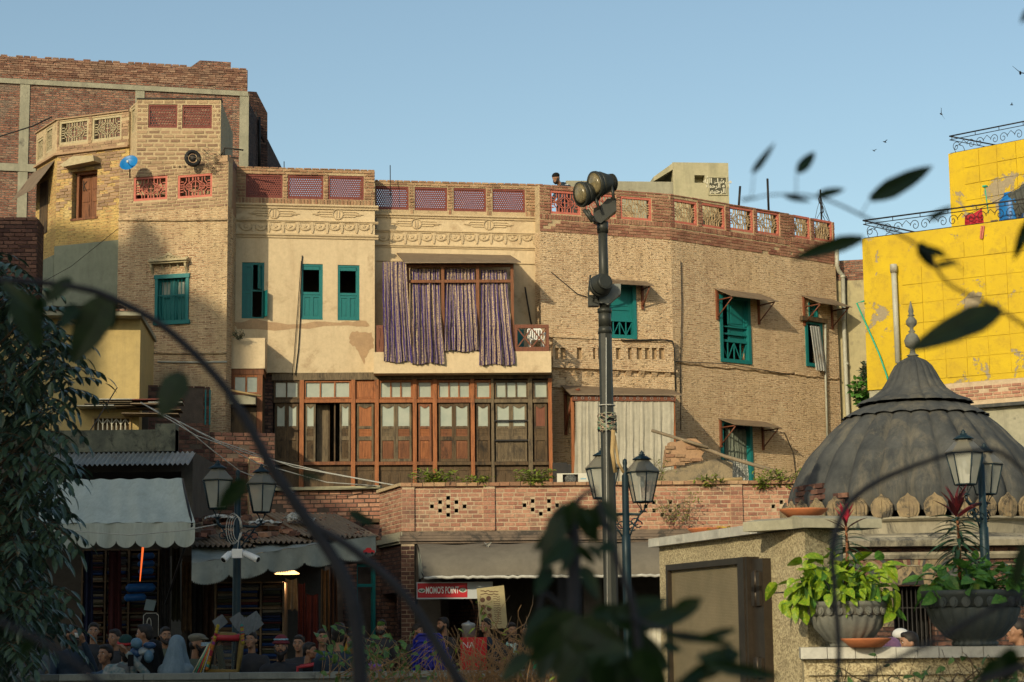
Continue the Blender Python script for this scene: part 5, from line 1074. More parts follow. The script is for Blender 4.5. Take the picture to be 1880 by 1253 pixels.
def hang(name, pts, wall, d, mat, label, folds=3, amp=.03, group=None):
 (xa, ya), (xb, yb), (xc, yc), (xd, yd) = pts; m = MB(); n = 26; k = 10; r = random.Random(len(label))
 A, B, C_, D = [Vector((wall.uz(x, y, d)[0], 0, wall.uz(x, y, d)[1])) for x, y in pts]; f1 = r.uniform(0, 6)
 for j in range(k + 1):
  for i in range(n + 1):
   s, t = i / n, j / k; p = (A * (1 - s) + B * s) * (1 - t) + (D * (1 - s) + C_ * s) * t; m.v.append((p.x, -d - amp * math.sin(folds * 6.28 * s + f1 + t) * (.4 + t), p.z + .02 * math.sin(s * 17 + f1) * t - (.03 * math.sin(3.14 * s) * (1 - t))))
 for j in range(k):
  for i in range(n): a = j * (n + 1) + i; m.f.append((a + n + 1, a + n + 2, a + 1, a)); m.sm.append(True); m.mi.append(0)
 o = add(m, name, mat, None, wall.M); return tag(o, label, name.replace('_', ' '), group)
hang('hanging_cloth', [(1772, 396), (1803, 382), (1808, 414), (1772, 420)], YW, -.5, mk('red_cloth', (.42, .03, .045), (.35, .02, .035), 5, .9), 'red cloth hung to dry over the yellow house railing')
hang('trousers', [(1849, 356), (1882, 336), (1890, 382), (1868, 404)], YW, -.6, mk('grey_trouser_cloth', (.08, .085, .08), (.055, .06, .055), 5, .9), 'dark grey trousers drying beside the blue tank')
m = MB(); a = YW.uz(1772, 397, -.5); b = YW.uz(1900, 325, -.5); m.tube([(a[0], .5, a[1]), ((a[0] + b[0]) / 2, .5, (a[1] + b[1]) / 2 - .05), (b[0], .5, b[1])], .006, 4); tag(add(m, 'washing_line', M['iron'], None, YW.M), 'thin washing line strung above the yellow terrace', 'washing line')
m = MB(); a = YW.uz(1808, 343, -.7); b = YW.uz(1814, 375, -.7); m.tube([(a[0], .7, a[1]), (b[0], .7, b[1] - .2)], .012, 5); m.box(a[0] - .04, a[0] + .05, -.75, -.65, a[1] - .01, a[1] + .02); tag(add(m, 'green_tap_pipe', green, None, YW.M), 'short green pipe standing left of the blue water tank', 'pipe')
m = MB(); a = YW.uz(1802, 415, .03); b = YW.uz(1800, 438, .03); c = YW.uz(1806, 415, .03); m.tube([(a[0], -.03, a[1]), (b[0], -.03, b[1]), (b[0] + .04, -.03, b[1] - .02), (c[0], -.03, c[1])], .02, 5); tag(add(m, 'red_rope', M['jali_pink'], None, YW.M), 'loop of reddish rope dangling over the yellow wall edge', 'rope')
m = MB(); q = YW.rect(1790, 390, 1802, 417); m.box(q[0], q[1], -1.0, -.95, zy - .1, q[3]); tag(add(m, 'wooden_frame', M['wood_grey'], None, YW.M), 'small weathered wooden frame beside the red cloth', 'frame')
# ================================================================ left: yellow plaster house, ledges, awning
LY = Wall(-150, 38, 257, 38.4, 660)
ly = thing('ochre_plaster_house', 'ochre plastered house front with stained corner under a tiled ledge, behind the tree', 'building', tuple(LY.w(4, 0, 0)))
z1 = LY.uz(150, 586)[1]; gw = LY.rect(172, 768, 238, 796)
m = MB(); m.slab(0, LY.L, 0, z1, -.3, 0, [gw]); m.box(LY.L - .3, LY.L, -3, -.301, 0, z1); add(m, 'plaster_wall', M['plaster_ochre'], ly, LY.M)
m = MB(); m.box(0, LY.L + .05, -3, .45, z1 + .001, z1 + .09); add(m, 'ledge', M['concrete'], ly, LY.M)
m = MB(); m.box(LY.uz(30, 600)[0], LY.L - .3, -.6, -.55, z1 - 4, z1 - .1); m.slab(gw[0] - .3, gw[1] + .3, gw[2] - .2, gw[3] + .3, -.7, -.65); add(m, 'inner_wall', M['inside'], ly, LY.M)
for k in range(26):
 u = LY.L - .12 * k - .08; m = MB(); m.prism([(u - .05, z1 + .09), (u + .05, z1 + .09), (u + .045, z1 + .12 + rng.uniform(0, .03)), (u - .05, z1 + .12)], -.2, .48); add(m, 'tile', M['brick_red'], ly, LY.M)
m = MB(); wm = mk('white_painted_frame', (.6, .58, .48), (.5, .47, .38), 9, .6)
u0, u1, z0, z1_ = gw; m.slab(u0 - .03, u1 + .03, z0 - .03, z1_ + .03, 0, .04, [(u0 + .01, u1 - .01, z0 + .01, z1_ - .01)]); n = 4; st = (u1 - u0) / n
wg = add(m, 'window', M['rope'], ly, LY.M); m = MB()
for k in range(n):
 a = u0 + st * k; m.box(a - .01, a + .012, -.02, .01, z0, z1_); m.strip([(a, z1_ - .12), (a + st / 2, z1_ - .02), (a + st, z1_ - .12)], .018, -.02, .008); m.box(a + st / 2 - .008, a + st / 2 + .008, -.02, .006, z0, z1_ - .05)
add(m, 'grille', wm, wg, LY.M); m = MB(); m.box(u0, u1, -.1, -.08, z0, z1_); add(m, 'pane', M['wood_grey'], wg, LY.M)
r_ = random.Random(5); hd = thing('board_and_sheet_awning', 'rickety layered boards and sheets over the small white grille window', 'awning', tuple(LY.w(gw[0], .3, gw[3] + .1)), LY.rz)
for k in range(14):
 m = MB(); a = gw[0] - .6 + r_.uniform(0, 1.8); L_ = r_.uniform(.5, 1.3); z = gw[3] + .08 + k * .018; m.box(a, a + L_, -.1, r_.uniform(.3, .6), z, z + .015); add(m, 'board', M[r_.choice(['tin', 'wood_grey', 'jali_red', 'tin_grey'])], hd, LY.M @ Matrix.Translation((0, 0, 0)) @ Matrix.Rotation(R(r_.uniform(-1, 1)), 4, 'Y'))
SB = Wall(60, 42.6, 222, 42.4, 520); m = MB(); q = SB.rect(60, 560, 222, 640); z_ = SB.uz(150, 492)[1]; m.box(0, SB.L, -.6, 0, 0, SB.uz(150, 562)[1]); sb = tag(add(m, 'dark_brick_annex', M['brick_dark'], None, SB.M), 'low sooty brick annex wall below the grey green bay', 'wall')
LB = Wall(-260, 40, 68, 40.3, 480); z_ = LB.uz(40, 402)[1]; db = thing('sooty_brick_building', 'sooty dark brick building at the left edge behind the tree', 'building', tuple(LB.w(3, 0, 0)), LB.rz)
m = MB(); m.box(0, LB.L, -.8, 0, 0, z_); add(m, 'brick_wall', M['brick_dark'], db, LB.M); lay_bricks(db, LB, LB.uz(-5, 450)[0], LB.L, LB.uz(40, 560)[1], z_ + .05, M['bricks_dark'], bw=.24, bh=.085, budget=150, proud=.012, holes=[LB.rect(15, 464, 22, 474)])
LP = Wall(60, 34, 322, 34, 810); q = LP.rect(60, 790, 322, 830); lp = thing('shop_row_front', 'shaded shop row with concrete parapet and dark open fronts at lower left', 'building', tuple(LP.w(2, 0, 0)))
m = MB(); m.box(-3, LP.L, -.3, 0, q[2], q[3]); m.box(LP.L - .35, LP.L, -.32, .03, q[2], q[3] + .1); add(m, 'parapet', mk('mouldy_parapet_plaster', (.2, .2, .14), (.1, .105, .08), 4, .95, .5, 40, .01, stain=(.04, .042, .035), sscale=3, samt=.5, streak=.6), lp, LP.M)
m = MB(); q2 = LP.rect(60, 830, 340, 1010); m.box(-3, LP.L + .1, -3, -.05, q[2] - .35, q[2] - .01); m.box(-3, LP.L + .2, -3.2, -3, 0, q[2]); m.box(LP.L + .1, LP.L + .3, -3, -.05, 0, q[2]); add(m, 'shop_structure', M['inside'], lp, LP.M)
def corrugated(wall, x0, x1, yb, yt, db, dt, mat, name, parent, n=None, amp=.02, pitch=.085, lap=0):
 u0, zb = wall.uz(x0, yb, db); u1, _ = wall.uz(x1, yb, db); _, zt = wall.uz((x0 + x1) / 2, yt, dt); m = MB(); nn = int((u1 - u0) / pitch) * 6
 for d, z in ((dt, zt), (db, zb)):
  for i in range(nn + 1): m.v.append((u0 + (u1 - u0) * i / nn, -d, z + amp * math.sin(i / 6 * 6.283)))
 for i in range(nn): m.f.append((nn + 1 + i, nn + 2 + i, i + 1, i)); m.sm.append(True); m.mi.append(0)
 k = len(m.v); m.v += [(x, y + .004, z - .006) for x, y, z in m.v[:k]]
 for i in range(nn): m.f.append((k + i, k + i + 1, k + nn + 2 + i, k + nn + 1 + i)); m.sm.append(True); m.mi.append(0)
 return add(m, name, mat, parent, wall.M)
corrugated(LP, 70, 347, 855, 832, .75, .03, M['tin_grey'], 'corrugated_strip', lp)
def canvas_awning(label, wall, x0, x1, yt, ym, yb, dt, dm, mat, scallops, tilt=0, x0t=None, x1t=None, frilly=False, sag=.04):
 u0, zm = wall.uz(x0, ym, dm); u1, _ = wall.uz(x1, ym, dm); zt = wall.uz((x0 + x1) / 2, yt, dt)[1]; zb = wall.uz(x0, yb, dm)[1]; t0 = wall.uz(x0t or x0, yt, dt)[0]; t1 = wall.uz(x1t or x1, yt, dt)[0]
 t = thing('canvas_awning', label, 'awning', tuple(wall.w((u0 + u1) / 2, dm, zb)), wall.rz); m = MB(); n = 120; k = 14
 for j in range(k + 1):
  s = j / k
  for i in range(n + 1):
   a = i / n; u = (t0 + (t1 - t0) * a) * (1 - s) + (u0 + (u1 - u0) * a) * s; tl = tilt * a * (.3 + .7 * s)
   z = zt + (zm - zt) * s + tl - sag * math.sin(s * 3.14) * (1 + .5 * math.sin(a * 9)) + .01 * math.sin(a * 47 + s * 3) + .05 * (math.cos(a * 3 * 6.283) * .5) * math.sin(s * 3.14); m.v.append((u, -(dt + (dm - dt) * s) - .015 * math.sin(a * 60) * s, z))
 for j in range(k):
  for i in range(n): a = j * (n + 1) + i; m.f.append((a + n + 1, a + n + 2, a + 1, a)); m.sm.append(True); m.mi.append(0)
 add(m, 'canopy', mat, t, wall.M); m = MB(); n = 240 if frilly else 160
 for j in range(7):
  s = j / 6
  for i in range(n + 1):
   a = i / n; u = u0 + (u1 - u0) * a; sc = abs(math.sin(a * scallops * 3.14159)) ** .55; zz = zm + tilt * a + (zb - zm) * s * (.72 + .28 * sc)
   if frilly and j == 6 and i % 2: zz += .03
   m.v.append((u, -dm - .025 * math.sin(a * 52) * s - .02 * math.sin(a * 23), zz + .0))
 for j in range(6):
  for i in range(n): a = j * (n + 1) + i; m.f.append((a + n + 1, a + n + 2, a + 1, a)); m.sm.append(True); m.mi.append(0)
 add(m, 'valance', mat, t, wall.M); return t
LA = Wall(60, 32.5, 357, 32.5, 950)
a1_ = canvas_awning('pale canvas awning with scalloped valance in front of the left fabric shop', LA, 70, 358, 880, 962, 1008, 0, 1.9, M['awn_pale'], 8, x1t=335)
m = MB(); u, z = LA.uz(352, 1000, 1.9)[0], LA.uz(352, 1000, 1.9)[1]; m.tube([(u, -1.9, z + .3), (u - .55, -1.0, z - .9)], .02, 5); m.tube([(LA.uz(335, 880)[0], 0, LA.uz(335, 880)[1]), (u, -1.9, LA.uz(352, 962, 1.9)[1])], .02, 5); add(m, 'arm', M['iron'], a1_, LA.M)
m = MB(); u, z = LA.uz(263, 1008, .9); m.tube([(u, -.9, z + .1), (LA.uz(257, 1068, .9)[0], -.9, LA.uz(257, 1068, .9)[1])], [.02, .008], 7); o = add(m, 'glowing_ornament', flat('warm_glow_glass', (1, .16, .03), .3, 0, 1.1), None, LA.M); tag(o, 'glowing red and gold hanging ornament in the left shop', 'ornament')
def tone(c, s=1): return tuple(x * s for x in c)
fab = [mk('cloth_%s' % n, tone(c, .45), tone(c, .25), 9, .9, .2, 60, .003) for n, c in (('maroon', (.12, .02, .02)), ('tan', (.22, .14, .07)), ('navy', (.02, .03, .09)), ('grey', (.1, .1, .1)), ('brown', (.1, .05, .03)), ('cream', (.3, .26, .19)), ('blue', (.01, .06, .22)), ('black', (.015, .015, .015)), ('olive', (.07, .07, .03)))]
def shelf_unit(label, wall, x0, x1, y0, y1, d, rows, cols, seed):
 r = random.Random(seed); u0, u1, z0, z1 = wall.rect(x0, y0, x1, y1, d); z0 = .1
 t = thing('fabric_shelf', label, 'shelf', tuple(wall.w((u0 + u1) / 2, d, 0)), wall.rz, 'shelves of folded cloth in the shops'); m = MB()
 m.box(u0, u1, d - .5, d - .47, z0, z1)
 for k in range(cols + 1): u = u0 + (u1 - u0) * k / cols; m.box(u - .015, u + .015, d - .47, d, z0, z1)
 for k in range(rows + 1):
  z = z0 + (z1 - z0) * k / rows
  for c in range(cols): a = u0 + (u1 - u0) * c / cols + .016; b = u0 + (u1 - u0) * (c + 1) / cols - .016; m.box(a, b, d - .469, d - .005, z - .012, z + .012)
 add(m, 'frame', M['wood_dk'], t, wall.M)
 for k in range(rows):
  for c in range(cols):
   a = u0 + (u1 - u0) * c / cols + .02; b = u0 + (u1 - u0) * (c + 1) / cols - .02; z = z0 + (z1 - z0) * k / rows + .013; top = z0 + (z1 - z0) * (k + 1) / rows - .05
   while z < top:
    h = r.uniform(.03, .06); nn = 1 if b - a < .5 else 2
    for q in range(nn):
     m = MB(); aa = a + (b - a) * q / nn + .005; bb = a + (b - a) * (q + 1) / nn - .005; dd = d - r.uniform(.02, .08)
     m.prism_x([(-dd + .35, z), (-dd + .01, z), (-dd, z + h * .3), (-dd, z + h * .7), (-dd + .01, z + h - .004), (-dd + .35, z + h - .004)][::-1], aa, bb - r.uniform(0, .04)); add(m, 'folded_cloth', r.choice(fab), t, wall.M)
    z += h
shelf_unit('dim shelf packed with folded cloth behind the left lamp post', Wall(395, 32, 520, 32, 1100), 395, 520, 1070, 1210, 0, 5, 3, 1)
shelf_unit('dim shelf of folded cloth deep in the left shop behind the tree', Wall(140, 34, 330, 34, 1100), 150, 235, 1010, 1180, -.4, 5, 2, 2)
shelf_unit('shelf of cloth beside the blue bundles in the left shop', Wall(140, 34, 330, 34, 1100), 236, 290, 1010, 1180, -.3, 5, 1, 3)
SH = Wall(80, 32.2, 720, 33.5, 1100)
hang_list = [(296, 312, 1005, 1170, 3, 'grey patterned shawl hanging at the shop edge'), (316, 330, 1005, 1140, 8, 'olive shawl hanging at the right edge of the first shop'), (334, 350, 1030, 1160, 1, 'tan cloth hanging between the two shops'), (352, 372, 1050, 1190, 7, 'black cloth hanging under the second awning corner'), (374, 392, 1055, 1180, 4, 'brown cloth hanging left of the fabric shelf'),
             (524, 545, 1062, 1120, 5, 'cream cloth hanging under the warm lamp'), (548, 560, 1070, 1170, 0, 'maroon cloth hanging right of the warm lamp'), (562, 584, 1090, 1190, 0, 'dark maroon shawl low in the second shop'), (590, 604, 1045, 1160, 1, 'tan garment hanging at the right end of the second shop'), (606, 618, 1040, 1170, 4, 'brown garment at the right end of the second shop'), (155, 170, 1010, 1180, 2, 'navy cloth hanging deep in the left shop'), (200, 222, 1010, 1180, 0, 'maroon cloth hanging behind the man with the cup')]
for k, (a, b, y0, y1, c, lab) in enumerate(hang_list): hang('hanging_cloth', [(a, y0), (b, y0), (b + 2, y1), (a - 2, y1)], SH, .0 + .02 * k, fab[c], lab, 2, .03, 'cloth hanging in the shops')
for k in range(5):
 q = SH.rect(258 + 3 * (k % 2), 1014 + k * 13, 292, 1024 + k * 13) if k < 4 else SH.rect(230, 1064, 285, 1078); m = MB(); c = ((q[0] + q[1]) / 2, (q[2] + q[3]) / 2); 
for k, (x, y, w, h, lab) in enumerate(((268, 1022, 15, 6, 'top blue wrapped bundle'), (268, 1036, 15, 6, 'second blue wrapped bundle'), (268, 1050, 14, 6, 'third blue wrapped bundle'), (258, 1080, 27, 8, 'wide blue padded roll'), (248, 1098, 20, 7, 'lowest pointed blue padded roll'))):
 u, z = SH.uz(x, y, .4); rr = h * 32 / 3600; ww = w * 32 / 3600; m = MB(); m.tube([(u - ww, -.4, z), (u - ww * .8, -.4, z), (u + ww * .8, -.4, z + .01), (u + ww, -.4, z)], [rr * .3, rr, rr, rr * .4], 9); tag(add(m, 'cloth_bundle', mk('blue_bundle_cloth%d' % k, (.008, .1, .3), (.005, .05, .18), 9, .5), None, SH.M), lab + ' in the left shop', 'bundle', 'blue bundles in the left shop')
q = SH.rect(262, 1125, 292, 1170, .6); t = thing('beaded_display_board', 'dark display board with beaded neck pattern leaning in the left shop', 'board', tuple(SH.w(q[0], .6, 0)), SH.rz); m = MB(); m.box(q[0], q[1], .58, .6, q[2], q[3]); m.box(q[0] + .12, q[0] + .18, .4, .58, 0, q[2]); add(m, 'board', M['black'], t, SH.M)
m = MB(); cx = (q[0] + q[1]) / 2 - .03; m.tube([(cx + .035 * math.cos(a), -.61, (q[2] + q[3]) / 2 + .11 * math.sin(a)) for a in [i * .52 for i in range(13)]], .008, 4, caps=False); m.tube([(q[0] + .01, -.61, q[2] + .02), (q[0] + .01, -.61, q[3] - .05), (q[0] + .05, -.61, q[3] - .01), (q[1] - .05, -.61, q[3] - .01), (q[1] - .01, -.61, q[3] - .05), (q[1] - .01, -.61, q[2] + .02)], .007, 4); add(m, 'beading', M['marble'], t, SH.M)
m = MB(); q = SH.rect(264, 1100, 287, 1120, .6); m.prism([(q[0], q[2]), (q[1] - .04, q[2] - .02), (q[1], q[3] - .03), (q[0] + .04, q[3])], .6, .61); tag(add(m, 'price_card', flat('bluish_card', (.16, .22, .24)), None, SH.M), 'tilted bluish card above the beaded display board', 'card')
RF = Wall(330, 33, 700, 34.5, 960); rf = thing('tin_shop_roof', 'low corrugated shop roof strewn with bricks and plastic sheeting between lamp post and terrace', 'roof', tuple(RF.w(2, 0, 2.4)), RF.rz)
for k, (x0, x1, yb, yt, db, dt) in enumerate(((345, 470, 1002, 955, 1.6, -.8), (455, 600, 995, 950, 1.5, -.8), (560, 700, 985, 945, 1.4, -.8))): corrugated(RF, x0, x1, yb, yt, db, dt, M['tin'], 'roof_sheet', rf, amp=.025)
m = MB(); q = RF.rect(345, 1000, 700, 1200, 0); m.box(q[0], q[1], -3, -.9, 2.6, 2.7); m.box(q[0], q[1], -3.2, -3.0, 0, 2.7); m.box(q[0] - .1, q[0], -3, 0, 0, 2.6); add(m, 'shop_back', M['inside'], rf, RF.M)
r_ = random.Random(11)
for k in range(95):
 px, dd = r_.uniform(352, 690), r_.uniform(-.6, 1.3); u = RF.uz(px, 970, dd)[0]; t_ = (dd + .8) / 2.35; z = RF.uz(500, 952, -.8)[1] * (1 - t_) + RF.uz(500, 997, 1.5)[1] * t_ + .05
 o = bpy.data.objects.new('loose_brick', brick_mesh(M['bricks_dark'] if k % 3 else M['bricks_redd'])); COL.objects.link(o); place(o, None, RF.M @ Matrix.Translation((u, -dd, z)) @ Matrix.Rotation(r_.uniform(0, 3), 4, 'Z') @ Matrix.Rotation(r_.uniform(-.2, .2), 4, 'X') @ Matrix.Diagonal((r_.uniform(.15, .24), .11, r_.uniform(.05, .08), 1))); tag(o, 'loose old brick lying among many others on the low corrugated shop roof', 'brick', 'loose bricks on the tin roof')
def crumple(px, py, w, h, d, mat, label, seed):
 r = random.Random(seed); m = MB(); n = 12; u, z = RF.uz(px, py, d); hw, hh = w * 33 / 3600 / 2, h * 33 / 3600
 for j in range(n + 1):
  for i in range(n + 1): m.v.append((u + (i / n - .5) * 2 * hw + r.uniform(-.04, .04), -d - j / n * .5 + r.uniform(-.05, .05), z + hh * (math.sin(i / n * 3.14) * .7 * (1 - j / n) + r.uniform(-.25, .3)) + .02))
 for j in range(n):
  for i in range(n): a = j * (n + 1) + i; m.f.append((a + n + 1, a + n + 2, a + 1, a)); m.sm.append(False); m.mi.append(0)
 tag(add(m, 'plastic_sheet', mat, None, RF.M), label, 'plastic sheet', 'crumpled sheets on the tin roof')
plas = mk('dirty_white_plastic', (.5, .5, .46), (.34, .34, .31), 8, .45, .3, 30, .004)
crumple(542, 958, 42, 20, .2, plas, 'crumpled white plastic sheet on the roof, right of the lanterns', 1); crumple(480, 965, 50, 12, .4, plas, 'flattened white plastic sheet below the right lantern', 2); crumple(400, 955, 60, 10, -.2, plas, 'dirty plastic sheet on the roof behind the left lamp post', 3)
AWB = Wall(330, 31.8, 692, 33.4, 1040); a2_ = canvas_awning('grey green frayed canvas awning sloping up to the terrace corner', AWB, 352, 690, 1003, 1035, 1080, 0, 1.2, M['awn_grey'], 5, tilt=.48, frilly=True)
lg = thing('vehicle_print', 'small red vehicle print on the right end of the frayed awning', 'print', tuple(AWB.w(AWB.uz(676, 1012, 1.25)[0], 1.25, AWB.uz(676, 1012, 1.25)[1])), AWB.rz)
rd = flat('print_red', (.55, .03, .03)); m = MB(); m.prism([(-.1, -.03), (.1, -.03), (.1, .01), (.05, .015), (.03, .05), (-.04, .05), (-.07, .015), (-.1, .01)], .03, .034); add(m, 'print_body', rd, lg); m = MB(); [m.prism([(x + .022 * math.cos(a), -.035 + .022 * math.sin(a)) for a in [i * .785 for i in range(8)]], .034, .037) for x in (-.055, .055)]; add(m, 'print_wheels', M['black'], lg)
m = MB(); m.lathe([(.0, .05), (.12, .045), (.2, .0), (.2, -.012), (0, -.012)], 16); o = single(m, 'lamp', flat('warm_lamp_glow', (1, .55, .2), .4, 0, 3.5), 'warm glowing lamp under the frayed awning', 'lamp', tuple(AWB.w(AWB.uz(519, 1055, .3)[0], .5, AWB.uz(519, 1054, .3)[1])))
ll = bpy.data.lights.new('shop_lamp_light', 'POINT'); ll.energy = 14; ll.color = (1, .6, .3); ll.shadow_soft_size = .1; lo = bpy.data.objects.new('shop_lamp_light', ll); lo.location = AWB.w(AWB.uz(519, 1055, .3)[0], .5, AWB.uz(519, 1065, .3)[1] - .1); COL.objects.link(lo)
DW = Wall(255, 40.2, 505, 41, 820); dw = thing('ruined_brick_wall', 'dark crumbling brick wall below the corner bay window, one sunlit pier', 'wall', tuple(DW.w(1, 0, 0)), DW.rz)
za = DW.uz(350, 712)[1]; zb_ = DW.uz(450, 800)[1]; ux = DW.uz(385, 780)[0]; m = MB(); m.box(0, ux, -.4, 0, 0, za); m.box(ux, DW.L, -.4, -.001, 0, zb_); add(m, 'mortar_core', M['mortar_dark'], dw, DW.M)
lay_bricks(dw, DW, 0, ux, DW.uz(350, 960)[1], za + .04, M['bricks_dark'], bw=.24, bh=.09, budget=170, proud=.015, skip=.06, holes=[DW.rect(330, 712, 372, 775)]); lay_bricks(dw, DW, ux, DW.L, DW.uz(350, 960)[1], zb_ + .1, M['bricks_dark'], bw=.24, bh=.09, budget=120, proud=.02, skip=.08)
q = DW.rect(458, 838, 485, 960, .25); m = MB(); m.box(q[0], q[1], 0, .2, q[2] - 1, q[3] - .01); pr_ = add(m, 'brick_pier', M['mortar_pale'], dw, DW.M)
lay_bricks(dw, DW, q[0], q[1], q[2], q[3], M['bricks_terr'], bw=.15, bh=.085, budget=40, proud=.01, d=.2, thick=.1)
m = MB(); q = DW.rect(376, 716, 384, 780, .05); m.box(q[0], q[0] + .03, 0, .05, q[2], q[3]); m.box(q[1], q[1] + .03, 0, .05, q[2], q[3]); add(m, 'teal_strip', M['teal'], dw, DW.M)
RW = Wall(498, 39.2, 700, 39.0, 925); rw = thing('rubble_roof_wall', 'patched red brick wall with concrete cap left of the terrace', 'wall', tuple(RW.w(1, 0, 0)), RW.rz); q = RW.rect(498, 903, 700, 955)
m = MB(); m.box(0, RW.L, -.3, 0, 0, q[3]); add(m, 'mortar_core', M['mortar_dark'], rw, RW.M); m = MB(); m.box(-.05, RW.L, -.4, .15, q[3] + .03, q[3] + .09); add(m, 'cap', M['concrete_pale'], rw, RW.M)
lay_bricks(rw, RW, 0, RW.L, q[2] - .1, q[3] + .03, M['bricks_terr'], bw=.22, bh=.085, budget=110, proud=.015, skip=.08)
m = MB(); q = RW.rect(560, 955, 700, 962); m.box(q[0], q[1], 0, .3, q[2], q[3]); add(m, 'timber', M['wood_dk'], rw, RW.M)
# ================================================================ terrace building with the food stall
TR = Wall(738, 37, 1560, 37.3, 930); zcop = TR.uz(900, 889)[1]; zwb = TR.uz(900, 975)[1]
ter = thing('brick_terrace_building', 'pink red brick terrace with diamond vents above the food stall', 'building', tuple(TR.w(3, 0, 0)))
TL = Wall(697, YZ(697, 903, zcop), 738, 37, 930)
ped = [(738, 761), (887.5, 908.5), (1341, 1363)]
dia = []
def diamond(cx, cy, n=3, full=True):
 for r_, c_ in ((2, 0), (1, -1), (1, 1), (0, -2), (0, 0), (0, 2), (-1, -1), (-1, 1), (-2, 0)):
  if not full and (r_, c_) in ((0, 0), (2, 0)): continue
  u, z = TR.uz(cx + c_ * 15, cy - r_ * 7.8); dia.append((u - .035, u + .035, z - .037, z + .037))
diamond(823, 930); diamond(993, 928, full=False); diamond(1216, 930, full=False); diamond(1450, 930, full=False)
m = MB(); m.slab(0, TR.L, zwb, zcop, -.2, 0, dia); add(m, 'parapet_wall', M['mortar_terr'], ter, TR.M)
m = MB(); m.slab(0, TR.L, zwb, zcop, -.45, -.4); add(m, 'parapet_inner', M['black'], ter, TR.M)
lay_bricks(ter, TR, 0, TR.L, zwb, zcop - .04, M['bricks_terr'], bw=.205, bh=.0795, joint=.02, proud=.007, holes=dia, budget=300, thick=.03)
for a, b in ped:
 q = TR.rect(a, 893, b, 970); m = MB(); m.box(q[0], q[1], .0, .045, zwb, zcop - .045); pi = add(m, 'pilaster', M['mortar_terr'], ter, TR.M); 
 mb = MB(); z = zwb; k = 0
 while z < zcop - .09:
  mid_ = q[0] + (q[1] - q[0]) * (.36 if k % 2 else .64); mb.box(q[0] + .003, mid_ - .006, .03, .055, z + .007, z + .0725); mb.box(mid_ + .006, q[1] - .003, .03, .055, z + .007, z + .0725); z += .0795; k += 1
 add(mb, 'pilaster_bricks', M['bricks_terr'], pi, TR.M)
mb = MB(); u = -.02
while u < TR.L: w = rng.uniform(.19, .22); mb.box(u, u + w - .012, -.26, .07 + rng.uniform(-.008, .008), zcop - .04, zcop + rng.uniform(.02, .035)); u += w
add(mb, 'coping_bricks', M['bricks_parapet'], ter, TR.M)
m = MB(); m.slab(0, TL.L, zwb, zcop, -.2, 0); add(m, 'return_wall', M['mortar_terr'], ter, TL.M); lay_bricks(ter, TL, 0, TL.L, zwb, zcop - .03, M['bricks_terr'], bw=.205, bh=.0795, proud=.006, budget=0, thick=.03); m = MB(); m.box(-.05, TL.L + .05, -.25, .06, zcop - .03, zcop + .03); add(m, 'return_coping', M['mortar_pale'], ter, TL.M)
for w_ in (TR, TL):
 mb = MB(); zz = zwb
 for k, (h, d) in enumerate(((.08, .03), (.055, .07), (.05, .1), (.045, .055))): mb.box(-.04 if w_ is TR else 0, w_.L + .03, -.1, d, zz - h, zz - .006); zz -= h
 add(mb, 'cornice', mk('sooty_cornice', (.2, .15, .11), (.13, .1, .08), 4, .9, .5, stain=(.05, .045, .04), sscale=3, samt=.5) if w_ is TR else M['concrete'], ter, w_.M)
zfl = .3
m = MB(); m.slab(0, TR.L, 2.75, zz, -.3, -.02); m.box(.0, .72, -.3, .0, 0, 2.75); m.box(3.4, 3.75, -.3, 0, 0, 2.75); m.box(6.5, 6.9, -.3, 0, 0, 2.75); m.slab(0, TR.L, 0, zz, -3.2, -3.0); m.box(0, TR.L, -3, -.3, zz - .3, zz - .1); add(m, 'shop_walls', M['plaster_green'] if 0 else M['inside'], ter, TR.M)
q = TR.rect(739, 1005, 761, 1200); m = MB(); m.box(q[0] - .02, q[1], -.001, .06, 0, zz - .01); pl = add(m, 'brick_pier', M['mortar_terr'], ter, TR.M); mb = MB(); z = .02; k = 0
while z < zz - .09:
 mid_ = q[0] + (q[1] - q[0]) * (.36 if k % 2 else .64); mb.box(q[0] - .018, mid_ - .006, .04, .07, z + .007, z + .0725); mb.box(mid_ + .006, q[1] - .003, .04, .07, z + .007, z + .0725); z += .0795; k += 1
add(mb, 'pier_bricks', M['bricks_dark'], pl, TR.M)
m = MB(); m.box(-.6, TR.L, -3, 2.2, 0, zfl); add(m, 'raised_floor', M['slab'], ter, TR.M)
m = MB(); m.slab(0, TL.L, 0, zz, -.3, -.01, [(TL.L * .1, TL.L * .8, .3, 2.1)]); m.slab(0, TL.L, 0, zz, -1.5, -1.4); add(m, 'return_base', M['brick_dark'], ter, TL.M)
DRW = Wall(640, 38.3, 700, 38.6, 1080); m = MB(); q = DRW.rect(655, 1035, 693, 1145); m.slab(0, DRW.L, 0, 3.1, -.3, 0, [(q[0], q[1], .3, q[3])]); dd = thing('door_wall', 'narrow brick wall with dark teal framed doorway left of the terrace', 'wall', tuple(DRW.w(.3, 0, 0)), DRW.rz); add(m, 'brick_wall', M['brick_dark'], dd, DRW.M)
m = MB(); m.slab(q[0], q[1], .3, q[3], -.2, -.1, [(q[0] + .06, q[1] - .06, .3, q[3] - .06)]); m.box(q[0] + .06, q[1] - .06, -.2, -.1, DRW.uz(670, 1075)[1] - .03, DRW.uz(670, 1075)[1] + .03); add(m, 'door_frame', M['teal'], dd, DRW.M); m = MB(); m.slab(0, DRW.L, 0, 3.1, -1.2, -1.1); add(m, 'inner_wall', M['black'], dd, DRW.M)
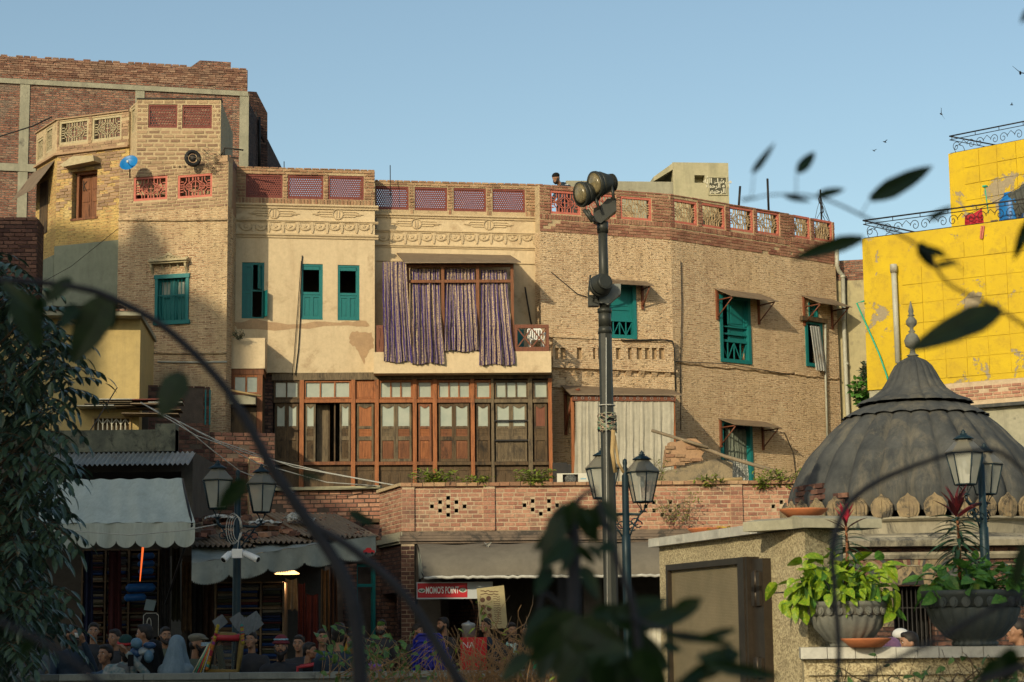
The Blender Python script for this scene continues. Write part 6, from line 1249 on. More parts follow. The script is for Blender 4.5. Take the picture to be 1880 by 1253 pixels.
AM = Wall(762, 36.9, 1250, 37.1, 1020); t = thing('curved_stall_awning', 'long curved brown grey awning over the food stall', 'awning', tuple(AM.w(2, 1.2, 2.4)), AM.rz); m = MB()
u0, zt_ = AM.uz(764, 1000, .1); u1 = AM.uz(1250, 1000, .1)[0]; zb_ = AM.uz(900, 1058, 1.35)[1]; n, k = 80, 12; ub = AM.uz(778, 1060, 1.35)[0]
for j in range(k + 1):
 s = j / k; a = s * math.pi / 2
 for i in range(n + 1): f = i / n; m.v.append(((u0 + (ub - u0) * s) * (1 - f) + u1 * f, -(.05 + 1.3 * math.sin(a)), zt_ + (zb_ - zt_) * (1 - math.cos(a)) + .012 * math.sin(f * 31 + s * 4) - .02 * math.sin(s * 3.14) * math.sin(f * 12)))
for j in range(k):
 for i in range(n): a = j * (n + 1) + i; m.f.append((a + n + 1, a + n + 2, a + 1, a)); m.sm.append(True); m.mi.append(0)
add(m, 'canopy', M['awn_brown'], t, AM.M)
m = MB(); m.v = [(ub, -1.36, zb_ - .07), (u1, -1.36, zb_ - .07), (u1, -1.36, zb_ + .01), (ub, -1.36, zb_ + .01)]; m = MB(); m.tube([(ub + (u1 - ub) * i / 60, -1.37, zb_ - .02 + rng.uniform(-.012, .012)) for i in range(61)], .03, 6); add(m, 'hem', M['marble'], t, AM.M)
m = MB(); m.tube([(u0, -.05, zt_ - 1.1), (u0 + .1, -.6, zt_ - .5), (ub, -1.35, zb_)], .02, 5); m.tube([(u0 + .02, -.05, zt_), (ub + .02, -1.35, zb_)], .015, 5); add(m, 'arm', M['iron'], t, AM.M)
m = MB(); m.v = [(u0 + .02, -.1, zt_ - .02), (u0 + .02, -.1, zb_), (ub + .0, -1.3, zb_)]; m.poly([(u0 + .03, -.12, zt_ - .05), (u0 + .05, -.3, zb_ - .02), (ub, -1.33, zb_), (ub - .03, -1.1, zb_ + .3)]); m.v = m.v[3:]; m.f = [(0, 1, 2, 3)]; add(m, 'end_cheek', M['awn_pale'], t, AM.M)
for x, y, lab, s_ in ((891, 1002, 'scrap of pale debris on the curved awning, left one', .12), (912, 1022, 'small bluish white paper on the curved awning', .05)):
 u, z = AM.uz(x, y, .6); m = MB()
 for kk in range(4): a = rng.uniform(0, 3); m.poly([(u + s_ * rng.uniform(-1, 1), -.75, z + s_ * rng.uniform(-.3, .3)), (u + s_ * rng.uniform(-1, 1), -.72, z + s_ * rng.uniform(-.3, .3)), (u + s_ * rng.uniform(-1, 1), -.8, z + s_ * .5), (u, -.78, z + .02)])
 tag(add(m, 'litter', plas, None, AM.M), lab, 'litter')
SG = Wall(764, 35.9, 940, 36, 1084); q = SG.rect(766, 1071, 858, 1098); t = thing('stall_sign', 'red sign reading MOMO\'S POINT with white border, extending into a pale board', 'sign', tuple(SG.w(q[0], 0, q[2])), SG.rz)
m = MB(); m.box(q[0] - .01, SG.uz(905, 1084)[0], -.05, -.003, q[2] - .02, q[3] + .02); add(m, 'board', flat('sign_white', (.42, .45, .46)), t, SG.M); m = MB(); m.box(q[0] + .005, q[1], -.003, .003, q[2] + .005, q[3]); add(m, 'red_panel', flat('sign_red', (.42, .012, .02), .5), t, SG.M)
cx, cz = (q[0] + q[1]) / 2, (q[2] + q[3]) / 2; small_text(t, "MOMO'S POINT", .17, SG.M @ Matrix.Translation((cx, -.006, cz)), flat('sign_letter', (.72, .72, .7)), 'lettering', .001, bold=.004, sx=.5)
for s_ in (-1, 1):
 m = MB(); u = cx + s_ * (q[1] - q[0]) * .41; m.prism([(u + .07 * math.cos(a), cz + .04 * math.sin(a)) for a in [i * .524 for i in range(12)]], .003, .006); pl = add(m, 'plate_picture', flat('plate_white%d' % s_, (.5, .52, .48)), t, SG.M)
 m = MB(); [m.prism([(u + o + .022 * math.cos(a), cz + p_ + .016 * math.sin(a)) for a in [i * .785 for i in range(8)]], .006, .008) for o, p_ in ((-.03, 0), (.03, .005), (0, -.012))]; add(m, 'dumpling_picture', flat('dump%d' % s_, (.05, .1, .06)), pl, SG.M)
MB_ = Wall(876, 35.6, 935, 35.65, 1115); t = thing('menu_banner', 'tilted cream menu banner with food pictures and handwritten lines by the stall', 'banner', tuple(MB_.w(.3, 0, 1.5)), MB_.rz)
pt = [MB_.uz(x, y) for x, y in ((881, 1157), (932, 1153), (925, 1075), (875, 1081))]; m = MB(); m.prism(pt, 0, .01); add(m, 'sheet', mk('menu_cream', (.4, .33, .17), (.33, .28, .15), 3, .7), t, MB_.M)
m = MB(); dk = flat('menu_brown_print', (.1, .05, .03))
for k, (x, y) in enumerate(((886, 1102), (897, 1099), (887, 1115), (898, 1118), (888, 1128), (899, 1131), (889, 1141))): u, z = MB_.uz(x, y); m.prism([(u + .045 * math.cos(a), z + .045 * math.sin(a)) for a in [i * .628 for i in range(10)]], .01, .013)
add(m, 'food_picture', dk, t, MB_.M); m = MB(); r_ = random.Random(4)
for k in range(13):
 x, y = 905 + .3 * k, 1096 + k * 4.1; pts = [MB_.uz(x + i * 1.4, y + r_.uniform(-1.1, 1.1)) for i in range(10)]; m.strip(pts, .009, .01, .012)
for k in range(2):
 pts = [MB_.uz(882 + i * 3, 1086 + k * 5 + r_.uniform(-1.2, 1.2)) for i in range(12)]; m.strip(pts, .016, .01, .012)
add(m, 'handwriting', dk, t, MB_.M)
p = P(1052, 881, 38.2); zac = P(1052, 890, 38.2).z; t = thing('air_conditioner', 'off white outdoor air conditioner unit on the terrace by the canvas shelter', 'air conditioner', (p.x, p.y, zac)); m = MB(); w, h = .31, .2
m.slab(-w, w, 0, h + .02, -.25, 0, [(-.2, .1, .02, h)]); m.box(-w, w, -.26, -.251, 0, h + .02); add(m, 'casing', M['ac'], t); m = MB(); m.box(-.2, .1, -.12, -.1, .02, h); add(m, 'grille_back', M['iron'], t)
m = MB()
for k in range(6): rr = .02 + k * .017; m.tube([(-.05 + rr * math.cos(a), 0, .11 + rr * .85 * math.sin(a)) for a in [i * .45 for i in range(15)]], .003, 4, caps=False)
for k in range(8): a = k * .785; m.tube([(-.05, 0, .11), (-.05 + .1 * math.cos(a), 0, .11 + .085 * math.sin(a))], .003, 4)
add(m, 'fan_grille', M['tin_grey'], t); m = MB(); [m.box(.15 + k * .022, .165 + k * .022, 0, .004, .1, .12) for k in range(5)]; add(m, 'logo_print', flat('ac_logo', (.02, .3, .5)), t)
p = P(1030, 880, 38.4); m = MB(); m.box(-.16, .12, -.3, 0, -.3, .45); m.box(.121, .2, -.3, -.01, -.2, .42); single(m, 'grey_cabinet', M['iron'], 'dark cabinet with a pale board beside the canvas shelter', 'cabinet', (p.x, p.y, zac + .0))
BK = Wall(1200, 40.5, 1400, 40.8, 850); t = thing('broken_brick_stair', 'crumbling plastered stair wall with broken brick stub on the terrace', 'wall', tuple(BK.w(1, 0, BK.uz(1300, 885)[1])), BK.rz)
pt = [BK.uz(x, y) for x, y in ((1212, 895), (1345, 895), (1345, 850), (1318, 842), (1280, 852), (1218, 866), (1205, 880))]; m = MB(); m.prism(pt, -.5, 0); add(m, 'stair_wall', mk('broken_rubble_plaster', (.33, .26, .16), (.24, .19, .12), 6, .95, .8, 25, .02, stain=(.14, .12, .09), sscale=3, samt=.5), t, BK.M)
pt = [BK.uz(x, y) for x, y in ((1220, 858), (1290, 846), (1287, 838), (1292, 830), (1284, 824), (1288, 815), (1276, 806), (1262, 806), (1240, 812), (1230, 812), (1228, 820), (1224, 824))]; m = MB(); m.prism(pt, -.25, .05); add(m, 'broken_stub', mk('stained_pink_plaster', (.42, .26, .15), (.34, .21, .12), 5, .95, .6, 25, .01, stain=(.12, .09, .06), sscale=4, samt=.55), t, BK.M)
lay_bricks(t, BK, BK.uz(1220, 850)[0], BK.uz(1296, 850)[0], BK.uz(1250, 856)[1], BK.uz(1250, 816)[1], M['bricks_parapet'], bw=.22, bh=.085, budget=40, proud=.03, d=.05, skip=.55, thick=.06)
m = MB(); m.box(BK.uz(1210, 842)[0], BK.uz(1345, 842)[0], -.5, .06, BK.uz(1300, 903)[1] - .8, BK.uz(1300, 893)[1]); add(m, 'base', M['concrete'], t, BK.M)
for pts, lab, mt, r in (([(1197, 791, 41), (1260, 810, 40.5), (1300, 822, 40.4)], 'short grey bamboo pole jutting over the broken stub', 'rope_grey', .035), ([(1270, 815, 40.6), (1330, 838, 40.3), (1425, 866, 39.6)], 'long grey bamboo pole leaning down across the lower doorway', 'rope_grey', .04), ([(1262, 886, 39.4), (1363, 880, 39.3)], 'thick yellow bamboo pole lying on the terrace coping', 'rope', .045)):
 m = MB(); v = [P(*q) for q in pts]; m.tube(v, r, 7)
 for k in range(6): c = v[0].lerp(v[-1], (k + .5) / 6); 
 o = add(m, 'bamboo_pole', M[mt]); tag(o, lab, 'pole', 'bamboo poles on the terrace')
cable([(1012, 500), (1060, 540), (1085, 548)], .01, QA, .03, parent=crv); cable([(1250, 480), (1252, 560), (1249, 680), (1250, 790)], .01, QB, .03, parent=crv); cable([(1408, 790), (1440, 795), (1456, 830), (1462, 880)], .009, QB, .03, parent=crv); cable([(1240, 664), (1330, 668), (1450, 688)], .01, QB, .06, parent=crv)
cd_ = tag(cloth(None, QB, 1331, 1372, 1331, 1374, 786, 880, mk('lace_net_curtain', (.17, .19, .15), (.1, .12, .1), 6, .9), d=-.1, amp=.03, folds=6, seed=9, name='net_curtain'), 'greenish net curtain in the lower teal doorway', 'curtain')
lace = cloth(cd_, QB, 1336, 1372, 1336, 1374, 842, 880, mk('white_lace', (.6, .6, .55), (.06, .07, .06), 40, .9, detail=1), d=-.06, amp=.02, folds=6, seed=9, name='lace_hem')
# ================================================================ domed shrine
DC = P(1690, 1000, 31.0); cx0, cy0 = DC.x, 31.0
def DZ(py, Y=None, px=1690): return P(px, py, Y or 31.0).z
FR = 28.95                                             # distance of the front face
rD = 2.02; zspr = DZ(948, 29.0); ztop_ = DZ(737, 31)
shr = thing('domed_shrine', 'small old shrine with blackened ribbed dome, stone petal ring and barred arch', 'shrine', (cx0, cy0, 0))
m = MB(); prof = [(px_ * 31 / 3600, DZ(y)) for px_, y in ((222, 950), (226, 935), (226, 915), (222, 900), (213, 880), (203, 860), (193, 842), (182, 828), (168, 814), (155, 798), (141, 784), (127, 772), (111, 760), (96, 751), (80, 745))]
n = 192; nr = 24
base = 0
for r, z in prof:
 for q in range(n):
  t = q / n * nr; fr = (t % 1); rib = .965 + .085 * (math.sin(fr * math.pi) ** .4) - .0; m.v.append((r * rib * math.cos(6.28318 * q / n), r * rib * math.sin(6.28318 * q / n), z))
for k in range(len(prof) - 1):
 for q in range(n): a0 = k * n + q; a1 = k * n + (q + 1) % n; m.f.append((a0, a1, a1 + n, a0 + n)); m.sm.append(True); m.mi.append(0)
add(m, 'dome', M['dome'], shr)
m = MB(); zc1 = prof[-1][1]
for r0, z0, r1, z1, nn in ((1.12, DZ(770), .8, DZ(748), 24),):
 for k in range(7):
  s = k / 6
  for q in range(n):
   fr = (q / n * nn) % 1; r = (r0 + (r1 - r0) * s) * (1 + .035 * math.sin(fr * math.pi) ** .6) + .02 * math.sin(s * 3.14); m.v.append((r * math.cos(6.28318 * q / n), r * math.sin(6.28318 * q / n), z0 + (z1 - z0) * s ** .9 + .012 + (.02 * math.sin(fr * math.pi) if k == 0 else 0)))
for k in range(6):
 for q in range(n): a0 = k * n + q; a1 = k * n + (q + 1) % n; m.f.append((a0, a1, a1 + n, a0 + n)); m.sm.append(True); m.mi.append(0)
add(m, 'upper_course', M['dome'], shr)
m = MB(); cap = [(DZ(743), .84), (DZ(738), .80), (DZ(729), .62), (DZ(715), .47), (DZ(700), .39), (DZ(685), .33), (DZ(672), .27), (DZ(663), .19), (DZ(657), .09), (DZ(655), .07)]
for z, r in cap:
 for q in range(n): fr = (q / n * 20) % 1; rr = r * (1 + .1 * math.sin(fr * math.pi) ** .4); m.v.append((rr * math.cos(6.28318 * q / n), rr * math.sin(6.28318 * q / n), z))
for k in range(len(cap) - 1):
 for q in range(n): a0 = k * n + q; a1 = k * n + (q + 1) % n; m.f.append((a0, a1, a1 + n, a0 + n)); m.sm.append(True); m.mi.append(0)
add(m, 'lotus_cap', M['dome'], shr)
fin = [(.07, 655), (.10, 653), (.05, 650), (.035, 642), (.05, 640), (.11, 636), (.13, 626), (.09, 616), (.035, 611), (.06, 609), (.03, 606), (.03, 602), (.085, 596), (.09, 590), (.05, 583), (.03, 581), (.06, 580), (.035, 577), (.045, 572), (.02, 560), (.004, 553)]
m = MB(); m.lathe([(r, DZ(y)) for r, y in fin], 14); add(m, 'finial', M['stone_pot'], shr)
pet = MB(); hgt = DZ(905, 29) - DZ(948, 29)
def petal_shape():
 b = MB(); w = .235; N_ = 10; outl = [(-.4 * w, 0), (-.54 * w, .3 * hgt), (-.55 * w, .62 * hgt), (-.36 * w, .88 * hgt), (-.12 * w, .98 * hgt), (0, 1.1 * hgt), (.12 * w, .98 * hgt), (.36 * w, .88 * hgt), (.55 * w, .62 * hgt), (.54 * w, .3 * hgt), (.4 * w, 0)]
 b.prism(outl[::-1], 0, .035); inn = [(x * .78, .02 + z * .86) for x, z in outl]; b.prism(inn[::-1], .035, .055); inn = [(x * .5, .03 + z * .74) for x, z in outl]; b.prism(inn[::-1], .055, .07)
 b.prism([(-.012, .02), (.012, .02), (.012, .8 * hgt), (-.012, .8 * hgt)], .07, .09); return b.mesh('petal', M['petal'])
PE = petal_shape(); npet = 34
for k in range(npet):
 a = -math.pi / 2 + 2 * math.pi * (k + .5) / npet
 if math.sin(a) > .35: continue
 o = bpy.data.objects.new('petal', PE); COL.objects.link(o); place(o, shr, Matrix.Translation((cx0 + 2.06 * math.cos(a), cy0 + 2.06 * math.sin(a), zspr - .03)) @ Matrix.Rotation(a + math.pi / 2, 4, 'Z') @ Matrix.Rotation(R(4), 4, 'X') @ Matrix.Diagonal((1.28, 1.2, 1, 1)))
m = MB(); z1, z2, z3, z4, z5 = DZ(948, 29), DZ(956, 29), DZ(985, 29), DZ(990, 28.8), DZ(1003, 28.8)
m.lathe([(2.0, z5 - .02), (2.0, z3), (2.04, z2), (2.04, z2 + .002), (2.13, z2 + .02), (2.15, z1 - .02), (2.1, z1), (1.9, z1)], 64); add(m, 'drum', M['dome_band'], shr)
m = MB(); m.lathe([(2.0, z5), (2.2, z5 + .03), (2.32, z4 - .02), (2.32, z4 + .04), (2.2, z4 + .07), (2.05, z4 + .1)], 64); add(m, 'cornice_ring', M['dome_band'], shr)
hw = 2.6; SF = Wall(1480, FR - .3, 1900, FR - .3, 1080); uc = SF.uz(1676, 1080)[0]; bx0, bx1 = uc - 2.0, uc + 3.2
zb0 = DZ(1003, FR); ar0, ar1 = SF.uz(1640, 1100)[0], SF.uz(1714, 1100)[0]; zar = SF.uz(1677, 1076)[1]; 
m = MB(); m.slab(bx0, bx1, 0, zb0, -.4, 0, [(ar0, ar1, 0, zar)]); m.box(bx0, bx0 + .4, -4.5, -.401, 0, zb0); m.box(bx1 - .4, bx1, -4.5, -.401, 0, zb0); m.box(bx0 + .4, bx1 - .4, -4.5, -4.1, 0, zb0); m.box(bx0, bx1, -4.5, .0, zb0 + .001, zb0 + .05); add(m, 'brick_body', M['brick_dark'], shr, SF.M)
m = MB(); m.prism_x([(0, zb0 - .02), (-.2, zb0 - .02), (-.22, zb0 + .06), (-.16, zb0 + .1), (0, zb0 + .12)][::-1], bx0 - .1, bx1 + .1); m.prism_x([(0, zb0 - .2), (-.06, zb0 - .2), (-.1, zb0 - .14), (-.06, zb0 - .1), (0, zb0 - .1)][::-1], bx0, bx1); m.box(bx0, bx1, 0, .03, zb0 - .3, zb0 - .28); add(m, 'cornice', M['dome_band'], shr, SF.M)
m = MB(); cxa = (ar0 + ar1) / 2; w2 = (ar1 - ar0) / 2; zsp = SF.uz(1677, 1074)[1]
pan0, pan1, panz = SF.uz(1588, 1050)[0], SF.uz(1775, 1050)[0], SF.uz(1677, 1022)[1]
m.slab(pan0, pan1, zsp - .6, panz, 0, .015, [(ar0 - .01, ar1 + .01, zsp - .7, zsp)]); add(m, 'arch_panel', M['petal'], shr, SF.M)
m = MB(); pts = [(ar0 - .3, zsp - .6), (ar0 - .02, zsp - .6), (ar0 - .02, zsp), (cxa - .16, zsp), (cxa - .15, zsp + .06), (cxa - .08, zsp + .11), (cxa, zsp + .19), (cxa + .08, zsp + .11), (cxa + .15, zsp + .06), (cxa + .16, zsp), (ar1 + .02, zsp), (ar1 + .02, zsp - .6), (ar0 - .02, zsp - .6)]
pts = [(ar0, 0), (ar1, 0), (ar1, zsp), (cxa + .16, zsp), (cxa + .15, zsp + .07), (cxa + .07, zsp + .12), (cxa, zsp + .2), (cxa - .07, zsp + .12), (cxa - .15, zsp + .07), (cxa - .16, zsp), (ar0, zsp)]
m.prism([(a, b) for a, b in pts[2:]], .0, .021); add(m, 'arch_head', M['black'], shr, SF.M)
for k in range(30):
 a = R(14 + k * 152 / 29); r0 = .36; r1 = min(1.0, abs(.97 / max(.001, abs(math.cos(a)))) if abs(math.cos(a)) > .6 else 9, (panz - zsp - .03) / math.sin(a)); r1 = max(r1, r0 + .1)
 c, s_ = math.cos(a), math.sin(a); p0 = (cxa + r0 * c, zsp + r0 * s_ * .8); p1 = (cxa + r1 * c, min(panz - .02, zsp + r1 * s_)); m = MB(); m.strip([p0, p1], .045 + .02 * rng.random(), .015, .03 + rng.uniform(0, .01)); add(m, 'arch_stone', M[rng.choice(['bricks_dark', 'petal', 'dome'])] if 1 else None, shr, SF.M)
for k in range(9):
 u = ar0 + (ar1 - ar0) * (k + .5) / 9; m = MB(); m.tube([(u, .15, 0), (u, .15, zsp)], .012, 5); add(m, 'bar', M['iron'], shr, SF.M)
m = MB(); m.box(ar0, ar1, -.16, -.14, SF.uz(1677, 1117)[1], SF.uz(1677, 1115)[1]); add(m, 'cross_bar', M['iron'], shr, SF.M)
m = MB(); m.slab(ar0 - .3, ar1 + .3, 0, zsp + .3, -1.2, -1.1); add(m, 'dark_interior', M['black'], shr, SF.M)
m = MB(); 
for k in range(7):
 z = zspr + .0 + k * .09
 for q in range(9):
  a = R(185 + q * 5 + (k % 2) * 2.5)
  if rng.random() < .15 or (k > 4 and q > 5): continue
  r = next((p_[0] + (q_[0] - p_[0]) * (z - p_[1]) / (q_[1] - p_[1]) for p_, q_ in zip(prof, prof[1:]) if p_[1] <= z <= q_[1]), 2.0) * 1.03; c = Vector((r * math.cos(a), r * math.sin(a), z)); o = bpy.data.objects.new('exposed_brick', brick_mesh(M['bricks_dark'])); COL.objects.link(o); place(o, shr, Matrix.Translation(Vector((cx0, cy0, 0)) + c) @ Matrix.Rotation(a + math.pi / 2, 4, 'Z') @ Matrix.Diagonal((.17, .06, .07, 1)))
# ================================================================ pier with screen, planter wall
PA = Wall(1210, 17.6, 1478, 14.7, 1000); PB = Wall(1478, 14.7, 1523, 14.9, 1000)
zpt = PA.uz(1440, 975)[1]; pier = thing('granite_plaster_pier', 'granite chip plastered garden pier with marble capping and bronze screen', 'pier', (PA.w(PA.L, 0, 0).x, PA.w(PA.L, 0, 0).y, 0))
m = MB(); a, b, c = PA.w(0, 0, 0), PA.w(PA.L, 0, 0), PB.w(PB.L, 0, 0); m.prism_z([(a.x, a.y), (b.x, b.y), (c.x, c.y), (c.x + .3, c.y + 1.2), (a.x + 1.2, a.y + 1.0)], 0, zpt); add(m, 'pier_body', M['granite'], pier, I4)
m = MB(); zj = PA.uz(1440, 1087)[1]; m.box(PA.uz(1405, 1087)[0], PA.L + .003, 0, .003, zj - .008, zj); m.box(0, PA.uz(1222, 1095)[0], 0, .003, zj - .008, zj); add(m, 'joint', M['black'], pier, PA.M)
u = -.08; k = 0
while u < PA.L - .35:
 w = rng.uniform(.12, .26); m = MB(); m.box(u, min(u + w - .004, PA.L - .2), -.5, .07 + rng.uniform(-.004, .004), zpt + .001, zpt + .075); add(m, 'capping_slab', M['marble'], pier, PA.M); u += w
for w_, a0, a1 in ((PA, PA.L - .25, PA.L + .08), (PB, 0, PB.L + .05)):
 m = MB(); m.prism([(a0, zpt + .001), (a1, zpt + .001), (a1, zpt + .07), ((a0 + a1) / 2, zpt + .1), (a0, zpt + .075)], -.6, .05); add(m, 'broken_capping', M['concrete'], pier, w_.M)
q = PA.rect(1223, 1035, 1366, 1300); zs1 = PA.uz(1300, 1030, .1)[1]; scr = thing('bronze_mesh_screen', 'tall dark bronze framed mesh screen door hinged on the granite pier', 'screen door', tuple(PA.w(q[0], .1, 0)), PA.rz)
u0, u1 = PA.uz(1223, 1100, .12)[0], PA.uz(1366, 1100, .12)[0]; m = MB(); m.slab(u0, u1, .15, zs1, .04, .12, [(u0 + .04, u1 - .12, .2, zs1 - .05)]); add(m, 'frame', M['bronze'], scr, PA.M)
mesh_m = N('fine_bronze_mesh'); v_ = mesh_m.coord(False); sx_ = mesh_m.n('SeparateXYZ'); mesh_m.l(v_, sx_.inputs[0])
gz = mesh_m.math('PINGPONG', sx_.outputs[2], .006); gx = mesh_m.math('PINGPONG', sx_.outputs[0], .006); hh_ = mesh_m.math('MULTIPLY', mesh_m.math('MAXIMUM', gz, gx), 160)
cc_ = mesh_m.mix(mesh_m.ramp(mesh_m.noise(v_, 2.0, 6, .7), .35, .7), (.15, .125, .075), (.22, .18, .11)); mesh_m.fin(cc_, .6, mesh_m.bump(hh_, .6, .004), .2, .3)
m = MB(); m.box(u0 + .04, u1 - .12, .07, .08, .2, zs1 - .05); add(m, 'mesh_panel', mesh_m.m, scr, PA.M)
ue = PA.uz(1404, 1100, .06)[0]; m = MB(); m.box(u1 + .01, ue, .0, .07, .15, zs1 - .02); m.box(u1 + .0, u1 + .04, .0, .11, .15, zs1 + .0); add(m, 'hinge_post', M['bronze'], scr, PA.M)
for y in (1064, 1090, 1220):
 z = PA.uz(1385, y)[1]; m = MB(); m.tube([((u1 + ue) / 2 + .02, -.085, z - .11), ((u1 + ue) / 2 + .02, -.085, z + .06)], .016, 6)
 for s_ in (-1, 1): m.box((u1 + ue) / 2 + .02 + s_ * .05 - .03, (u1 + ue) / 2 + .02 + s_ * .05 + .03, .07, .09, z - .1, z + .05); [m.lathe([(.008, 0), (.008, .0)], 5, ((u1 + ue) / 2 + .02 + s_ * .05, -.095, z - .08 + .05 * k)) for k in range(3)]
 add(m, 'hinge', M['bronze'], scr, PA.M)
PWL = Wall(1470, 14.25, 2010, 14.0, 1200); zpw = PWL.uz(1700, 1188)[1]; zpb = PWL.uz(1700, 1208)[1]
pw = thing('planter_wall', 'low garden wall with stone coping carrying two carved planters', 'wall', tuple(PWL.w(1, 0, 0)), PWL.rz)
m = MB(); m.box(.02, PWL.L, -.6, -.05, 0, zpb - .003); add(m, 'wall_body', M['granite'], pw, PWL.M); u = 0
while u < PWL.L: w = rng.uniform(.11, .2); m = MB(); m.box(u, min(PWL.L, u + w - .004), -.65, .03 + rng.uniform(-.004, .004), zpb, zpw + rng.uniform(-.003, .003)); add(m, 'coping_stone', M['marble'], pw, PWL.M); u += w
for y in (1232, 1246): z = PWL.uz(1560, y)[1]; m = MB(); m.box(.05, PWL.L, -.05, -.02, z - .03, z); add(m, 'wall_ridge', M['granite'], pw, PWL.M)
def saucer(px, py, Y, w, label, h=None, surf=None, wall=None):
 r = w * Y / 3600 / 2; p = P(px, py, Y); m = MB(); m.lathe([(r * .55, 0), (r * .6, 0), (r * .97, r * .3), (r, r * .36), (r * .93, r * .36), (r * .55, r * .05), (0, r * .05)], 24)
 return single(m, 'terracotta_saucer', M['terra'], label, 'saucer', (p.x, p.y, surf), group='terracotta saucers')
sf = zpt + .075
saucer(1476, 965, 15.1, 90, 'largest terracotta saucer on the pier corner', surf=zpt + .1); saucer(1403, 975, 15.9, 60, 'second terracotta saucer, overlapping the capping middle right', surf=sf)
saucer(1300, 990, 17.2, 76, 'wide terracotta saucer on the middle of the pier capping', surf=sf); saucer(1268, 990, 17.9, 48, 'small terracotta saucer behind the wide one', surf=sf); saucer(1243, 990, 18.2, 38, 'smallest terracotta saucer at the left end of the capping', surf=sf)
saucer(1590, 1180, 14.15, 92, 'terracotta saucer on the low wall under the leafy planter', surf=zpw)
m = MB(); r_ = random.Random(3)
for k in range(46):
 p = Vector((r_.uniform(-.28, .3), r_.uniform(-.1, .1), r_.uniform(0, .025))); a = r_.uniform(0, 6); m.poly([tuple(p), tuple(p + Vector((.035 * math.cos(a), .03 * math.sin(a), .012))), tuple(p + Vector((.05 * math.cos(a + .5), .05 * math.sin(a + .5), .0)))])
p = P(1355, 972, 16.4); single(m, 'fallen_leaves', mk('yellow_fallen_leaf', (.5, .33, .03), (.36, .22, .02), 20), 'yellow fallen leaves scattered on the pier capping', 'leaves', (p.x, p.y, sf + .003), kind='stuff')
def planter(px, Y, w, h, mat, label, group):
 p = P(px, 1186, Y); r = w * Y / 3600 / 2; H = h * Y / 3600; t = thing('carved_planter', label, 'planter', (p.x, p.y, zpw), 0, group); m = MB()
 m.lathe([(r * .42, 0), (r * .45, H * .06), (r * .4, H * .1), (r * .55, H * .16), (r * .8, H * .42), (r * .9, H * .66), (r * .89, H * .7)], 96, flute=.025, fn=20); add(m, 'bowl', mat, t)
 m = MB(); m.lathe([(r * .88, H * .70), (r * .93, H * .72), (r * .97, H * .88), (r, H * .9), (r * 1.02, H), (r * .95, H), (r * .9, H * .85), (0, H * .85)], 48); rm = add(m, 'rim', mat, t)
 b = MB(); s_ = r * .085
 b.prism([(s_ * math.cos(a) * 1.0, s_ * 1.2 * math.sin(a)) for a in [i * .524 for i in range(12)]], 0, .012); b.prism([(s_ * .6 * math.cos(a), s_ * .75 * math.sin(a) - s_ * .1) for a in [i * .785 for i in range(8)]], .012, .022); me = b.mesh('carved_boss', mat)
 for k in range(26):
  a = k * 2 * math.pi / 26; o = bpy.data.objects.new('carved_boss', me); COL.objects.link(o); place(o, rm, WM[t.name] @ Matrix.Translation((r * .955 * math.cos(a), r * .955 * math.sin(a), H * .79)) @ Matrix.Rotation(a + math.pi / 2, 4, 'Z'))
 return t, p, r, H
pl1, pp1, pr1, ph1 = planter(1558, 14.5, 150, 82, M['stone_pot'], 'grey carved stone planter overflowing with lime green leaves', 'carved stone planters')
pl2, pp2, pr2, ph2 = planter(1790, 14.3, 184, 100, M['stone_pot_dk'], 'dark carved stone planter with darker green leaves at far right', 'carved stone planters')
def leaf_mesh(name, mat, L=1.0, Wd=.45, fold=.25, curl=.3, seg=5, heart=False):
 m = MB(); pts = []
 for i in range(seg + 1):
  t = i / seg; w = Wd * (math.sin(math.pi * min(1, t * .92 + .06)) ** .8) * (1 - .35 * t) * (1.15 if heart and t < .35 else 1); pts.append((t * L, w / 2, -curl * L * t * t))
 pts[-1] = (L, 0.002, -curl * L)
 for i in range(seg):
  (x0, w0, z0), (x1, w1, z1) = pts[i], pts[i + 1]
  for s_ in (-1, 1):
   q = [(x0, 0, z0), (x1, 0, z1), (x1, s_ * w1, z1 + fold * w1), (x0, s_ * w0, z0 + fold * w0)]; m.quad(*(q if s_ > 0 else q[::-1]), smooth=True)
 return m.mesh(name, mat)
def mk_leaf(name, c1, c2, c3=None, rough=.45, trans=.25):
 s = N(name); oi = s.n('ObjectInfo'); g = s.n('NewGeometry'); f = s.math('FRACT', s.math('ADD', oi.outputs['Random'], g.outputs['Random Per Island'])); col = s.mix(f, c1, c2)
 if c3: col = s.mix(s.ramp(s.noise(s.coord(True), 9, 4), .5, .65), col, c3)
 col = s.mix(s.ramp(s.noise(g.outputs['Position'], 40, 3), .4, .8), col, tuple(x * .6 for x in c1)); s.fin(col, rough, None, 0, .35)
 tr = s.n('BsdfTranslucent'); s.l(col, tr.inputs[0]); mx = s.n('MixShader'); mx.inputs[0].default_value = trans; s.l(s.b.outputs[0], mx.inputs[1]); s.l(tr.outputs[0], mx.inputs[2]); s.l(mx.outputs[0], s.out.inputs[0]); return s.m
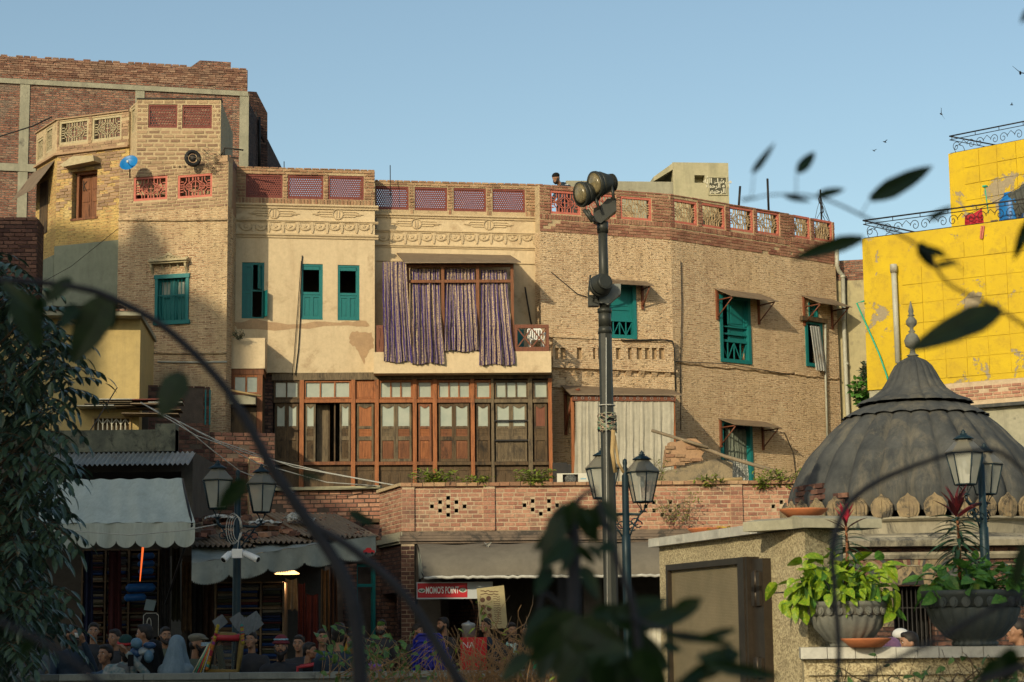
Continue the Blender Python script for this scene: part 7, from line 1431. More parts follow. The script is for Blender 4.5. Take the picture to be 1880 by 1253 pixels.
LF = {'lime': mk_leaf('lime_leaf', (.24, .36, .015), (.12, .27, .02), (.4, .44, .05)), 'green': mk_leaf('mid_green_leaf', (.06, .19, .03), (.1, .24, .04), (.15, .28, .06)), 'tree': mk_leaf('tree_leaf', (.04, .075, .045), (.07, .11, .065), None, .3, .12),
      'fg': mk_leaf('foreground_leaf', (.008, .026, .004), (.014, .036, .006), None, .45, .22), 'strap': mk_leaf('dark_strap_leaf', (.025, .06, .035), (.04, .09, .05), None, .35, .15), 'strapred': mk_leaf('crimson_strap_leaf', (.5, .03, .06), (.35, .02, .05), None, .4, .2), 'strapdk': mk_leaf('dark_red_strap_leaf', (.12, .015, .02), (.07, .012, .015)), 'weed': mk_leaf('olive_weed_leaf', (.2, .27, .03), (.13, .2, .03), (.32, .34, .05)), 'vine': mk_leaf('vine_leaf', (.07, .15, .035), (.12, .22, .05))}
LM = {'lime': leaf_mesh('leaf', LF['lime'], 1, .75, .25, .35, 5, True), 'green': leaf_mesh('leaf', LF['green'], 1, .72, .25, .35, 5, True), 'tree': leaf_mesh('leaflet', LF['tree'], 1, .46, .2, .2, 4), 'fg': leaf_mesh('leaf', LF['fg'], 1, .62, .3, .25, 7, True), 'strap': leaf_mesh('strap_leaf', LF['strap'], 1, .17, .5, .55, 7), 'strapred': leaf_mesh('strap_leaf', LF['strapred'], 1, .2, .5, .1, 6), 'strapdk': leaf_mesh('strap_leaf', LF['strapdk'], 1, .2, .5, .15, 6), 'weed': leaf_mesh('leaf', LF['weed'], 1, .4), 'vine': leaf_mesh('leaf', LF['vine'], 1, .7, .25, .3, 4, True)}
def orient(d, roll=0):
 x = Vector(d).normalized(); z = Vector((0, 0, 1)); y = z.cross(x)
 if y.length < .05: y = Vector((0, 1, 0)).cross(x)
 y.normalize(); z = x.cross(y); m = Matrix(((x.x, y.x, z.x), (x.y, y.y, z.y), (x.z, y.z, z.z))).to_4x4(); return m @ Matrix.Rotation(roll, 4, 'X')
def put_leaf(parent, kind, pos, d, size, roll=0, wide=1.0, name=None):
 o = bpy.data.objects.new(name or LM[kind].name.split('.')[0], LM[kind]); COL.objects.link(o); place(o, parent, Matrix.Translation(pos) @ orient(d, roll) @ Matrix.Diagonal((size, size * wide, size, 1))); return o
class LeafMass:
 def __init__(s): s.v = []; s.f = []
 def put(s, me, pos, d, size, roll=0, wide=1):
  mx = Matrix.Translation(pos) @ orient(d, roll) @ Matrix.Diagonal((size, size * wide, size, 1)); b = len(s.v); s.v += [tuple(mx @ v.co) for v in me.vertices]; s.f += [tuple(b + i for i in p.vertices) for p in me.polygons]
 def obj(s, name, mat, parent, kind='stuff'):
  me = bpy.data.meshes.new(name); me.from_pydata(s.v, [], s.f); me.materials.append(mat); me.polygons.foreach_set('use_smooth', [True] * len(s.f)); return add(me, name, None, parent, I4, kind=kind)
def bush(name, label, cat, centre, rx, ry, rz_, n, kind, sz, seed, droop=.5, base=None):
 r = random.Random(seed); t = thing(name, label, cat, tuple(base if base is not None else centre)); m = MB()
 for k in range(n):
  a = r.uniform(0, 6.283); e = math.acos(r.uniform(-.45, 1)) ; rr = r.uniform(.55, 1)
  dirv = Vector((math.sin(e) * math.cos(a), math.sin(e) * math.sin(a), math.cos(e))); p = Vector(centre) + Vector((dirv.x * rx * rr, dirv.y * ry * rr, dirv.z * rz_ * rr)) + Vector((0, 0, .06 * math.sin(a * 5)))
  out_ = (dirv * .55 + Vector((r.uniform(-1, 1), r.uniform(-1.1, .2), r.uniform(-droop - .7, .25)))).normalized(); put_leaf(t, kind if r.random() < .8 else r.choice(['vine', 'weed', 'green']), p, out_, sz * r.uniform(.45, 1.2), r.uniform(-1.1, 1.1))
  if k % 3 == 0: c = Vector(centre) - Vector((0, 0, rz_ * .6)); m.tube([c + Vector((dirv.x * rx * .2, dirv.y * ry * .2, 0)), (c + p) / 2 + Vector((0, 0, .05)), p], .004, 4)
 add(m, 'stems', LF['green'], t, I4); return t
t1 = bush('arrowhead_vine', 'lime green arrowhead vine overflowing the left carved planter', 'plant', (pp1.x - .06, pp1.y, zpw + ph1 + .09), .45, .34, .23, 230, 'lime', .14, 1, .6)
t2 = bush('arrowhead_vine', 'mid green arrowhead vine in the dark planter at far right', 'plant', (pp2.x + .05, pp2.y, zpw + ph2 + .04), .46, .36, .17, 220, 'green', .13, 2, .1)
def cordyline(px, py0, pyt, Y, label, redm, seed, spread=1.0, n=44):
 r = random.Random(seed); b = P(px, py0, Y); tp = P(px + (0 if seed == 5 else -6), pyt, Y); t = thing('cordyline_plant', label, 'plant', tuple(b)); m = MB(); m.tube([b, (b + tp) / 2 + Vector((.01, 0, 0)), tp], [.014, .012, .009], 6); add(m, 'stem', M['wood_mid'], t, I4)
 L = tp.z - b.z
 for k in range(n):
  s_ = k / n
  if seed == 5 and s_ < .35 : continue
  a = k * 2.4 + r.uniform(-.3, .3); p = b.lerp(tp, .25 + .75 * s_); up_ = -.25 + 1.2 * s_ ** 3; red = s_ > .9
  put_leaf(t, redm if red else ('strapdk' if s_ > .8 else 'strap'), p, (math.cos(a), math.sin(a), up_ + (.9 if red else .25)), (.24 if not red else .2) * r.uniform(.7, 1.1) * spread, r.uniform(-.3, .3))
 for k in range(5): a = k * 1.25; put_leaf(t, redm, tp, (.35 * math.cos(a), .35 * math.sin(a), 1), .21 * spread, r.uniform(-1, 1))
 return t
cordyline(1553, 1075, 960, 14.45, 'tall thin cordyline with crimson top rising from the left planter', 'strapred', 5, .75, 40)
cordyline(1762, 1065, 935, 14.3, 'dark leafy cordyline with deep red top rising from the right planter', 'strapdk', 6, .95, 64)
# ================================================================ street lamps
def lantern_mesh_parts(h=.65):
 w1, w0 = .215, .125; f = MB()
 hx = lambda r, z, n=6: [(r * math.cos(R(30 + 60 * k)), r * math.sin(R(30 + 60 * k)), z) for k in range(n)]
 a, b = hx(w0, 0), hx(w1, h * .58)
 for k in range(6): f.tube([a[k], b[k]], .009, 4); f.tube([a[k], a[(k + 1) % 6]], .010, 4); f.tube([b[k], b[(k + 1) % 6]], .013, 4)
 g = MB()
 for k in range(6): j = (k + 1) % 6; q = [Vector(x) * 1 for x in (a[k], a[j], b[j], b[k])]; q = [(x.x * .97, x.y * .97, x.z) for x in q]; g.quad(*q)
 ro = MB(); ro.lathe([(w1 + .012, h * .58), (w1 + .014, h * .6), (.085, h * .83)], 6, rot=R(30), smooth=False); cp = MB()
 cp.lathe([(.125, h * .83), (.125, h * .84), (.06, h * .9), (.04, h * .905), (.045, h * .93), (.02, h * .95), (.03, h * .97), (.012, h * .995), (.0, h * 1.02)], 12)
 lg_ = MB()
 for k in range(4): an = R(45 + 90 * k); lg_.tube([(w0 * .75 * math.cos(an), w0 * .75 * math.sin(an), 0), (.045 * math.cos(an), .045 * math.sin(an), -.06), (.02 * math.cos(an), .02 * math.sin(an), -.11)], .006, 4)
 lg_.lathe([(.05, -.125), (.05, -.115), (.025, -.105)], 8); f.poly(hx(w0, .005)[::-1])
 bu = MB(); bu.lathe([(.0, h * .28), (.028, h * .3), (.034, h * .38), (.02, h * .42), (.014, h * .5), (.0, h * .5)], 10)
 ir, gl = M['iron_blue'], M['glass_lamp']
 return [('lantern_frame', f.mesh('lantern_frame', ir)), ('pane_glass', g.mesh('pane_glass', gl)), ('lantern_roof', ro.mesh('lantern_roof', ROOFM)), ('cap', cp.mesh('lantern_cap', ir)), ('bracket', lg_.mesh('lantern_bracket', ir)), ('bulb', bu.mesh('bulb', flat('unlit_white_bulb', (.45, .5, .52), .3)))]
s_ = N('dusty_lantern_roof_glass'); ROOFM = s_.fin((.16, .15, .115), .35, None, 0, .5, 0, .8)
LPT = lantern_mesh_parts()
def street_lamp(px, Y, pyfin, pybase_arm, lants, label, ang=0, rpost=.045):
 top = P(px, pyfin, Y); t = thing('street_lamp', label, 'street lamp', (top.x, top.y, 0), 0, 'twin lantern street lamps'); za = P(px, pybase_arm, Y).z; m = MB(); T = WM[t.name]
 m.lathe([(.12, 0), (.12, .3), (.075, .4), (.06, .9), (rpost * 1.25, za - .55), (rpost * 1.25, za - .28), (rpost, za - .27), (rpost * .95, top.z - .22), (rpost * .5, top.z - .2), (rpost * .9, top.z - .14), (rpost * .5, top.z - .1), (rpost * .7, top.z - .06), (rpost * .6, top.z - .02), (.0, top.z)], 14); add(m, 'post', M['iron_blue'], t)
 for (lx, ly, s_) in lants:
  c = P(lx, ly, Y) - Vector((top.x, top.y, 0)); c.y = ang * (1 if c.x > 0 else -1); zb = c.z        # ly = lower edge of the glass
  m = MB(); m.tube([(0, 0, za), (c.x * .8, c.y * .8, za - .01), (c.x * .97, c.y * .97, za + .03), (c.x, c.y, zb - .12 * s_)], .02, 6); sg = 1 if c.x > 0 else -1
  for q in range(4): m.tube([(c.x * (.2 + q * .17) + .05 * math.cos(a) * 1, c.y * (.2 + q * .17), za - .08 - q % 2 * .05 + (3 - q) * -.02 + .045 * math.sin(a)) for a in [i * .7 for i in range(9)]], .008, 4)
  m.tube([(sg * .04, 0, za - .3), (c.x * .35, c.y * .35, za - .2), (c.x * .75, c.y * .75, za - .03)], .012, 5); add(m, 'arm', M['iron_blue'], t)
  lan = bpy.data.objects.new('lantern', LPT[0][1]); COL.objects.link(lan); mm = T @ Matrix.Translation(c) @ Matrix.Rotation(R(12), 4, 'Z') @ Matrix.Scale(s_, 4); place(lan, t, mm)
  for nm, me in LPT[1:]: o = bpy.data.objects.new(nm, me); COL.objects.link(o); place(o, lan, mm)
 return t
street_lamp(437, 26.5, 862, 966, [(401, 935, 1.0), (478, 940, 1.0)], 'blue green twin lantern street lamp with white cameras, in the shade at left', .1)
street_lamp(1147, 25.0, 842, 944, [(1107, 915, 1.0), (1180, 922, 1.0)], 'dark blue twin lantern street lamp partly behind the floodlight pole', .0)
street_lamp(1799, 23.5, 820, 926, [(1764, 893, 1.0), (1820, 905, .95)], 'twin lantern street lamp in front of the dome with visible bulbs', .25)
c = P(437, 1017, 26.3); t = thing('security_cameras', 'white box with two bullet security cameras strapped to the left lamp post', 'security camera', tuple(c)); m = MB(); m.box(-.07, .07, .0, .1, -.06, .06); add(m, 'junction_box', white, t)
for s_ in (-1, 1):
 m = MB(); e = Vector((.05 * s_ + .24 * s_ * (1 if s_ > 0 else .5), -.17, -.09)); st_ = Vector((s_ * .1, -.08, -.0)); m.tube([st_, st_.lerp(e, .96), e], [.042, .05, .048], 10); cm = add(m, 'camera_body', white, t); m = MB(); m.tube([e, e + (e - st_) * .03], .036, 10); add(m, 'lens', M['black'], cm); m = MB(); m.tube([(s_ * .06, -.04, .02), (s_ * .1, -.07, .0)], .03, 8); add(m, 'mount', white, t)
m = MB()
for k in range(4): m.tube([(.06 * math.cos(a) * (1 + .2 * k) - .02 * k, -.06, .33 + .16 * math.sin(a) * (1 + .1 * k)) for a in [i * .5 for i in range(13)]], .005, 4)
m.tube([(.0, -.06, .05), (.02, -.06, .2)], .006, 4); add(m, 'looped_cable', M['marble'], t)
# ================================================================ floodlight pole
PB0 = P(1122, 1100, 23.8); pt_ = P(1106, 400, 23.8); t = thing('floodlight_pole', 'tall dark grey pole carrying two big round floodlights, centre right', 'floodlight pole', (PB0.x, PB0.y, 0)); T = WM[t.name]
def pz(py): return P(1112, py, 23.8).z
lean = (pt_.x - PB0.x) / (pt_.z - PB0.z)
def ax(z): return PB0.x + lean * (z - PB0.z) - PB0.x
m = MB(); z0, z1 = 0, pz(613); m.tube([(ax(z0), 0, z0), (ax(z1), 0, z1)], [.09, .082], 8, smooth=False); add(m, 'lower_shaft', M['pole'], t)
m = MB(); m.tube([(ax(pz(613)), 0, pz(613)), (ax(pz(600)), 0, pz(600))], [.09, .075], 12); m.tube([(ax(pz(600)), 0, pz(600)), (ax(pz(572)), 0, pz(572))], .078, 12); m.tube([(ax(pz(575)), 0, pz(575)), (ax(pz(567)), 0, pz(567))], .088, 12); add(m, 'collar', M['pole'], t)
m = MB(); m.tube([(ax(pz(572)), 0, pz(572)), (ax(pz(410)), 0, pz(410))], [.062, .056], 14); m.tube([(ax(pz(428)), 0, pz(428)), (ax(pz(408)), 0, pz(408))], .07, 14); add(m, 'upper_shaft', M['pole'], t)
def block(py0, py1, xa, xb, mat, dd=.1):
 m = MB(); za, zb = pz(py1), pz(py0); a, b = ax(za) + xa, ax(za) + xb; m.prism([(a, za + (zb - za) * .1), (a + (b - a) * .3, za), (b - .03, za + (zb - za) * .45), (b, za + (zb - za) * .5), (b, zb), (a + (b - a) * .6, zb), (a + (b - a) * .35, za + (zb - za) * .75), (a, za + (zb - za) * .6)], -dd, dd); return m
hd = add(block(368, 413, -.11, .17, M['pole']), 'floodlight_head_bracket', M['pole'], t)
m = MB(); q0, q1 = pz(562), pz(509); m.box(ax(q0) - .065, ax(q0) + .05, -.08, .1, q0 + .02, q1); add(m, 'control_box', M['pole_grey'], t); add(block(524, 562, -.03, .2, None, .09), 'angled_box', M['pole_grey'], t)
m = MB(); q0, q1 = pz(563), pz(543); m.box(ax(q0) - .2, ax(q0) - .066, -.07, .07, q0, q1); add(m, 'small_box', M['pole'], t)
amber = mk('amber_reflector_glass', (.26, .21, .11), (.12, .1, .055), 14, .2, .3, 40, .004, spec=.6)
def floodlight(px, py, d, r, name, blank=False, dep=.3):
 c = P(px, py, 23.6) - Vector((PB0.x, PB0.y, 0)); mm = T @ Matrix.Translation(c) @ orient(d) @ Matrix.Rotation(R(90), 4, 'Y'); m = MB()
 m.lathe([(r, -.02), (r * 1.06, 0), (r * 1.06, .03), (r * .98, .04), (r * .97, .05), (r, .0)][:4] + [(r * .9, .035)], 24); m.lathe([(r * .55, -dep), (r * .6, -dep), (r * .75, -dep * .6), (r * .98, -.06), (r, -.02)], 20)
 o = add(m, name, M['pole'], t, mm); m = MB(); m.lathe([(r * .93, .036), (r * .5, .052), (.001, .06)], 24); add(m, 'lens', amber if not blank else M['pole'], o, mm)
 for k in range(5): m = MB(); m.lathe([(r * .72, -dep * .55 - k * dep * .09), (r * .72, -dep * .55 - k * dep * .09 - .008)], 16); add(m, 'cooling_fin', M['pole'], o, mm)
floodlight(1069, 357, (-.84, -.5, -.2), .15, 'floodlight', dep=.22); floodlight(1095, 339, (-.84, -.5, -.2), .158, 'floodlight', dep=.26); floodlight(1102, 525, (-.35, .9, -.2), .135, 'rear_floodlight', True, .16)
m = MB(); f = lambda x, y, dy=0: tuple(P(x, y, 23.6 + dy) - Vector((PB0.x, PB0.y, 0))); 
for a, b in (((1123, 340), (1127, 368)), ((1115, 330), (1125, 343)), ((1075, 392), (1090, 400)), ((1092, 360), (1100, 385)), ((1078, 385), (1088, 402))): m.tube([f(*a), f(*b)], .02, 5)
m.tube([f(1084, 505), f(1080, 543), f(1095, 548)], .012, 5); m.tube([f(1072, 385), f(1088, 408)], .025, 5); add(m, 'mounting_arm', M['pole'], t, T)
m = MB(); r_ = random.Random(2)
for k in range(22):
 z = pz(776 + r_.uniform(-12, 14)); a0 = r_.uniform(0, 6); m.tube([(ax(z) + .115 * math.cos(a0 + i * .6), .115 * math.sin(a0 + i * .6), z + r_.uniform(-.05, .05)) for i in range(9)], .0065, 4)
wrp = add(m, 'wire_wrap', mk('mixed_wire_insulation', (.02, .2, .13), (.45, .28, .2), 25, .5, detail=1), t, T)
m = MB(); m.tube([f(1126, 790), f(1124, 830), f(1130, 868)], .028, 6); m.tube([f(1128, 800), f(1135, 850), f(1145, 868)], .02, 6); add(m, 'yellow_conduit', M['rope'], t, T)
m = MB(); m.tube([f(1113, 620, -.25), f(1113, 790, -.25), f(1116, 1200, -.25)], .006, 4); m.tube([(ax(pz(745)) + .1 * math.cos(a), .1 * math.sin(a), pz(745)) for a in [i * .52 for i in range(13)]], .008, 4); add(m, 'cable', M['marble'], t, T)
# ================================================================ overhead wires
def wire(pts, label, r=.008, mat='marble'):
 v = [P(*p) for p in pts]; o = []
 for i in range(len(v) - 1):
  for k in range(8): o.append(v[i].lerp(v[i + 1], k / 8))
 o.append(v[-1]); m = MB(); m.tube(o, r, 5); tag(add(m, 'overhead_wire', M[mat]), label, 'wire', 'overhead wires')
for k, pts in enumerate([[(258, 739, 37), (360, 800, 37), (470, 838, 38), (600, 868, 38.5), (734, 893, 38.7)], [(262, 742, 37), (400, 810, 37.4), (540, 858, 38.2), (725, 892, 38.7)], [(320, 770, 37), (400, 835, 37.5), (440, 865, 38), (540, 905, 39)], [(330, 775, 37), (470, 850, 38), (600, 886, 38.5), (700, 893, 38.9)]]): wire(pts, ['pale overhead wire sagging from ochre house to terrace corner, topmost', 'second pale overhead wire sagging to the terrace corner', 'steep pale wire dropping past the sunlit brick pier', 'lower pale wire running to the low roof wall'][k], .011)
wire([(-20, 979, 30), (130, 975, 30), (240, 983, 30), (340, 974, 29.5), (405, 962, 26.6)], 'white cable drooping across the pale awning valance to the lamp', .008)
wire([(75, 520, 40), (130, 490, 41), (217, 420, 42.3)], 'thin wire slanting over the grey green plaster', .006, 'iron'); wire([(-10, 254, 46), (60, 232, 45.5), (95, 215, 44.8)], 'dark rod like cable meeting the octagonal bay', .018, 'iron')
wire([(215, 712, 37), (160, 800, 34)], 'thin dark wire crossing the ochre plaster wall', .012, 'iron')
# ================================================================ low wall in front of the people, near street
LW = Wall(-200, 22.6, 1215, 22.2, 1240); zlw = LW.uz(400, 1236)[1]; lw = thing('low_boundary_wall', 'low grey concrete wall with dark coping along the bottom edge', 'wall', tuple(LW.w(2, 0, 0)), LW.rz)
m = MB(); m.box(0, LW.L, -.25, 0, 0, zlw - .07); add(m, 'wall_body', M['wall_low'], lw, LW.M)
for k in range(9): m = MB(); a = LW.L * k / 9; m.box(a + .003, a + LW.L / 9 - .003, -.3, .05, zlw - .069, zlw); add(m, 'coping_slab', mk('dark_coping%d' % k, (.11, .12, .11), (.06, .07, .068), 5, .8, .4, stain=(.2, .2, .17), samt=.6) if k < 2 else M['wall_low'], lw, LW.M)
# ================================================================ tree at the left, foreground branches
r_ = random.Random(21)
tb = P(20, 1400, 16.0); tr_ = thing('ash_leaved_tree', 'dark tree with drooping pinnate leaves filling the left edge', 'tree', (tb.x - .9, tb.y, 0)); trunk = MB(); tx = tb.x - .9
trunk.tube([(tx, 16, 0), (tx + .05, 16, 1.0), (tx - .1, 16.05, 2.2), (tx, 16, 3.4), (tx + .1, 16, 4.4)], [.17, .14, .11, .08, .04], 9); lm = LeafMass(); single_n = 0; ends = []
def frond(base, d, L, npair, size, single_ok):
 global single_n
 d = Vector(d).normalized(); side = d.cross(Vector((0, 0, 1))); side = side.normalized() if side.length > .05 else Vector((0, 1, 0)); pts = []; p = Vector(base)
 for k in range(npair + 1):
  pts.append(p.copy()); t = k / npair; dd = (d + Vector((0, 0, -.9 * t))).normalized()
  if k:
   for s_ in (-1, 1):
    ld = (side * s_ + dd * .55 + Vector((r_.uniform(-.15, .15), r_.uniform(-.15, .15), -.25))).normalized(); sz = size * (1 - .25 * abs(t - .5)) * r_.uniform(.85, 1.1)
    if single_ok and single_n < 300: put_leaf(tr_, 'tree', p, ld, sz, r_.uniform(-.4, .4)); single_n += 1
    else: lm.put(LM['tree'], p, ld, sz, r_.uniform(-.4, .4))
  p = p + dd * (L / npair)
 lm.put(LM['tree'], p, d + Vector((0, 0, -1)), size, 0); trunk.tube(pts, .004, 3)
outline = [(0, 470), (60, 500), (110, 545), (120, 600), (160, 640), (165, 700), (150, 760), (165, 800), (130, 850), (160, 880), (120, 930), (150, 985), (110, 1010), (100, 1060), (150, 1090), (120, 1130), (150, 1170), (90, 1190), (60, 1200)]
def xlim(y):
 for (x0, y0), (x1, y1) in zip(outline, outline[1:]):
  if y0 <= y <= y1: return x0 + (x1 - x0) * (y - y0) / (y1 - y0)
 return 60
k = 0; limbs = []
for y in range(480, 1215, 5):
 for q in range(5):
  if r_.random() < .13 and 700 < y < 880: continue
  xl = xlim(min(1199, max(471, y))) - 38; x = r_.uniform(-70, xl - 12) if q else r_.uniform(xl - 45, xl - 15); Y = 16 + r_.uniform(-1.1, 1.3); b = P(x, y + r_.uniform(-6, 6) - 10, Y)
  if math.sin(x * .09 + y * .045) + math.sin(y * .06 - x * .03) > .8 and q: continue
  d = Vector((r_.uniform(-.9, 1.1), r_.uniform(-.9, .3), r_.uniform(-.7, .35))); frond(b, d, r_.uniform(.24, .36), r_.choice([4, 5]), .13, q == 0 or Y < 15.5)
  if r_.random() < .2: limbs.append(b)
for b in limbs: c = Vector((tx, 16, max(.6, b.z - .6 - r_.random() * .6))); trunk.tube([c, c.lerp(b, .5) + Vector((0, 0, .12)), b], [.022, .012, .005], 5)
add(trunk, 'trunk', M['wood_dk'], tr_, I4); lm.obj('crown_leaves', LF['tree'], tr_)
bark = mk('blue_grey_bark', (.034, .034, .04), (.02, .02, .024), 10, .8, .5, 60, .002)
def branch(label, main, sides, leaves, group='out of focus foreground branches', size=1):
 """main / sides: lists of (px, py, distance, radius m); leaves: (px, py, distance, tip px, tip py, width ratio)"""
 b = P(main[0][0], main[0][1], main[0][2]); t = thing('foreground_branch', label, 'branch', tuple(b), 0, group)
 for ln in [main] + sides:
  v = [P(x, y, Y) for x, y, Y, _ in ln]; rr = [q[3] for q in ln]; pts, rad = [], []
  for i in range(len(v) - 1):
   p0 = v[max(i - 1, 0)]; p3 = v[min(i + 2, len(v) - 1)]
   for k in range(6):
    s_ = k / 6; a, b_, c, d = p0, v[i], v[i + 1], p3; pts.append(.5 * ((2 * b_) + (c - a) * s_ + (2 * a - 5 * b_ + 4 * c - d) * s_ ** 2 + (3 * b_ - a - 3 * c + d) * s_ ** 3)); rad.append(rr[i] + (rr[i + 1] - rr[i]) * s_)
  pts.append(v[-1]); rad.append(rr[-1]); m = MB(); m.tube(pts, rad, 8); add(m, 'stem', bark, t, I4)
 for x, y, Y, tx_, ty_, wd in leaves:
  a = P(x, y, Y); b_ = P(tx_, ty_, Y + r_.uniform(-.03, .03)); L = (b_ - a).length; o = put_leaf(t, 'fg', a, b_ - a, L, 0, wd)
  d = (b_ - a).normalized(); view = (EYE - a).normalized(); z = (view - d * view.dot(d)).normalized(); z = (z + Vector((r_.uniform(-.35, .35), 0, r_.uniform(-.1, .35)))).normalized(); y_ = z.cross(d).normalized(); z = d.cross(y_)
  place(o, t, Matrix.Translation(a) @ Matrix(((d.x, y_.x, z.x), (d.y, y_.y, z.y), (d.z, y_.z, z.z))).to_4x4() @ Matrix.Diagonal((L, L * wd, L * .5, 1)))
 return t
branch('long arching branch from left edge down to bottom centre with dark drooping leaves', [(-30, 516, 2.6, .0042), (60, 518, 2.6, .0042), (150, 530, 2.6, .0046), (205, 548, 2.6, .005), (300, 600, 2.6, .005), (395, 690, 2.6, .0056), (450, 770, 2.6, .0062), (500, 860, 2.6, .007), (560, 950, 2.6, .008), (615, 1030, 2.6, .0088), (650, 1120, 2.6, .0095), (665, 1300, 2.6, .0105)], [[(575, 965, 2.6, .005), (650, 1010, 2.6, .0055), (740, 1090, 2.6, .006), (800, 1180, 2.6, .0065), (860, 1280, 2.6, .007)], [(340, 635, 2.6, .001), (335, 670, 2.6, .001), (330, 690, 2.6, .001)]],
       [(30, 535, 2.6, 75, 640, .85), (75, 545, 2.6, 70, 600, .6), (85, 530, 2.6, 90, 560, .6), (130, 512, 2.6, 82, 556, .75), (200, 545, 2.6, 128, 665, .9), (190, 560, 2.6, 165, 625, .8), (205, 548, 2.6, 208, 610, .6), (140, 560, 2.6, 112, 600, .9), (335, 685, 2.6, 292, 765, 1.05), (5, 520, 2.5, 60, 570, .5), (450, 880, 2.3, 400, 940, .9), (590, 880, 2.3, 540, 870, .5), (640, 940, 2.6, 690, 965, .7)])
branch('blurred twig slanting across the lower left corner', [(-40, 1125, 1.7, .003), (80, 1180, 1.7, .003), (160, 1235, 1.7, .0032), (215, 1290, 1.7, .0033)], [], [(60, 1170, 1.7, 30, 1215, .6)])
branch('upright leafy stem in front of the floodlight pole, very dark', [(1040, 1300, 2.4, .009), (1050, 1150, 2.4, .009), (1054, 1000, 2.4, .0085), (1050, 945, 2.4, .006), (1065, 915, 2.4, .0035), (1090, 898, 2.4, .0025)], [[(1040, 1130, 2.4, .003), (1000, 1090, 2.4, .003), (985, 1150, 2.4, .003)], [(1046, 990, 2.4, .002), (1030, 1060, 2.4, .002), (1034, 1160, 2.4, .002)]],
       [(1050, 930, 2.4, 1003, 1002, .7), (1040, 925, 2.4, 990, 1060, .55), (1050, 960, 2.4, 975, 1010, .7), (1060, 930, 2.4, 1100, 1000, .8), (1070, 935, 2.4, 1130, 975, .7), (1100, 920, 2.4, 1140, 960, .85), (1095, 925, 2.4, 1095, 985, .7), (1080, 1000, 2.4, 1110, 1030, .6), (1060, 990, 2.4, 1030, 1050, .6), (1070, 1040, 2.4, 1100, 1100, .7), (1010, 1040, 2.4, 985, 1090, .8), (1020, 1120, 2.4, 960, 1180, .9), (1030, 1130, 2.4, 985, 1250, .8), (1060, 1130, 2.3, 960, 1190, .8), (1060, 1140, 2.3, 1150, 1190, .9), (1110, 1120, 2.2, 1200, 1160, .8), (1080, 1160, 2.3, 1010, 1240, .9), (1090, 1170, 2.3, 1150, 1260, .9), (1130, 1130, 2.2, 1230, 1100, .7), (1180, 1150, 2.2, 1290, 1110, .6), (1150, 1170, 2.2, 1240, 1230, .8), (1040, 1180, 2.3, 1100, 1260, .9), (970, 1200, 2.3, 920, 1250, .8), (1110, 1190, 2.3, 1180, 1275, .8)])
EXTRA = []
for k in range(15):
 x, y = r_.uniform(975, 1230), r_.uniform(1110, 1245); EXTRA.append((x, y, r_.uniform(2.0, 2.5), x + r_.uniform(-90, 90), y + r_.uniform(-10, 95), r_.uniform(.6, .95)))
for k in range(9):
 x, y = r_.uniform(1230, 1400), r_.uniform(1165, 1250); EXTRA.append((x, y, 2.1, x + r_.uniform(-100, 60), y + r_.uniform(0, 60), r_.uniform(.35, .7)))
for k in range(5):
 x, y = r_.uniform(1010, 1110), r_.uniform(905, 1010); EXTRA.append((x, y, 2.35, x + r_.uniform(-50, 40), y + r_.uniform(30, 85), r_.uniform(.5, .8)))
branch('dark blurred leaf cluster at the foot of the upright stem', [(1060, 1290, 2.3, .006), (1090, 1200, 2.3, .005), (1120, 1150, 2.3, .003)], [], EXTRA)
branch('pale blue grey stem crossing the floodlight pole base', [(1090, 895, 2.2, .002), (1110, 960, 2.2, .003), (1140, 1050, 2.2, .0038), (1165, 1130, 2.2, .0045), (1180, 1290, 2.2, .005)], [[(1160, 1135, 2.2, .003), (1230, 1160, 2.1, .002), (1330, 1185, 2.1, .0015)]], [(1240, 1120, 2.1, 1290, 1100, .9), (1215, 1165, 2.1, 1350, 1180, .25), (1300, 1220, 2.0, 1440, 1245, .35), (1350, 1155, 2.1, 1260, 1180, .3), (1130, 1000, 2.2, 1095, 1010, .8)])
branch('curved dark twig looping in front of the dome and planter', [(1535, 1290, 2.6, .004), (1540, 1190, 2.6, .004), (1532, 1080, 2.6, .004), (1530, 1000, 2.6, .0042), (1555, 930, 2.6, .0045), (1610, 885, 2.6, .004), (1700, 848, 2.6, .0032), (1760, 832, 2.6, .003), (1835, 830, 2.6, .003), (1900, 885, 2.6, .003)], [], [])
branch('blurred dark stem sweeping across the planter wall', [(1560, 1280, 2.1, .003), (1620, 1225, 2.1, .003), (1720, 1175, 2.1, .003), (1820, 1120, 2.1, .0028), (1910, 1090, 2.1, .0025)], [[(1800, 1250, 2.0, .004), (1850, 1235, 2.0, .004), (1900, 1215, 2.0, .004)]], [(1860, 1190, 2.0, 1840, 1260, .9), (1840, 1210, 2.0, 1790, 1260, .8), (1880, 1000, 2.2, 1860, 1090, .5)])
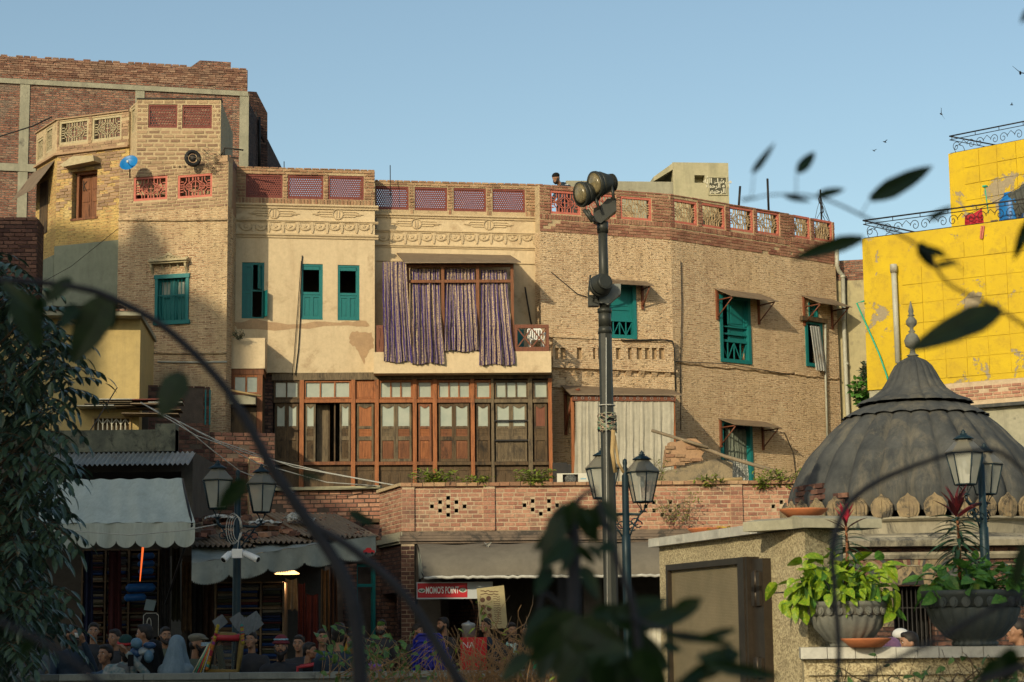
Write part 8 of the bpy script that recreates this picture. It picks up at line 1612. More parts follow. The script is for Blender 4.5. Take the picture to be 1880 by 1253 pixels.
branch('twig with pointed dark leaves against the sky at upper right', [(1900, 610, 2.3, .0022), (1820, 560, 2.3, .002), (1740, 520, 2.3, .002), (1690, 455, 2.3, .0018), (1580, 395, 2.3, .0016), (1500, 362, 2.3, .0014), (1420, 358, 2.3, .001), (1370, 368, 2.3, .0008)], [[(1380, 360, 2.3, .0006), (1384, 320, 2.3, .0005)], [(1462, 358, 2.3, .0007), (1462, 320, 2.3, .0006)], [(1580, 395, 2.3, .0006), (1598, 365, 2.3, .0006)], [(1690, 455, 2.3, .001), (1735, 470, 2.3, .0008), (1770, 500, 2.3, .0008)], [(1600, 500, 2.3, .0006), (1585, 440, 2.3, .0006)]],
       [(1381, 318, 2.3, 1422, 265, 0.35), (1463, 318, 2.3, 1500, 275, 0.58), (1597, 366, 2.3, 1722, 302, 0.43), (1500, 360, 2.3, 1555, 345, 0.47), (1440, 360, 2.3, 1495, 372, 0.27), (1586, 438, 2.3, 1448, 474, 0.39), (1360, 368, 2.3, 1395, 362, 0.27), (1705, 403, 2.3, 1748, 380, 0.51), (1690, 445, 2.3, 1715, 500, 0.70), (1735, 470, 2.3, 1690, 450, 0.47), (1715, 490, 2.3, 1765, 478, 0.39), (1838, 568, 2.3, 1670, 638, 0.53), (1890, 400, 2.3, 1862, 480, 0.47), (1895, 430, 2.3, 1872, 445, 0.70), (1895, 15, 2.3, 1874, 40, 0.70)])
# ================================================================ weeds, dry shrubs, ivy
def weed(px, py, Y, w, h, n, label, kind='weed', seed=0, dry=True, size=.095, name='weed_clump', z0=None):
 r = random.Random(seed); b = P(px, py, Y); hw = w * Y / 3600 / 2; hh = h * Y / 3600; t = thing(name, label, 'plant', tuple(b)); lmass = LeafMass(); m = MB()
 for k in range(n):
  a = Vector((b.x + r.uniform(-.5, .5) * hw, b.y + r.uniform(-.1, .1), b.z - .02)); e = Vector((b.x + r.uniform(-1, 1) * hw, b.y + r.uniform(-.25, .1), b.z + hh * r.uniform(.2, 1))); mid = (a + e) / 2 + Vector((r.uniform(-.05, .05), 0, hh * .3)); m.tube([a, mid, e], .004, 3)
  for q in range(7): p = a.lerp(mid, q / 5) if q < 4 else mid.lerp(e, (q - 3) / 3); lmass.put(LM[kind], p, (r.uniform(-1, 1), r.uniform(-1, .3), r.uniform(-.2, .8)), size * r.uniform(.6, 1.2), r.uniform(-1, 1))
 add(m, 'stems', M['rope_grey'], t, I4); lmass.obj('leaves', LF[kind], t); return t
weed(798, 888, 37.1, 90, 24, 60, 'olive green weeds on the terrace coping below the carved shutters, left clump', seed=1); weed(980, 888, 37.1, 85, 24, 60, 'olive green weeds on the terrace coping, clump left of the air conditioner', seed=2)
weed(1300, 892, 37.2, 60, 20, 26, 'sparse dry weeds on the terrace coping in front of the broken stair', seed=12); weed(880, 889, 37.1, 60, 16, 26, 'low weeds on the terrace coping between the two larger clumps', seed=13); weed(1240, 955, 36.9, 110, 60, 30, 'dry creeper hanging on the terrace brick wall right of the lantern', seed=14, size=.06); weed(1440, 893, 37.3, 90, 30, 55, 'green weeds on the terrace coping beside the dome', seed=3); weed(1400, 895, 37.2, 40, 26, 22, 'small green weeds left of the dome side clump', seed=4); weed(1205, 880, 38, 70, 42, 22, 'wispy dry creeper behind the middle lantern', seed=5, size=.05)
weed(1586, 740, 42.5, 52, 42, 70, 'green climbing plant rooted beside the dome against yellow wall', 'green', 6, size=.13); weed(1590, 700, 42.5, 20, 34, 40, 'upright dark ivy spray on the edge of the yellow house', 'strap' if 0 else 'tree', 7, size=.12); weed(1645, 745, 41.2, 34, 34, 24, 'green leaves peeping right of the climbing plant', 'green', 8, size=.12)
weed(268, 672, 41.9, 26, 34, 40, 'small dark plant sprouting below the teal barred window', 'tree', 9, size=.12); weed(440, 621, 42.5, 26, 12, 16, 'dark dry weeds on top of the small corner bay box', 'tree', 10, size=.06)
def tangle(px0, px1, py0, py1, Y, n, label, seed, leafk='vine', nl=60, mat='rope_grey', name='dry_shrub', size=.06, spread=.6):
 r = random.Random(seed); b = P((px0 + px1) / 2, py1, Y); t = thing(name, label, 'shrub', (b.x, b.y, 0)); m = MB(); lmass = LeafMass(); tot = 0
 root = Vector((b.x, b.y, .1))
 for k in range(n):
  e = P(r.uniform(px0, px1), r.uniform(py0, py1), Y + r.uniform(-spread, spread)); a = root + Vector((r.uniform(-1, 1) * (px1 - px0) * Y / 7200, r.uniform(-.3, .3), 0)) if r.random() < .6 else P(r.uniform(px0, px1), py1 + 20, Y)
  c = (a + e) / 2 + Vector((r.uniform(-.25, .25), r.uniform(-.2, .2), r.uniform(-.1, .1))); pts = []
  for i in range(7): s_ = i / 6; pts.append(a * (1 - s_) ** 2 + c * 2 * s_ * (1 - s_) + e * s_ * s_ + Vector((r.uniform(-.02, .02), 0, r.uniform(-.02, .02))))
  m.tube(pts, [.006, .0055, .005, .0045, .004, .003, .002], 4)
  if tot < nl:
   for i in (3, 4, 5, 6): lmass.put(LM[leafk], pts[i], (r.uniform(-1, 1), r.uniform(-1, .2), r.uniform(-.8, .4)), size * r.uniform(.6, 1.2), r.uniform(-1, 1)); tot += 1
 add(m, 'twigs', M[mat], t, I4); lmass.obj('leaves', LF[leafk], t); return t
M['twig'] = mk('straw_brown_twig', (.34, .2, .09), (.2, .12, .06), 12, .8)
tangle(800, 1040, 1150, 1250, 19.5, 260, 'dense tangle of dry brown twigs before the food stall', 31, 'weed', 60, 'twig'); tangle(860, 990, 1090, 1160, 19.2, 16, 'few arching dry twigs reaching above the tangle', 32, 'weed', 16, 'twig', size=.08)
tangle(575, 760, 1145, 1220, 20.5, 40, 'leafy vine with heart shaped green leaves by the seated men', 33, 'vine', 170, 'twig', 'leafy_vine', .1); tangle(1000, 1130, 1130, 1180, 19.0, 10, 'thin twigs with yellow green leaves beside the dark upright stem', 34, 'weed', 30, 'twig', size=.07)
tangle(640, 820, 1170, 1250, 19.8, 60, 'brown and green twigs at the bottom right of the blue chairs', 35, 'vine', 60, 'twig', size=.07)
tangle(1500, 1700, 1205, 1260, 12.5, 34, 'thin dark creeper twigs against the planter wall, left', 36, 'vine', 44, 'wood_dk', 'creeper', .06); tangle(1690, 1880, 1195, 1260, 12.2, 40, 'thin dark creeper twigs against the planter wall, right', 37, 'vine', 60, 'wood_dk', 'creeper', .08)
bm = MB(); bm.tube([(-.16, 0, 0), (-.05, 0, .01), (.1, 0, 0), (.2, 0, .0)], [.01, .05, .045, .005], 6); bm.poly([(-.02, .0, .02), (.08, 0, .02), (-.02, .45, .12), (-.1, .42, .1)]); bm.poly([(.08, 0, .02), (-.02, 0, .02), (-.1, -.42, .1), (-.02, -.45, .12)]); bme = bm.mesh('bird', M['black'])
for x, y, Y, a, s_, lab in ((1728, 210, 120, 1.1, 1.0, 'small dark bird high in the sky, uppermost of three near the yellow house'), (1624, 261, 160, .2, 1.0, 'tiny dark bird, middle of the three birds'), (1604, 277, 190, .3, 1.0, 'tiniest and lowest dark bird in the sky'), (1873, 134, 90, .6, 1.1, 'dark bird cut by the upper right edge of the picture'), (1857, 193, 150, 0, .8, 'thin dark bird just below the edge bird')):
 o = bpy.data.objects.new('bird', bme); COL.objects.link(o); place(o, None, Matrix.Translation(P(x, y, Y)) @ Matrix.Rotation(a, 4, 'Y') @ Matrix.Rotation(a * 2, 4, 'Z') @ Matrix.Scale(s_, 4)); tag(o, lab, 'bird', 'birds in the sky')
# ================================================================ people
def remeshed(parts, name, mat, vox, parent, Mx, smooth=6, label=None):
 """capsules and ellipsoids fused into one continuous surface"""
 m = MB()
 for p in parts:
  if p[0] == 'c':
   _, pts, rad = p; m.tube(pts, rad, 10)
   for q, r in ((pts[0], rad[0]), (pts[-1], rad[-1])): ell(m, q, (r, r, r), 8, 6)
  else: ell(m, p[1], p[2], 14, 10, p[3] if len(p) > 3 else None)
 me = m.mesh(name, mat); o = bpy.data.objects.new(name, me); COL.objects.link(o)
 md = o.modifiers.new('r', 'REMESH'); md.mode = 'VOXEL'; md.voxel_size = vox; md.use_smooth_shade = True
 if smooth: ms = o.modifiers.new('s', 'SMOOTH'); ms.factor = .5; ms.iterations = smooth
 dg = bpy.context.evaluated_depsgraph_get(); ev = o.evaluated_get(dg); new = bpy.data.meshes.new_from_object(ev); new.materials.clear(); new.materials.append(mat)
 o.modifiers.clear(); o.data = new; new.polygons.foreach_set('use_smooth', [True] * len(new.polygons)); place(o, parent, Mx)
 if label: o['label'] = label
 return o
def ell(m, c, r, n=12, k=8, rot=None):
 b = len(m.v); c = Vector(c)
 for j in range(k + 1):
  t = math.pi * j / k
  for i in range(n):
   a = 2 * math.pi * i / n; v = Vector((r[0] * math.sin(t) * math.cos(a), r[1] * math.sin(t) * math.sin(a), r[2] * math.cos(t)))
   if rot is not None: v = rot @ v
   m.v.append(tuple(c + v))
 for j in range(k):
  for i in range(n): a0 = b + j * n + i; a1 = b + j * n + (i + 1) % n; m.f.append((a0 + n, a1 + n, a1, a0)); m.sm.append(True); m.mi.append(0)
skin = mk('brown_skin', (.30, .16, .095), (.25, .13, .075), 14, .55, .1, 60, .001); hairm = mk('black_hair', (.012, .01, .009), (.02, .016, .014), 40, .6, .5, 120, .004); eyem = flat('eye_dark', (.01, .008, .007), .2); eyew = flat('eye_white', (.55, .52, .48), .3); lipm = flat('lip', (.25, .09, .07), .5)
def hand(pw, d, curl, s=1.0):
 """palm, four fingers of unequal length and a thumb from the side; d = direction of the hand"""
 d = Vector(d).normalized(); side = d.cross(Vector((0, 0, 1))); side = side.normalized() if side.length > .1 else Vector((1, 0, 0)); up = side.cross(d); pw = Vector(pw); parts = [('c', [pw, pw + d * .05, pw + d * .085], [.026, .034, .034])]
 for k, L in enumerate((.070, .078, .073, .058)):
  b = pw + d * .085 + side * (-.028 + .019 * k); m1 = b + d * L * .5 - up * curl * .012; e = m1 + d * L * .45 * (1 - curl * .7) - up * curl * L * .55; parts.append(('c', [b, m1, e], [.0095, .009, .0075]))
 b = pw + d * .03 - side * .03; parts.append(('c', [b, b + d * .03 - side * .02, b + d * .055 - side * .016 - up * .02 * curl], [.012, .011, .009])); return parts
def person(headpx, headpy, Y, yaw, label, shirt, lower=None, seated=True, head='hair', beard=0, cap=None, nod=0, turn=0, arms=('lap', 'lap'), veil=None, vest=None, s=1.0, girl=False, scarf=None):
 hc = P(headpx, headpy, Y); t = thing('person', label, 'person', (hc.x, hc.y, 0), yaw, 'people in the bazaar')   # yaw 0 faces the camera
 H = hc.z; fl = 0
 if Y > 30: fl = .3
 if not seated and H - fl < 1.2: seated = True
 T = WM[t.name]; hz = H; sh = hz - .25 * s; hip = (sh - .50 * s) if seated or H - fl < 1.35 else (sh - .52 * s); hip = max(hip, fl + .42); w = (.185 if not girl else .15) * s
 tor = [('e', (0, .02, hip + .06), (.155 * s, .12 * s, .13 * s)), ('e', (0, .02, (hip + sh) / 2), (.145 * s, .11 * s, .2 * s)), ('e', (0, .015, sh - .1), (.165 * s, .115 * s, .15 * s)), ('c', [(-w, .02, sh - .03), (w, .02, sh - .03)], [.062 * s, .062 * s])]
 neck = [('c', [(0, .02, sh), (0, -.0, hz - .07)], [.055 * s, .052 * s])]
 hd_ = Matrix.Rotation(turn, 3, 'Z') @ Matrix.Rotation(nod, 3, 'X'); c0 = Vector((0, -.02, hz)); hv = lambda x, y, z: tuple(c0 + hd_ @ Vector((x * s, y * s, z * s)))
 headp = [('e', hv(0, 0, .02), (.075 * s, .095 * s, .105 * s), hd_), ('e', hv(0, -.035, -.055), (.055 * s, .06 * s, .06 * s), hd_), ('e', hv(0, -.098, -.015), (.013 * s, .02 * s, .024 * s), hd_), ('e', hv(0, -.085, .0), (.01 * s, .012 * s, .03 * s), hd_), ('e', hv(0, -.08, .034), (.05 * s, .018 * s, .012 * s), hd_), ('e', hv(0, -.083, -.056), (.026 * s, .014 * s, .012 * s), hd_), ('e', hv(0, -.075, -.092), (.02 * s, .018 * s, .015 * s), hd_)]
 for q in (-1, 1): headp.append(('e', hv(q * .077, .01, -.005), (.012 * s, .018 * s, .03 * s), hd_)); headp.append(('e', hv(q * .045, -.065, -.02), (.022 * s, .02 * s, .025 * s), hd_))
 legs = []; legc = []
 for q in (-1, 1):
  if seated: kn = (q * .13, -.42 * s, max(hip, fl + .48)); ft = (q * .14, -.42 * s, fl + .06); legs.append(('c', [(q * .09, 0, hip), kn, ft], [.085, .058, .04])); legs.append(('c', [(q * .14, -.40 * s, fl + .05), (q * .15, -.56 * s, fl + .035)], [.038, .03])); legc.append(('c', [(q * .09, 0, hip), kn, (q * .14, -.42 * s, fl + .14)], [.105, .082, .075]))
  else: kn = (q * .1, -.02, fl + (hip - fl) * .5); ft = (q * .11, 0.0, fl + .06); legs.append(('c', [(q * .09, 0, hip), kn, ft], [.085, .058, .04])); legs.append(('c', [(q * .11, .02, fl + .05), (q * .12, -.16, fl + .035)], [.038, .03])); legc.append(('c', [(q * .09, 0, hip), kn, (q * .11, 0, fl + .14)], [.11, .085, .08]))
 armp, armc, hands = [], [], []
 for q, pose in zip((-1, 1), arms):
  S0 = Vector((q * w * 1.12, .02, sh - .035)); zl = max(hip, fl + .48)
  if pose == 'lap': E = S0 + Vector((q * .06, -.05, -.27)); Wr = Vector((q * .07, -.27, zl + .13)); 
  elif pose == 'face': E = S0 + Vector((q * .06, -.17, -.17)); Wr = c0 + Vector((q * .06, -.2, -.07)); Wr = Vector(hv(q * .03, -.17, -.08))
  elif pose == 'phone': E = S0 + Vector((q * .05, -.12, -.24)); Wr = E + Vector((-q * .06, -.2, .12))
  elif pose == 'hold': E = S0 + Vector((q * .04, -.12, -.25)); Wr = E + Vector((-q * .1, -.18, .03))
  elif pose == 'high': E = S0 + Vector((q * .06, -.22, -.05)); Wr = Vector(hv(q * .02, -.28, -.0))
  elif pose == 'table': E = S0 + Vector((q * .1, -.12, -.23)); Wr = E + Vector((-q * .08, -.22, -.0))
  else: E = S0 + Vector((q * .05, .02, -.28)); Wr = E + Vector((q * .0, -.05, -.24))
  armp.append(('c', [S0, E, Wr], [.048 * s, .038 * s, .027 * s])); armc.append(('c', [S0, E, E.lerp(Wr, .9)], [.066 * s, .056 * s, .046 * s])); hands += hand(Wr, (Wr - E), .6)
 body = remeshed(tor + neck + headp + legs + armp + hands, 'body', skin, .0095 if Y < 27 else .012, t, T, 3)
 sm_ = {'c': 0}
 tc = [('e', p[1], tuple(x + .028 for x in p[2])) if p[0] == 'e' else ('c', p[1], [x + .018 for x in p[2]]) for p in tor] + [('c', [(0, .02, sh + .0), (0, .01, sh + .035)], [.075 * s, .066 * s])]
 if seated: tc.append(('c', [(-.08, -.05, hip + .02), (-.1, -.3, max(hip, fl + .48) + .03)], [.12, .1])); tc.append(('c', [(.08, -.05, hip + .02), (.1, -.3, max(hip, fl + .48) + .03)], [.12, .1]))
 else: tc.append(('c', [(0, .0, hip + .05), (0, 0, fl + .55)], [.16, .2]))
 remeshed(tc + armc, 'shirt', shirt, .02, t, T, 4); remeshed(legc, 'trousers', lower or fab[7], .025, t, T, 3)
 if vest: remeshed([('e', p[1], tuple(x + .032 for x in p[2])) if p[0] == 'e' else ('c', [tuple(Vector(v) * 1) for v in p[1]], [x + .028 for x in p[2]]) for p in tor], 'waistcoat', vest, .02, t, T, 4)
 m = MB()
 for q in (-1, 1): ell(m, hv(q * .032, -.083, .012), (.013 * s, .008 * s, .007 * s), 8, 6, hd_)
 add(m, 'eyes', eyew, t, T); m = MB()
 for q in (-1, 1): ell(m, hv(q * .032, -.089, .012), (.006 * s, .005 * s, .006 * s), 8, 6, hd_)
 add(m, 'pupils', eyem, t, T); m = MB(); ell(m, hv(0, -.093, -.058), (.022 * s, .008 * s, .007 * s), 8, 6, hd_); add(m, 'lips', lipm, t, T)
 if not veil:
  m = MB()
  for q in (-1, 1): ell(m, hv(q * .034, -.094, .034), (.02 * s, .006 * s, .005 * s), 8, 5, hd_)
  add(m, 'eyebrows', hairm, t, T)
 if head == 'hair' : remeshed([('e', hv(0, .018, .045), (.084 * s, .098 * s, .095 * s), hd_), ('e', hv(0, -.045, .095), (.062 * s, .045 * s, .033 * s), hd_), ('e', hv(0, .06, -.01), (.07 * s, .05 * s, .07 * s), hd_)], 'hair', hairm, .012, t, T, 2)
 elif head == 'long': remeshed([('e', hv(0, .02, .045), (.088 * s, .1 * s, .095 * s), hd_), ('c', [hv(0, .06, 0), hv(0, .08, -.2)], [.07, .05])], 'hair', hairm, .012, t, T, 2)
 elif head == 'cap':
  remeshed([('e', hv(0, .035, -.01), (.076 * s, .075 * s, .07 * s), hd_)], 'hair', hairm, .012, t, T, 2)
 if beard:
  bp = [('e', hv(0, -.062, -.085), (.045 * s, .045 * s, .045 * s), hd_)] + [('c', [hv(q * .07, -.02, -.01), hv(q * .055, -.05, -.065), hv(0, -.082, -.1)], [.014, .026, .03]) for q in (-1, 1)] + [('c', [hv(-.03, -.095, -.043), hv(.03, -.095, -.043)], [.008, .008])]
  if beard > 1: bp.append(('e', hv(0, -.06, -.12), (.045 * s, .04 * s, .06 * s), hd_))
  remeshed(bp, 'beard', hairm, .01, t, T, 2)
 if cap:
  kind, cm = cap
  if kind == 'beanie':
   remeshed([('e', hv(0, .008, .07), (.09 * s, .105 * s, .085 * s), hd_)], 'woolly_hat', cm[0], .012, t, T, 2); m = MB(); pts = [hv(.093 * math.cos(a), .008 + .108 * math.sin(a), .05) for a in [i * .4 for i in range(16)]] + [hv(.093, .008, .05)]; m.tube(pts, .017 * s, 6); add(m, 'hat_band', cm[1], t, T)
   if len(cm) > 2: m = MB(); pts = [hv(.082 * math.cos(a), .008 + .095 * math.sin(a), .09) for a in [i * .4 for i in range(16)]] + [hv(.082, .008, .09)]; m.tube(pts, .012 * s, 6); add(m, 'hat_stripe', cm[2], t, T)
  elif kind == 'flat': remeshed([('e', hv(0, .005, .085), (.1 * s, .12 * s, .05 * s), hd_), ('e', hv(0, -.1, .062), (.07 * s, .06 * s, .014 * s), hd_), ('e', hv(0, .01, .06), (.088 * s, .1 * s, .05 * s), hd_)], 'flat_cap', cm, .012, t, T, 2)
  elif kind == 'skull': remeshed([('e', hv(0, .01, .07), (.087 * s, .1 * s, .07 * s), hd_)], 'skull_cap', cm, .012, t, T, 2)
 if veil:
  vp = [('e', hv(0, .025, .035), (.1 * s, .115 * s, .115 * s), hd_), ('c', [hv(0, .07, .02), (0, .09, sh - .05), (0, .1, hip + .1)], [.085, .17 * s, .19 * s]), ('c', [(-w, .02, sh - .04), (w, .02, sh - .04)], [.095, .095])] + [('c', [hv(q * .075, .0, .03), hv(q * .07, -.03, -.09), (q * .12, -.08, sh - .12), (q * .19, -.04, hip + .15)], [.03, .045, .08, .09]) for q in (-1, 1)] + [('c', [hv(-.05, -.04, -.1), hv(.05, -.04, -.1)], [.05, .05])]
  remeshed(vp, 'shawl', veil, .014, t, T, 3)
 if scarf: remeshed([('c', [(-.07, -.05, sh + .02), (0, -.08, sh + .0), (.07, -.05, sh + .02), (.06, .07, sh + .04), (-.06, .07, sh + .04), (-.07, -.05, sh + .02)], [.035] * 6), ('c', [(.03, -.1, sh), (.05, -.14, sh - .25)], [.035, .03])], 'scarf', scarf, .014, t, T, 2)
 return t, T
c_blue = mk('dull_blue_cloth', (.045, .09, .15), (.03, .06, .1), 10, .9); c_grey = mk('grey_shirt_cloth', (.13, .15, .16), (.1, .11, .12), 8, .9); c_navy = mk('navy_jacket_cloth', (.015, .03, .05), (.01, .02, .035), 8, .7); c_shawl = mk('blue_grey_shawl_cloth', (.17, .23, .27), (.12, .17, .2), 3, .9, .3, 25, .01, stretch=(5, 5, .6)); c_olive = mk('olive_coat_cloth', (.09, .1, .07), (.065, .075, .05), 8, .9)
c_check = mk('teal_white_pattern_wool', (.08, .16, .18), (.3, .3, .28), 22, .95, detail=1); c_black = fab[7]; c_char = mk('charcoal_cloth', (.03, .032, .035), (.02, .02, .023), 8, .8); c_red = flat('hat_red', (.35, .02, .02)); c_green = mk('dark_green_wool', (.015, .05, .045), (.01, .035, .03), 20, .95); c_maroon = mk('maroon_wool', (.16, .03, .035), (.12, .02, .03), 20, .95); c_lightblue = flat('hat_light_blue', (.2, .35, .42)); c_white = flat('wool_white', (.5, .5, .48)); c_yel = mk('ochre_scarf_cloth', (.45, .24, .02), (.35, .18, .02), 5, .9); c_royal = mk('royal_blue_print_cloth', (.015, .08, .4), (.3, .05, .2), 12, .8, detail=1); c_min = mk('mint_stripe_cloth', (.1, .35, .3), (.5, .55, .52), 14, .9, detail=1)
person(131, 1166, 25.8, R(38), 'bearded man in dark jacket raising a small cup to his mouth', c_navy, beard=1, turn=R(22), arms=('lap', 'face'))
m = MB(); m.lathe([(.022, 0), (.03, .05), (.033, .06)], 10); single(m, 'cup', white, 'small white cup raised by the bearded man', 'cup', tuple(P(142, 1168, 25.4) + Vector((0, -.02, -.02))))
person(195, 1203, 24.6, R(-18), 'man in dark denim jacket with short black hair turned left', c_blue, head='hair', turn=R(-12), nod=R(-4), arms=('lap', 'lap'))
person(231, 1188, 24.4, R(8), 'bearded man in green and red woolly hat looking at a phone', c_check, beard=2, cap=('beanie', (c_green, c_red)), head='cap', nod=R(12), arms=('phone', 'high'), scarf=c_grey)
m = MB(); m.box(-.035, .035, 0, .012, -.01, .13); single(m, 'mobile_phone', c_black, 'black phone held by the man in the green hat', 'phone', tuple(P(240, 1222, 24.1)), 0)
person(268, 1165, 25.4, R(-70), 'black haired boy in grey and blue hoodie seen from behind', c_grey, vest=None, turn=R(-25), arms=('hold', 'hold'), scarf=c_blue)
person(283, 1196, 24.5, R(150), 'figure wrapped in a black veil seen from behind', c_black, veil=c_black, girl=True)
person(325, 1188, 24.2, R(165), 'woman in blue grey shawl with back to the camera', c_shawl, veil=c_shawl, girl=True)
person(360, 1183, 24.8, R(55), 'bearded man in flat cap and olive coat facing right', c_olive, cap=('flat', mk('tweed_cap', (.16, .15, .11), (.12, .11, .08), 30, .9)), head='cap', beard=2, turn=R(20), arms=('lap', 'high'))
person(172, 1160, 27.6, R(10), 'shadowy man standing deep behind the cup drinker', c_char, s=.95)
person(516, 1188, 24.6, R(4), 'smiling bearded man in maroon striped woolly hat and brown panelled jacket', c_char, cap=('beanie', (c_maroon, c_maroon, c_lightblue)), head='cap', beard=2, vest=None, arms=('lap', 'lap'), scarf=None)
person(549, 1183, 25.6, R(-6), 'boy peering out behind the bearded man with striped hat', c_char, s=.9, head='hair', arms=('lap', 'lap'))
person(566, 1196, 24.9, R(75), 'dark clad figure turned right between the boy and broad back', c_black, s=.85, head='hair')
person(622, 1166, 24.3, R(172), 'broad man in navy jacket seen from behind on a red chair', c_navy, s=1.12, nod=R(-12), arms=('lap', 'lap'))
person(650, 1178, 24.8, R(-40), 'child in ochre hood beside the navy jacket man', c_yel, veil=c_yel, girl=True, s=.85)
person(676, 1190, 24.5, R(160), 'woman in royal blue printed dress with ochre scarf, beside the leafy vine', c_royal, veil=None, head='long', girl=True, s=.9)
person(701, 1152, 31.5, R(-10), 'bearded man standing in the dark doorway passage', c_char, beard=1, s=.95)
person(815, 1148, 33.4, R(-48), 'bearded man in black leather jacket facing left at the stall', c_char, beard=1, turn=R(-10), arms=('table', 'table'))
person(893, 1150, 33.0, R(-28), 'young man with thick black hair in dark jacket at the stall', c_navy, beard=0, arms=('table', 'table'), turn=R(-8))
person(939, 1158, 32.4, R(6), 'man with moustache and mint striped scarf at the stall', c_char, beard=1, scarf=c_min, turn=R(12), nod=R(6), arms=('table', 'hold'))
person(962, 1160, 33.6, R(20), 'dark figure partly hidden behind the man with mint scarf', c_char, s=.9)
person(1652, 1176, 20.5, R(100), 'person in white cap and blue jacket just above the planter wall', c_blue, cap=('skull', c_white), head='cap', s=.9)
person(1672, 1182, 19.5, R(-80), 'person turned left beside the pink topped head', mk('rust_cloth', (.2, .07, .03)), s=.9)
person(1638, 1196, 18.6, R(170), 'person in pale pink headscarf just peeking over the planter wall', mk('pink_scarf', (.55, .25, .35), (.45, .2, .3), 6), veil=mk('pink_scarf_b', (.55, .25, .35), (.45, .2, .3), 6), girl=True, s=.9)
person(1872, 1160, 19.5, R(-90), 'dark clad person cut by the right edge beyond the dark planter', c_navy, s=1.0)
for x, y, Y, yw, c, l in ((62, 1165, 26.5, 20, c_grey, 'man in grey at the far left behind the tree leaves'), (212, 1172, 27.4, -30, c_char, 'dim man in the shadows behind the denim jacket man'), (303, 1168, 27.2, 25, c_olive, 'dim bearded man behind the black veiled figure'), (462, 1176, 26.8, -15, c_char, 'dim man between rickshaw and striped hat man'), (592, 1172, 27.0, 10, c_blue, 'dim man in dull blue behind the red chair'), (765, 1160, 32.5, 60, c_char, 'dim man by the blue chairs facing right')):
 person(x, y, Y, R(yw), l, c, s=.95, beard=x % 2)
hc = P(1027, 329, 46.6); t, T = None, None
def roof_person():
 H0 = zq - .95; global EYE
 t = thing('person', 'bearded man in black cap and navy top looking down from the roof', 'person', (hc.x, hc.y, H0), R(-52), 'people in the bazaar'); T = WM[t.name]; z = hc.z - H0; s = 1.0
 hd_ = Matrix.Rotation(R(22), 3, 'X'); hv = lambda x, y, q: tuple(Vector((0, -.1, z)) + hd_ @ Vector((x, y, q)))
 sh = z - .2
 head = [('e', hv(0, 0, .02), (.08, .1, .11), hd_), ('e', hv(0, -.04, -.06), (.058, .06, .06), hd_), ('e', hv(0, -.1, -.015), (.015, .022, .026), hd_)]; tor = [('c', [(0, .12, .9), (0, .16, sh - .1), (0, .1, sh)], [.15, .16, .12]), ('c', [(-.18, .12, sh - .05), (.18, .12, sh - .05)], [.075, .075]), ('c', [(0, .06, sh), (0, -.06, z - .06)], [.06, .055])]
 arms = [('c', [(q * .2, .12, sh - .05), (q * .27, -.02, sh - .3), (q * .15, -.2, sh - .42)], [.05, .04, .03]) for q in (-1, 1)]; legs = [('c', [(q * .1, .12, .9), (q * .11, .08, .48), (q * .11, .14, .07)], [.09, .06, .045]) for q in (-1, 1)] + [('c', [(q * .11, .15, .05), (q * .12, -.03, .035)], [.04, .032]) for q in (-1, 1)]
 hands = []; [hands.extend(hand((q * .15, -.2, sh - .42), (-q * .3, -1, -.2), .5)) for q in (-1, 1)]
 remeshed(head + tor + arms + legs + hands, 'body', skin, .011, t, T, 3); infl = lambda L, e: [(p[0], p[1], [x + e for x in p[2]]) for p in L]
 remeshed(infl(tor[:2], .022) + infl(arms, .018), 'shirt', c_navy, .02, t, T, 4); remeshed(infl(legs[:2], .025), 'trousers', c_char, .025, t, T, 4); remeshed([('e', hv(0, .012, .065), (.09, .108, .08), hd_)], 'cap', c_black, .012, t, T, 2)
 remeshed([('e', hv(0, -.055, -.09), (.05, .05, .05), hd_)] + [('c', [hv(q * .072, -.02, 0), hv(q * .055, -.055, -.07)], [.016, .028]) for q in (-1, 1)], 'beard', hairm, .011, t, T, 2)
 remeshed([('c', [(-.2, .1, sh + .02), (0, .1, sh + .04), (.2, .1, sh + .02)], [.035] * 3)], 'pale_yoke', mk('pale_yoke_cloth', (.45, .47, .5)), .015, t, T, 2)
roof_person()
for x0, x1, Y, z, lab in ((105, 400, 25.0, .42, 'long wooden bench under the seated people at left'), (490, 700, 25.0, .42, 'wooden bench under the people beside the red chair'),):
 a, b = P(x0, 1200, Y), P(x1, 1200, Y); t = thing('bench', lab, 'bench', ((a.x + b.x) / 2, Y, 0)); L = b.x - a.x; m = MB(); m.box(-L / 2, L / 2, -.2, .2, z - .04, z); add(m, 'seat', M['wood_dk'], t)
 for q in (-.46, 0, .46): m = MB(); m.box(L * q - .03, L * q + .03, -.18, .18, 0, z - .04); add(m, 'leg', M['wood_dk'], t)
a, b = P(790, 1200, 33.3), P(985, 1200, 33.0); t = thing('bench', 'bench on the raised floor under the men at the stall', 'bench', ((a.x + b.x) / 2, 33.3, .3)); L = b.x - a.x; m = MB(); m.box(-L / 2, L / 2, -.3, .3, .38, .42); add(m, 'seat', M['wood_dk'], t)
for q in (-.46, .46): m = MB(); m.box(L * q - .03, L * q + .03, -.25, .25, 0, .38); add(m, 'leg', M['wood_dk'], t)
redp = mk('red_chair_plastic', (.4, .03, .035), (.3, .02, .03), 5, .4); bluep = mk('cobalt_chair_plastic', (.008, .012, .24), (.006, .01, .17), 5, .4)
p = P(578, 1230, 24.6); chair((p.x, p.y, .27), R(-80), redp, 'red plastic armchair beside the man in navy jacket', s=1.0)
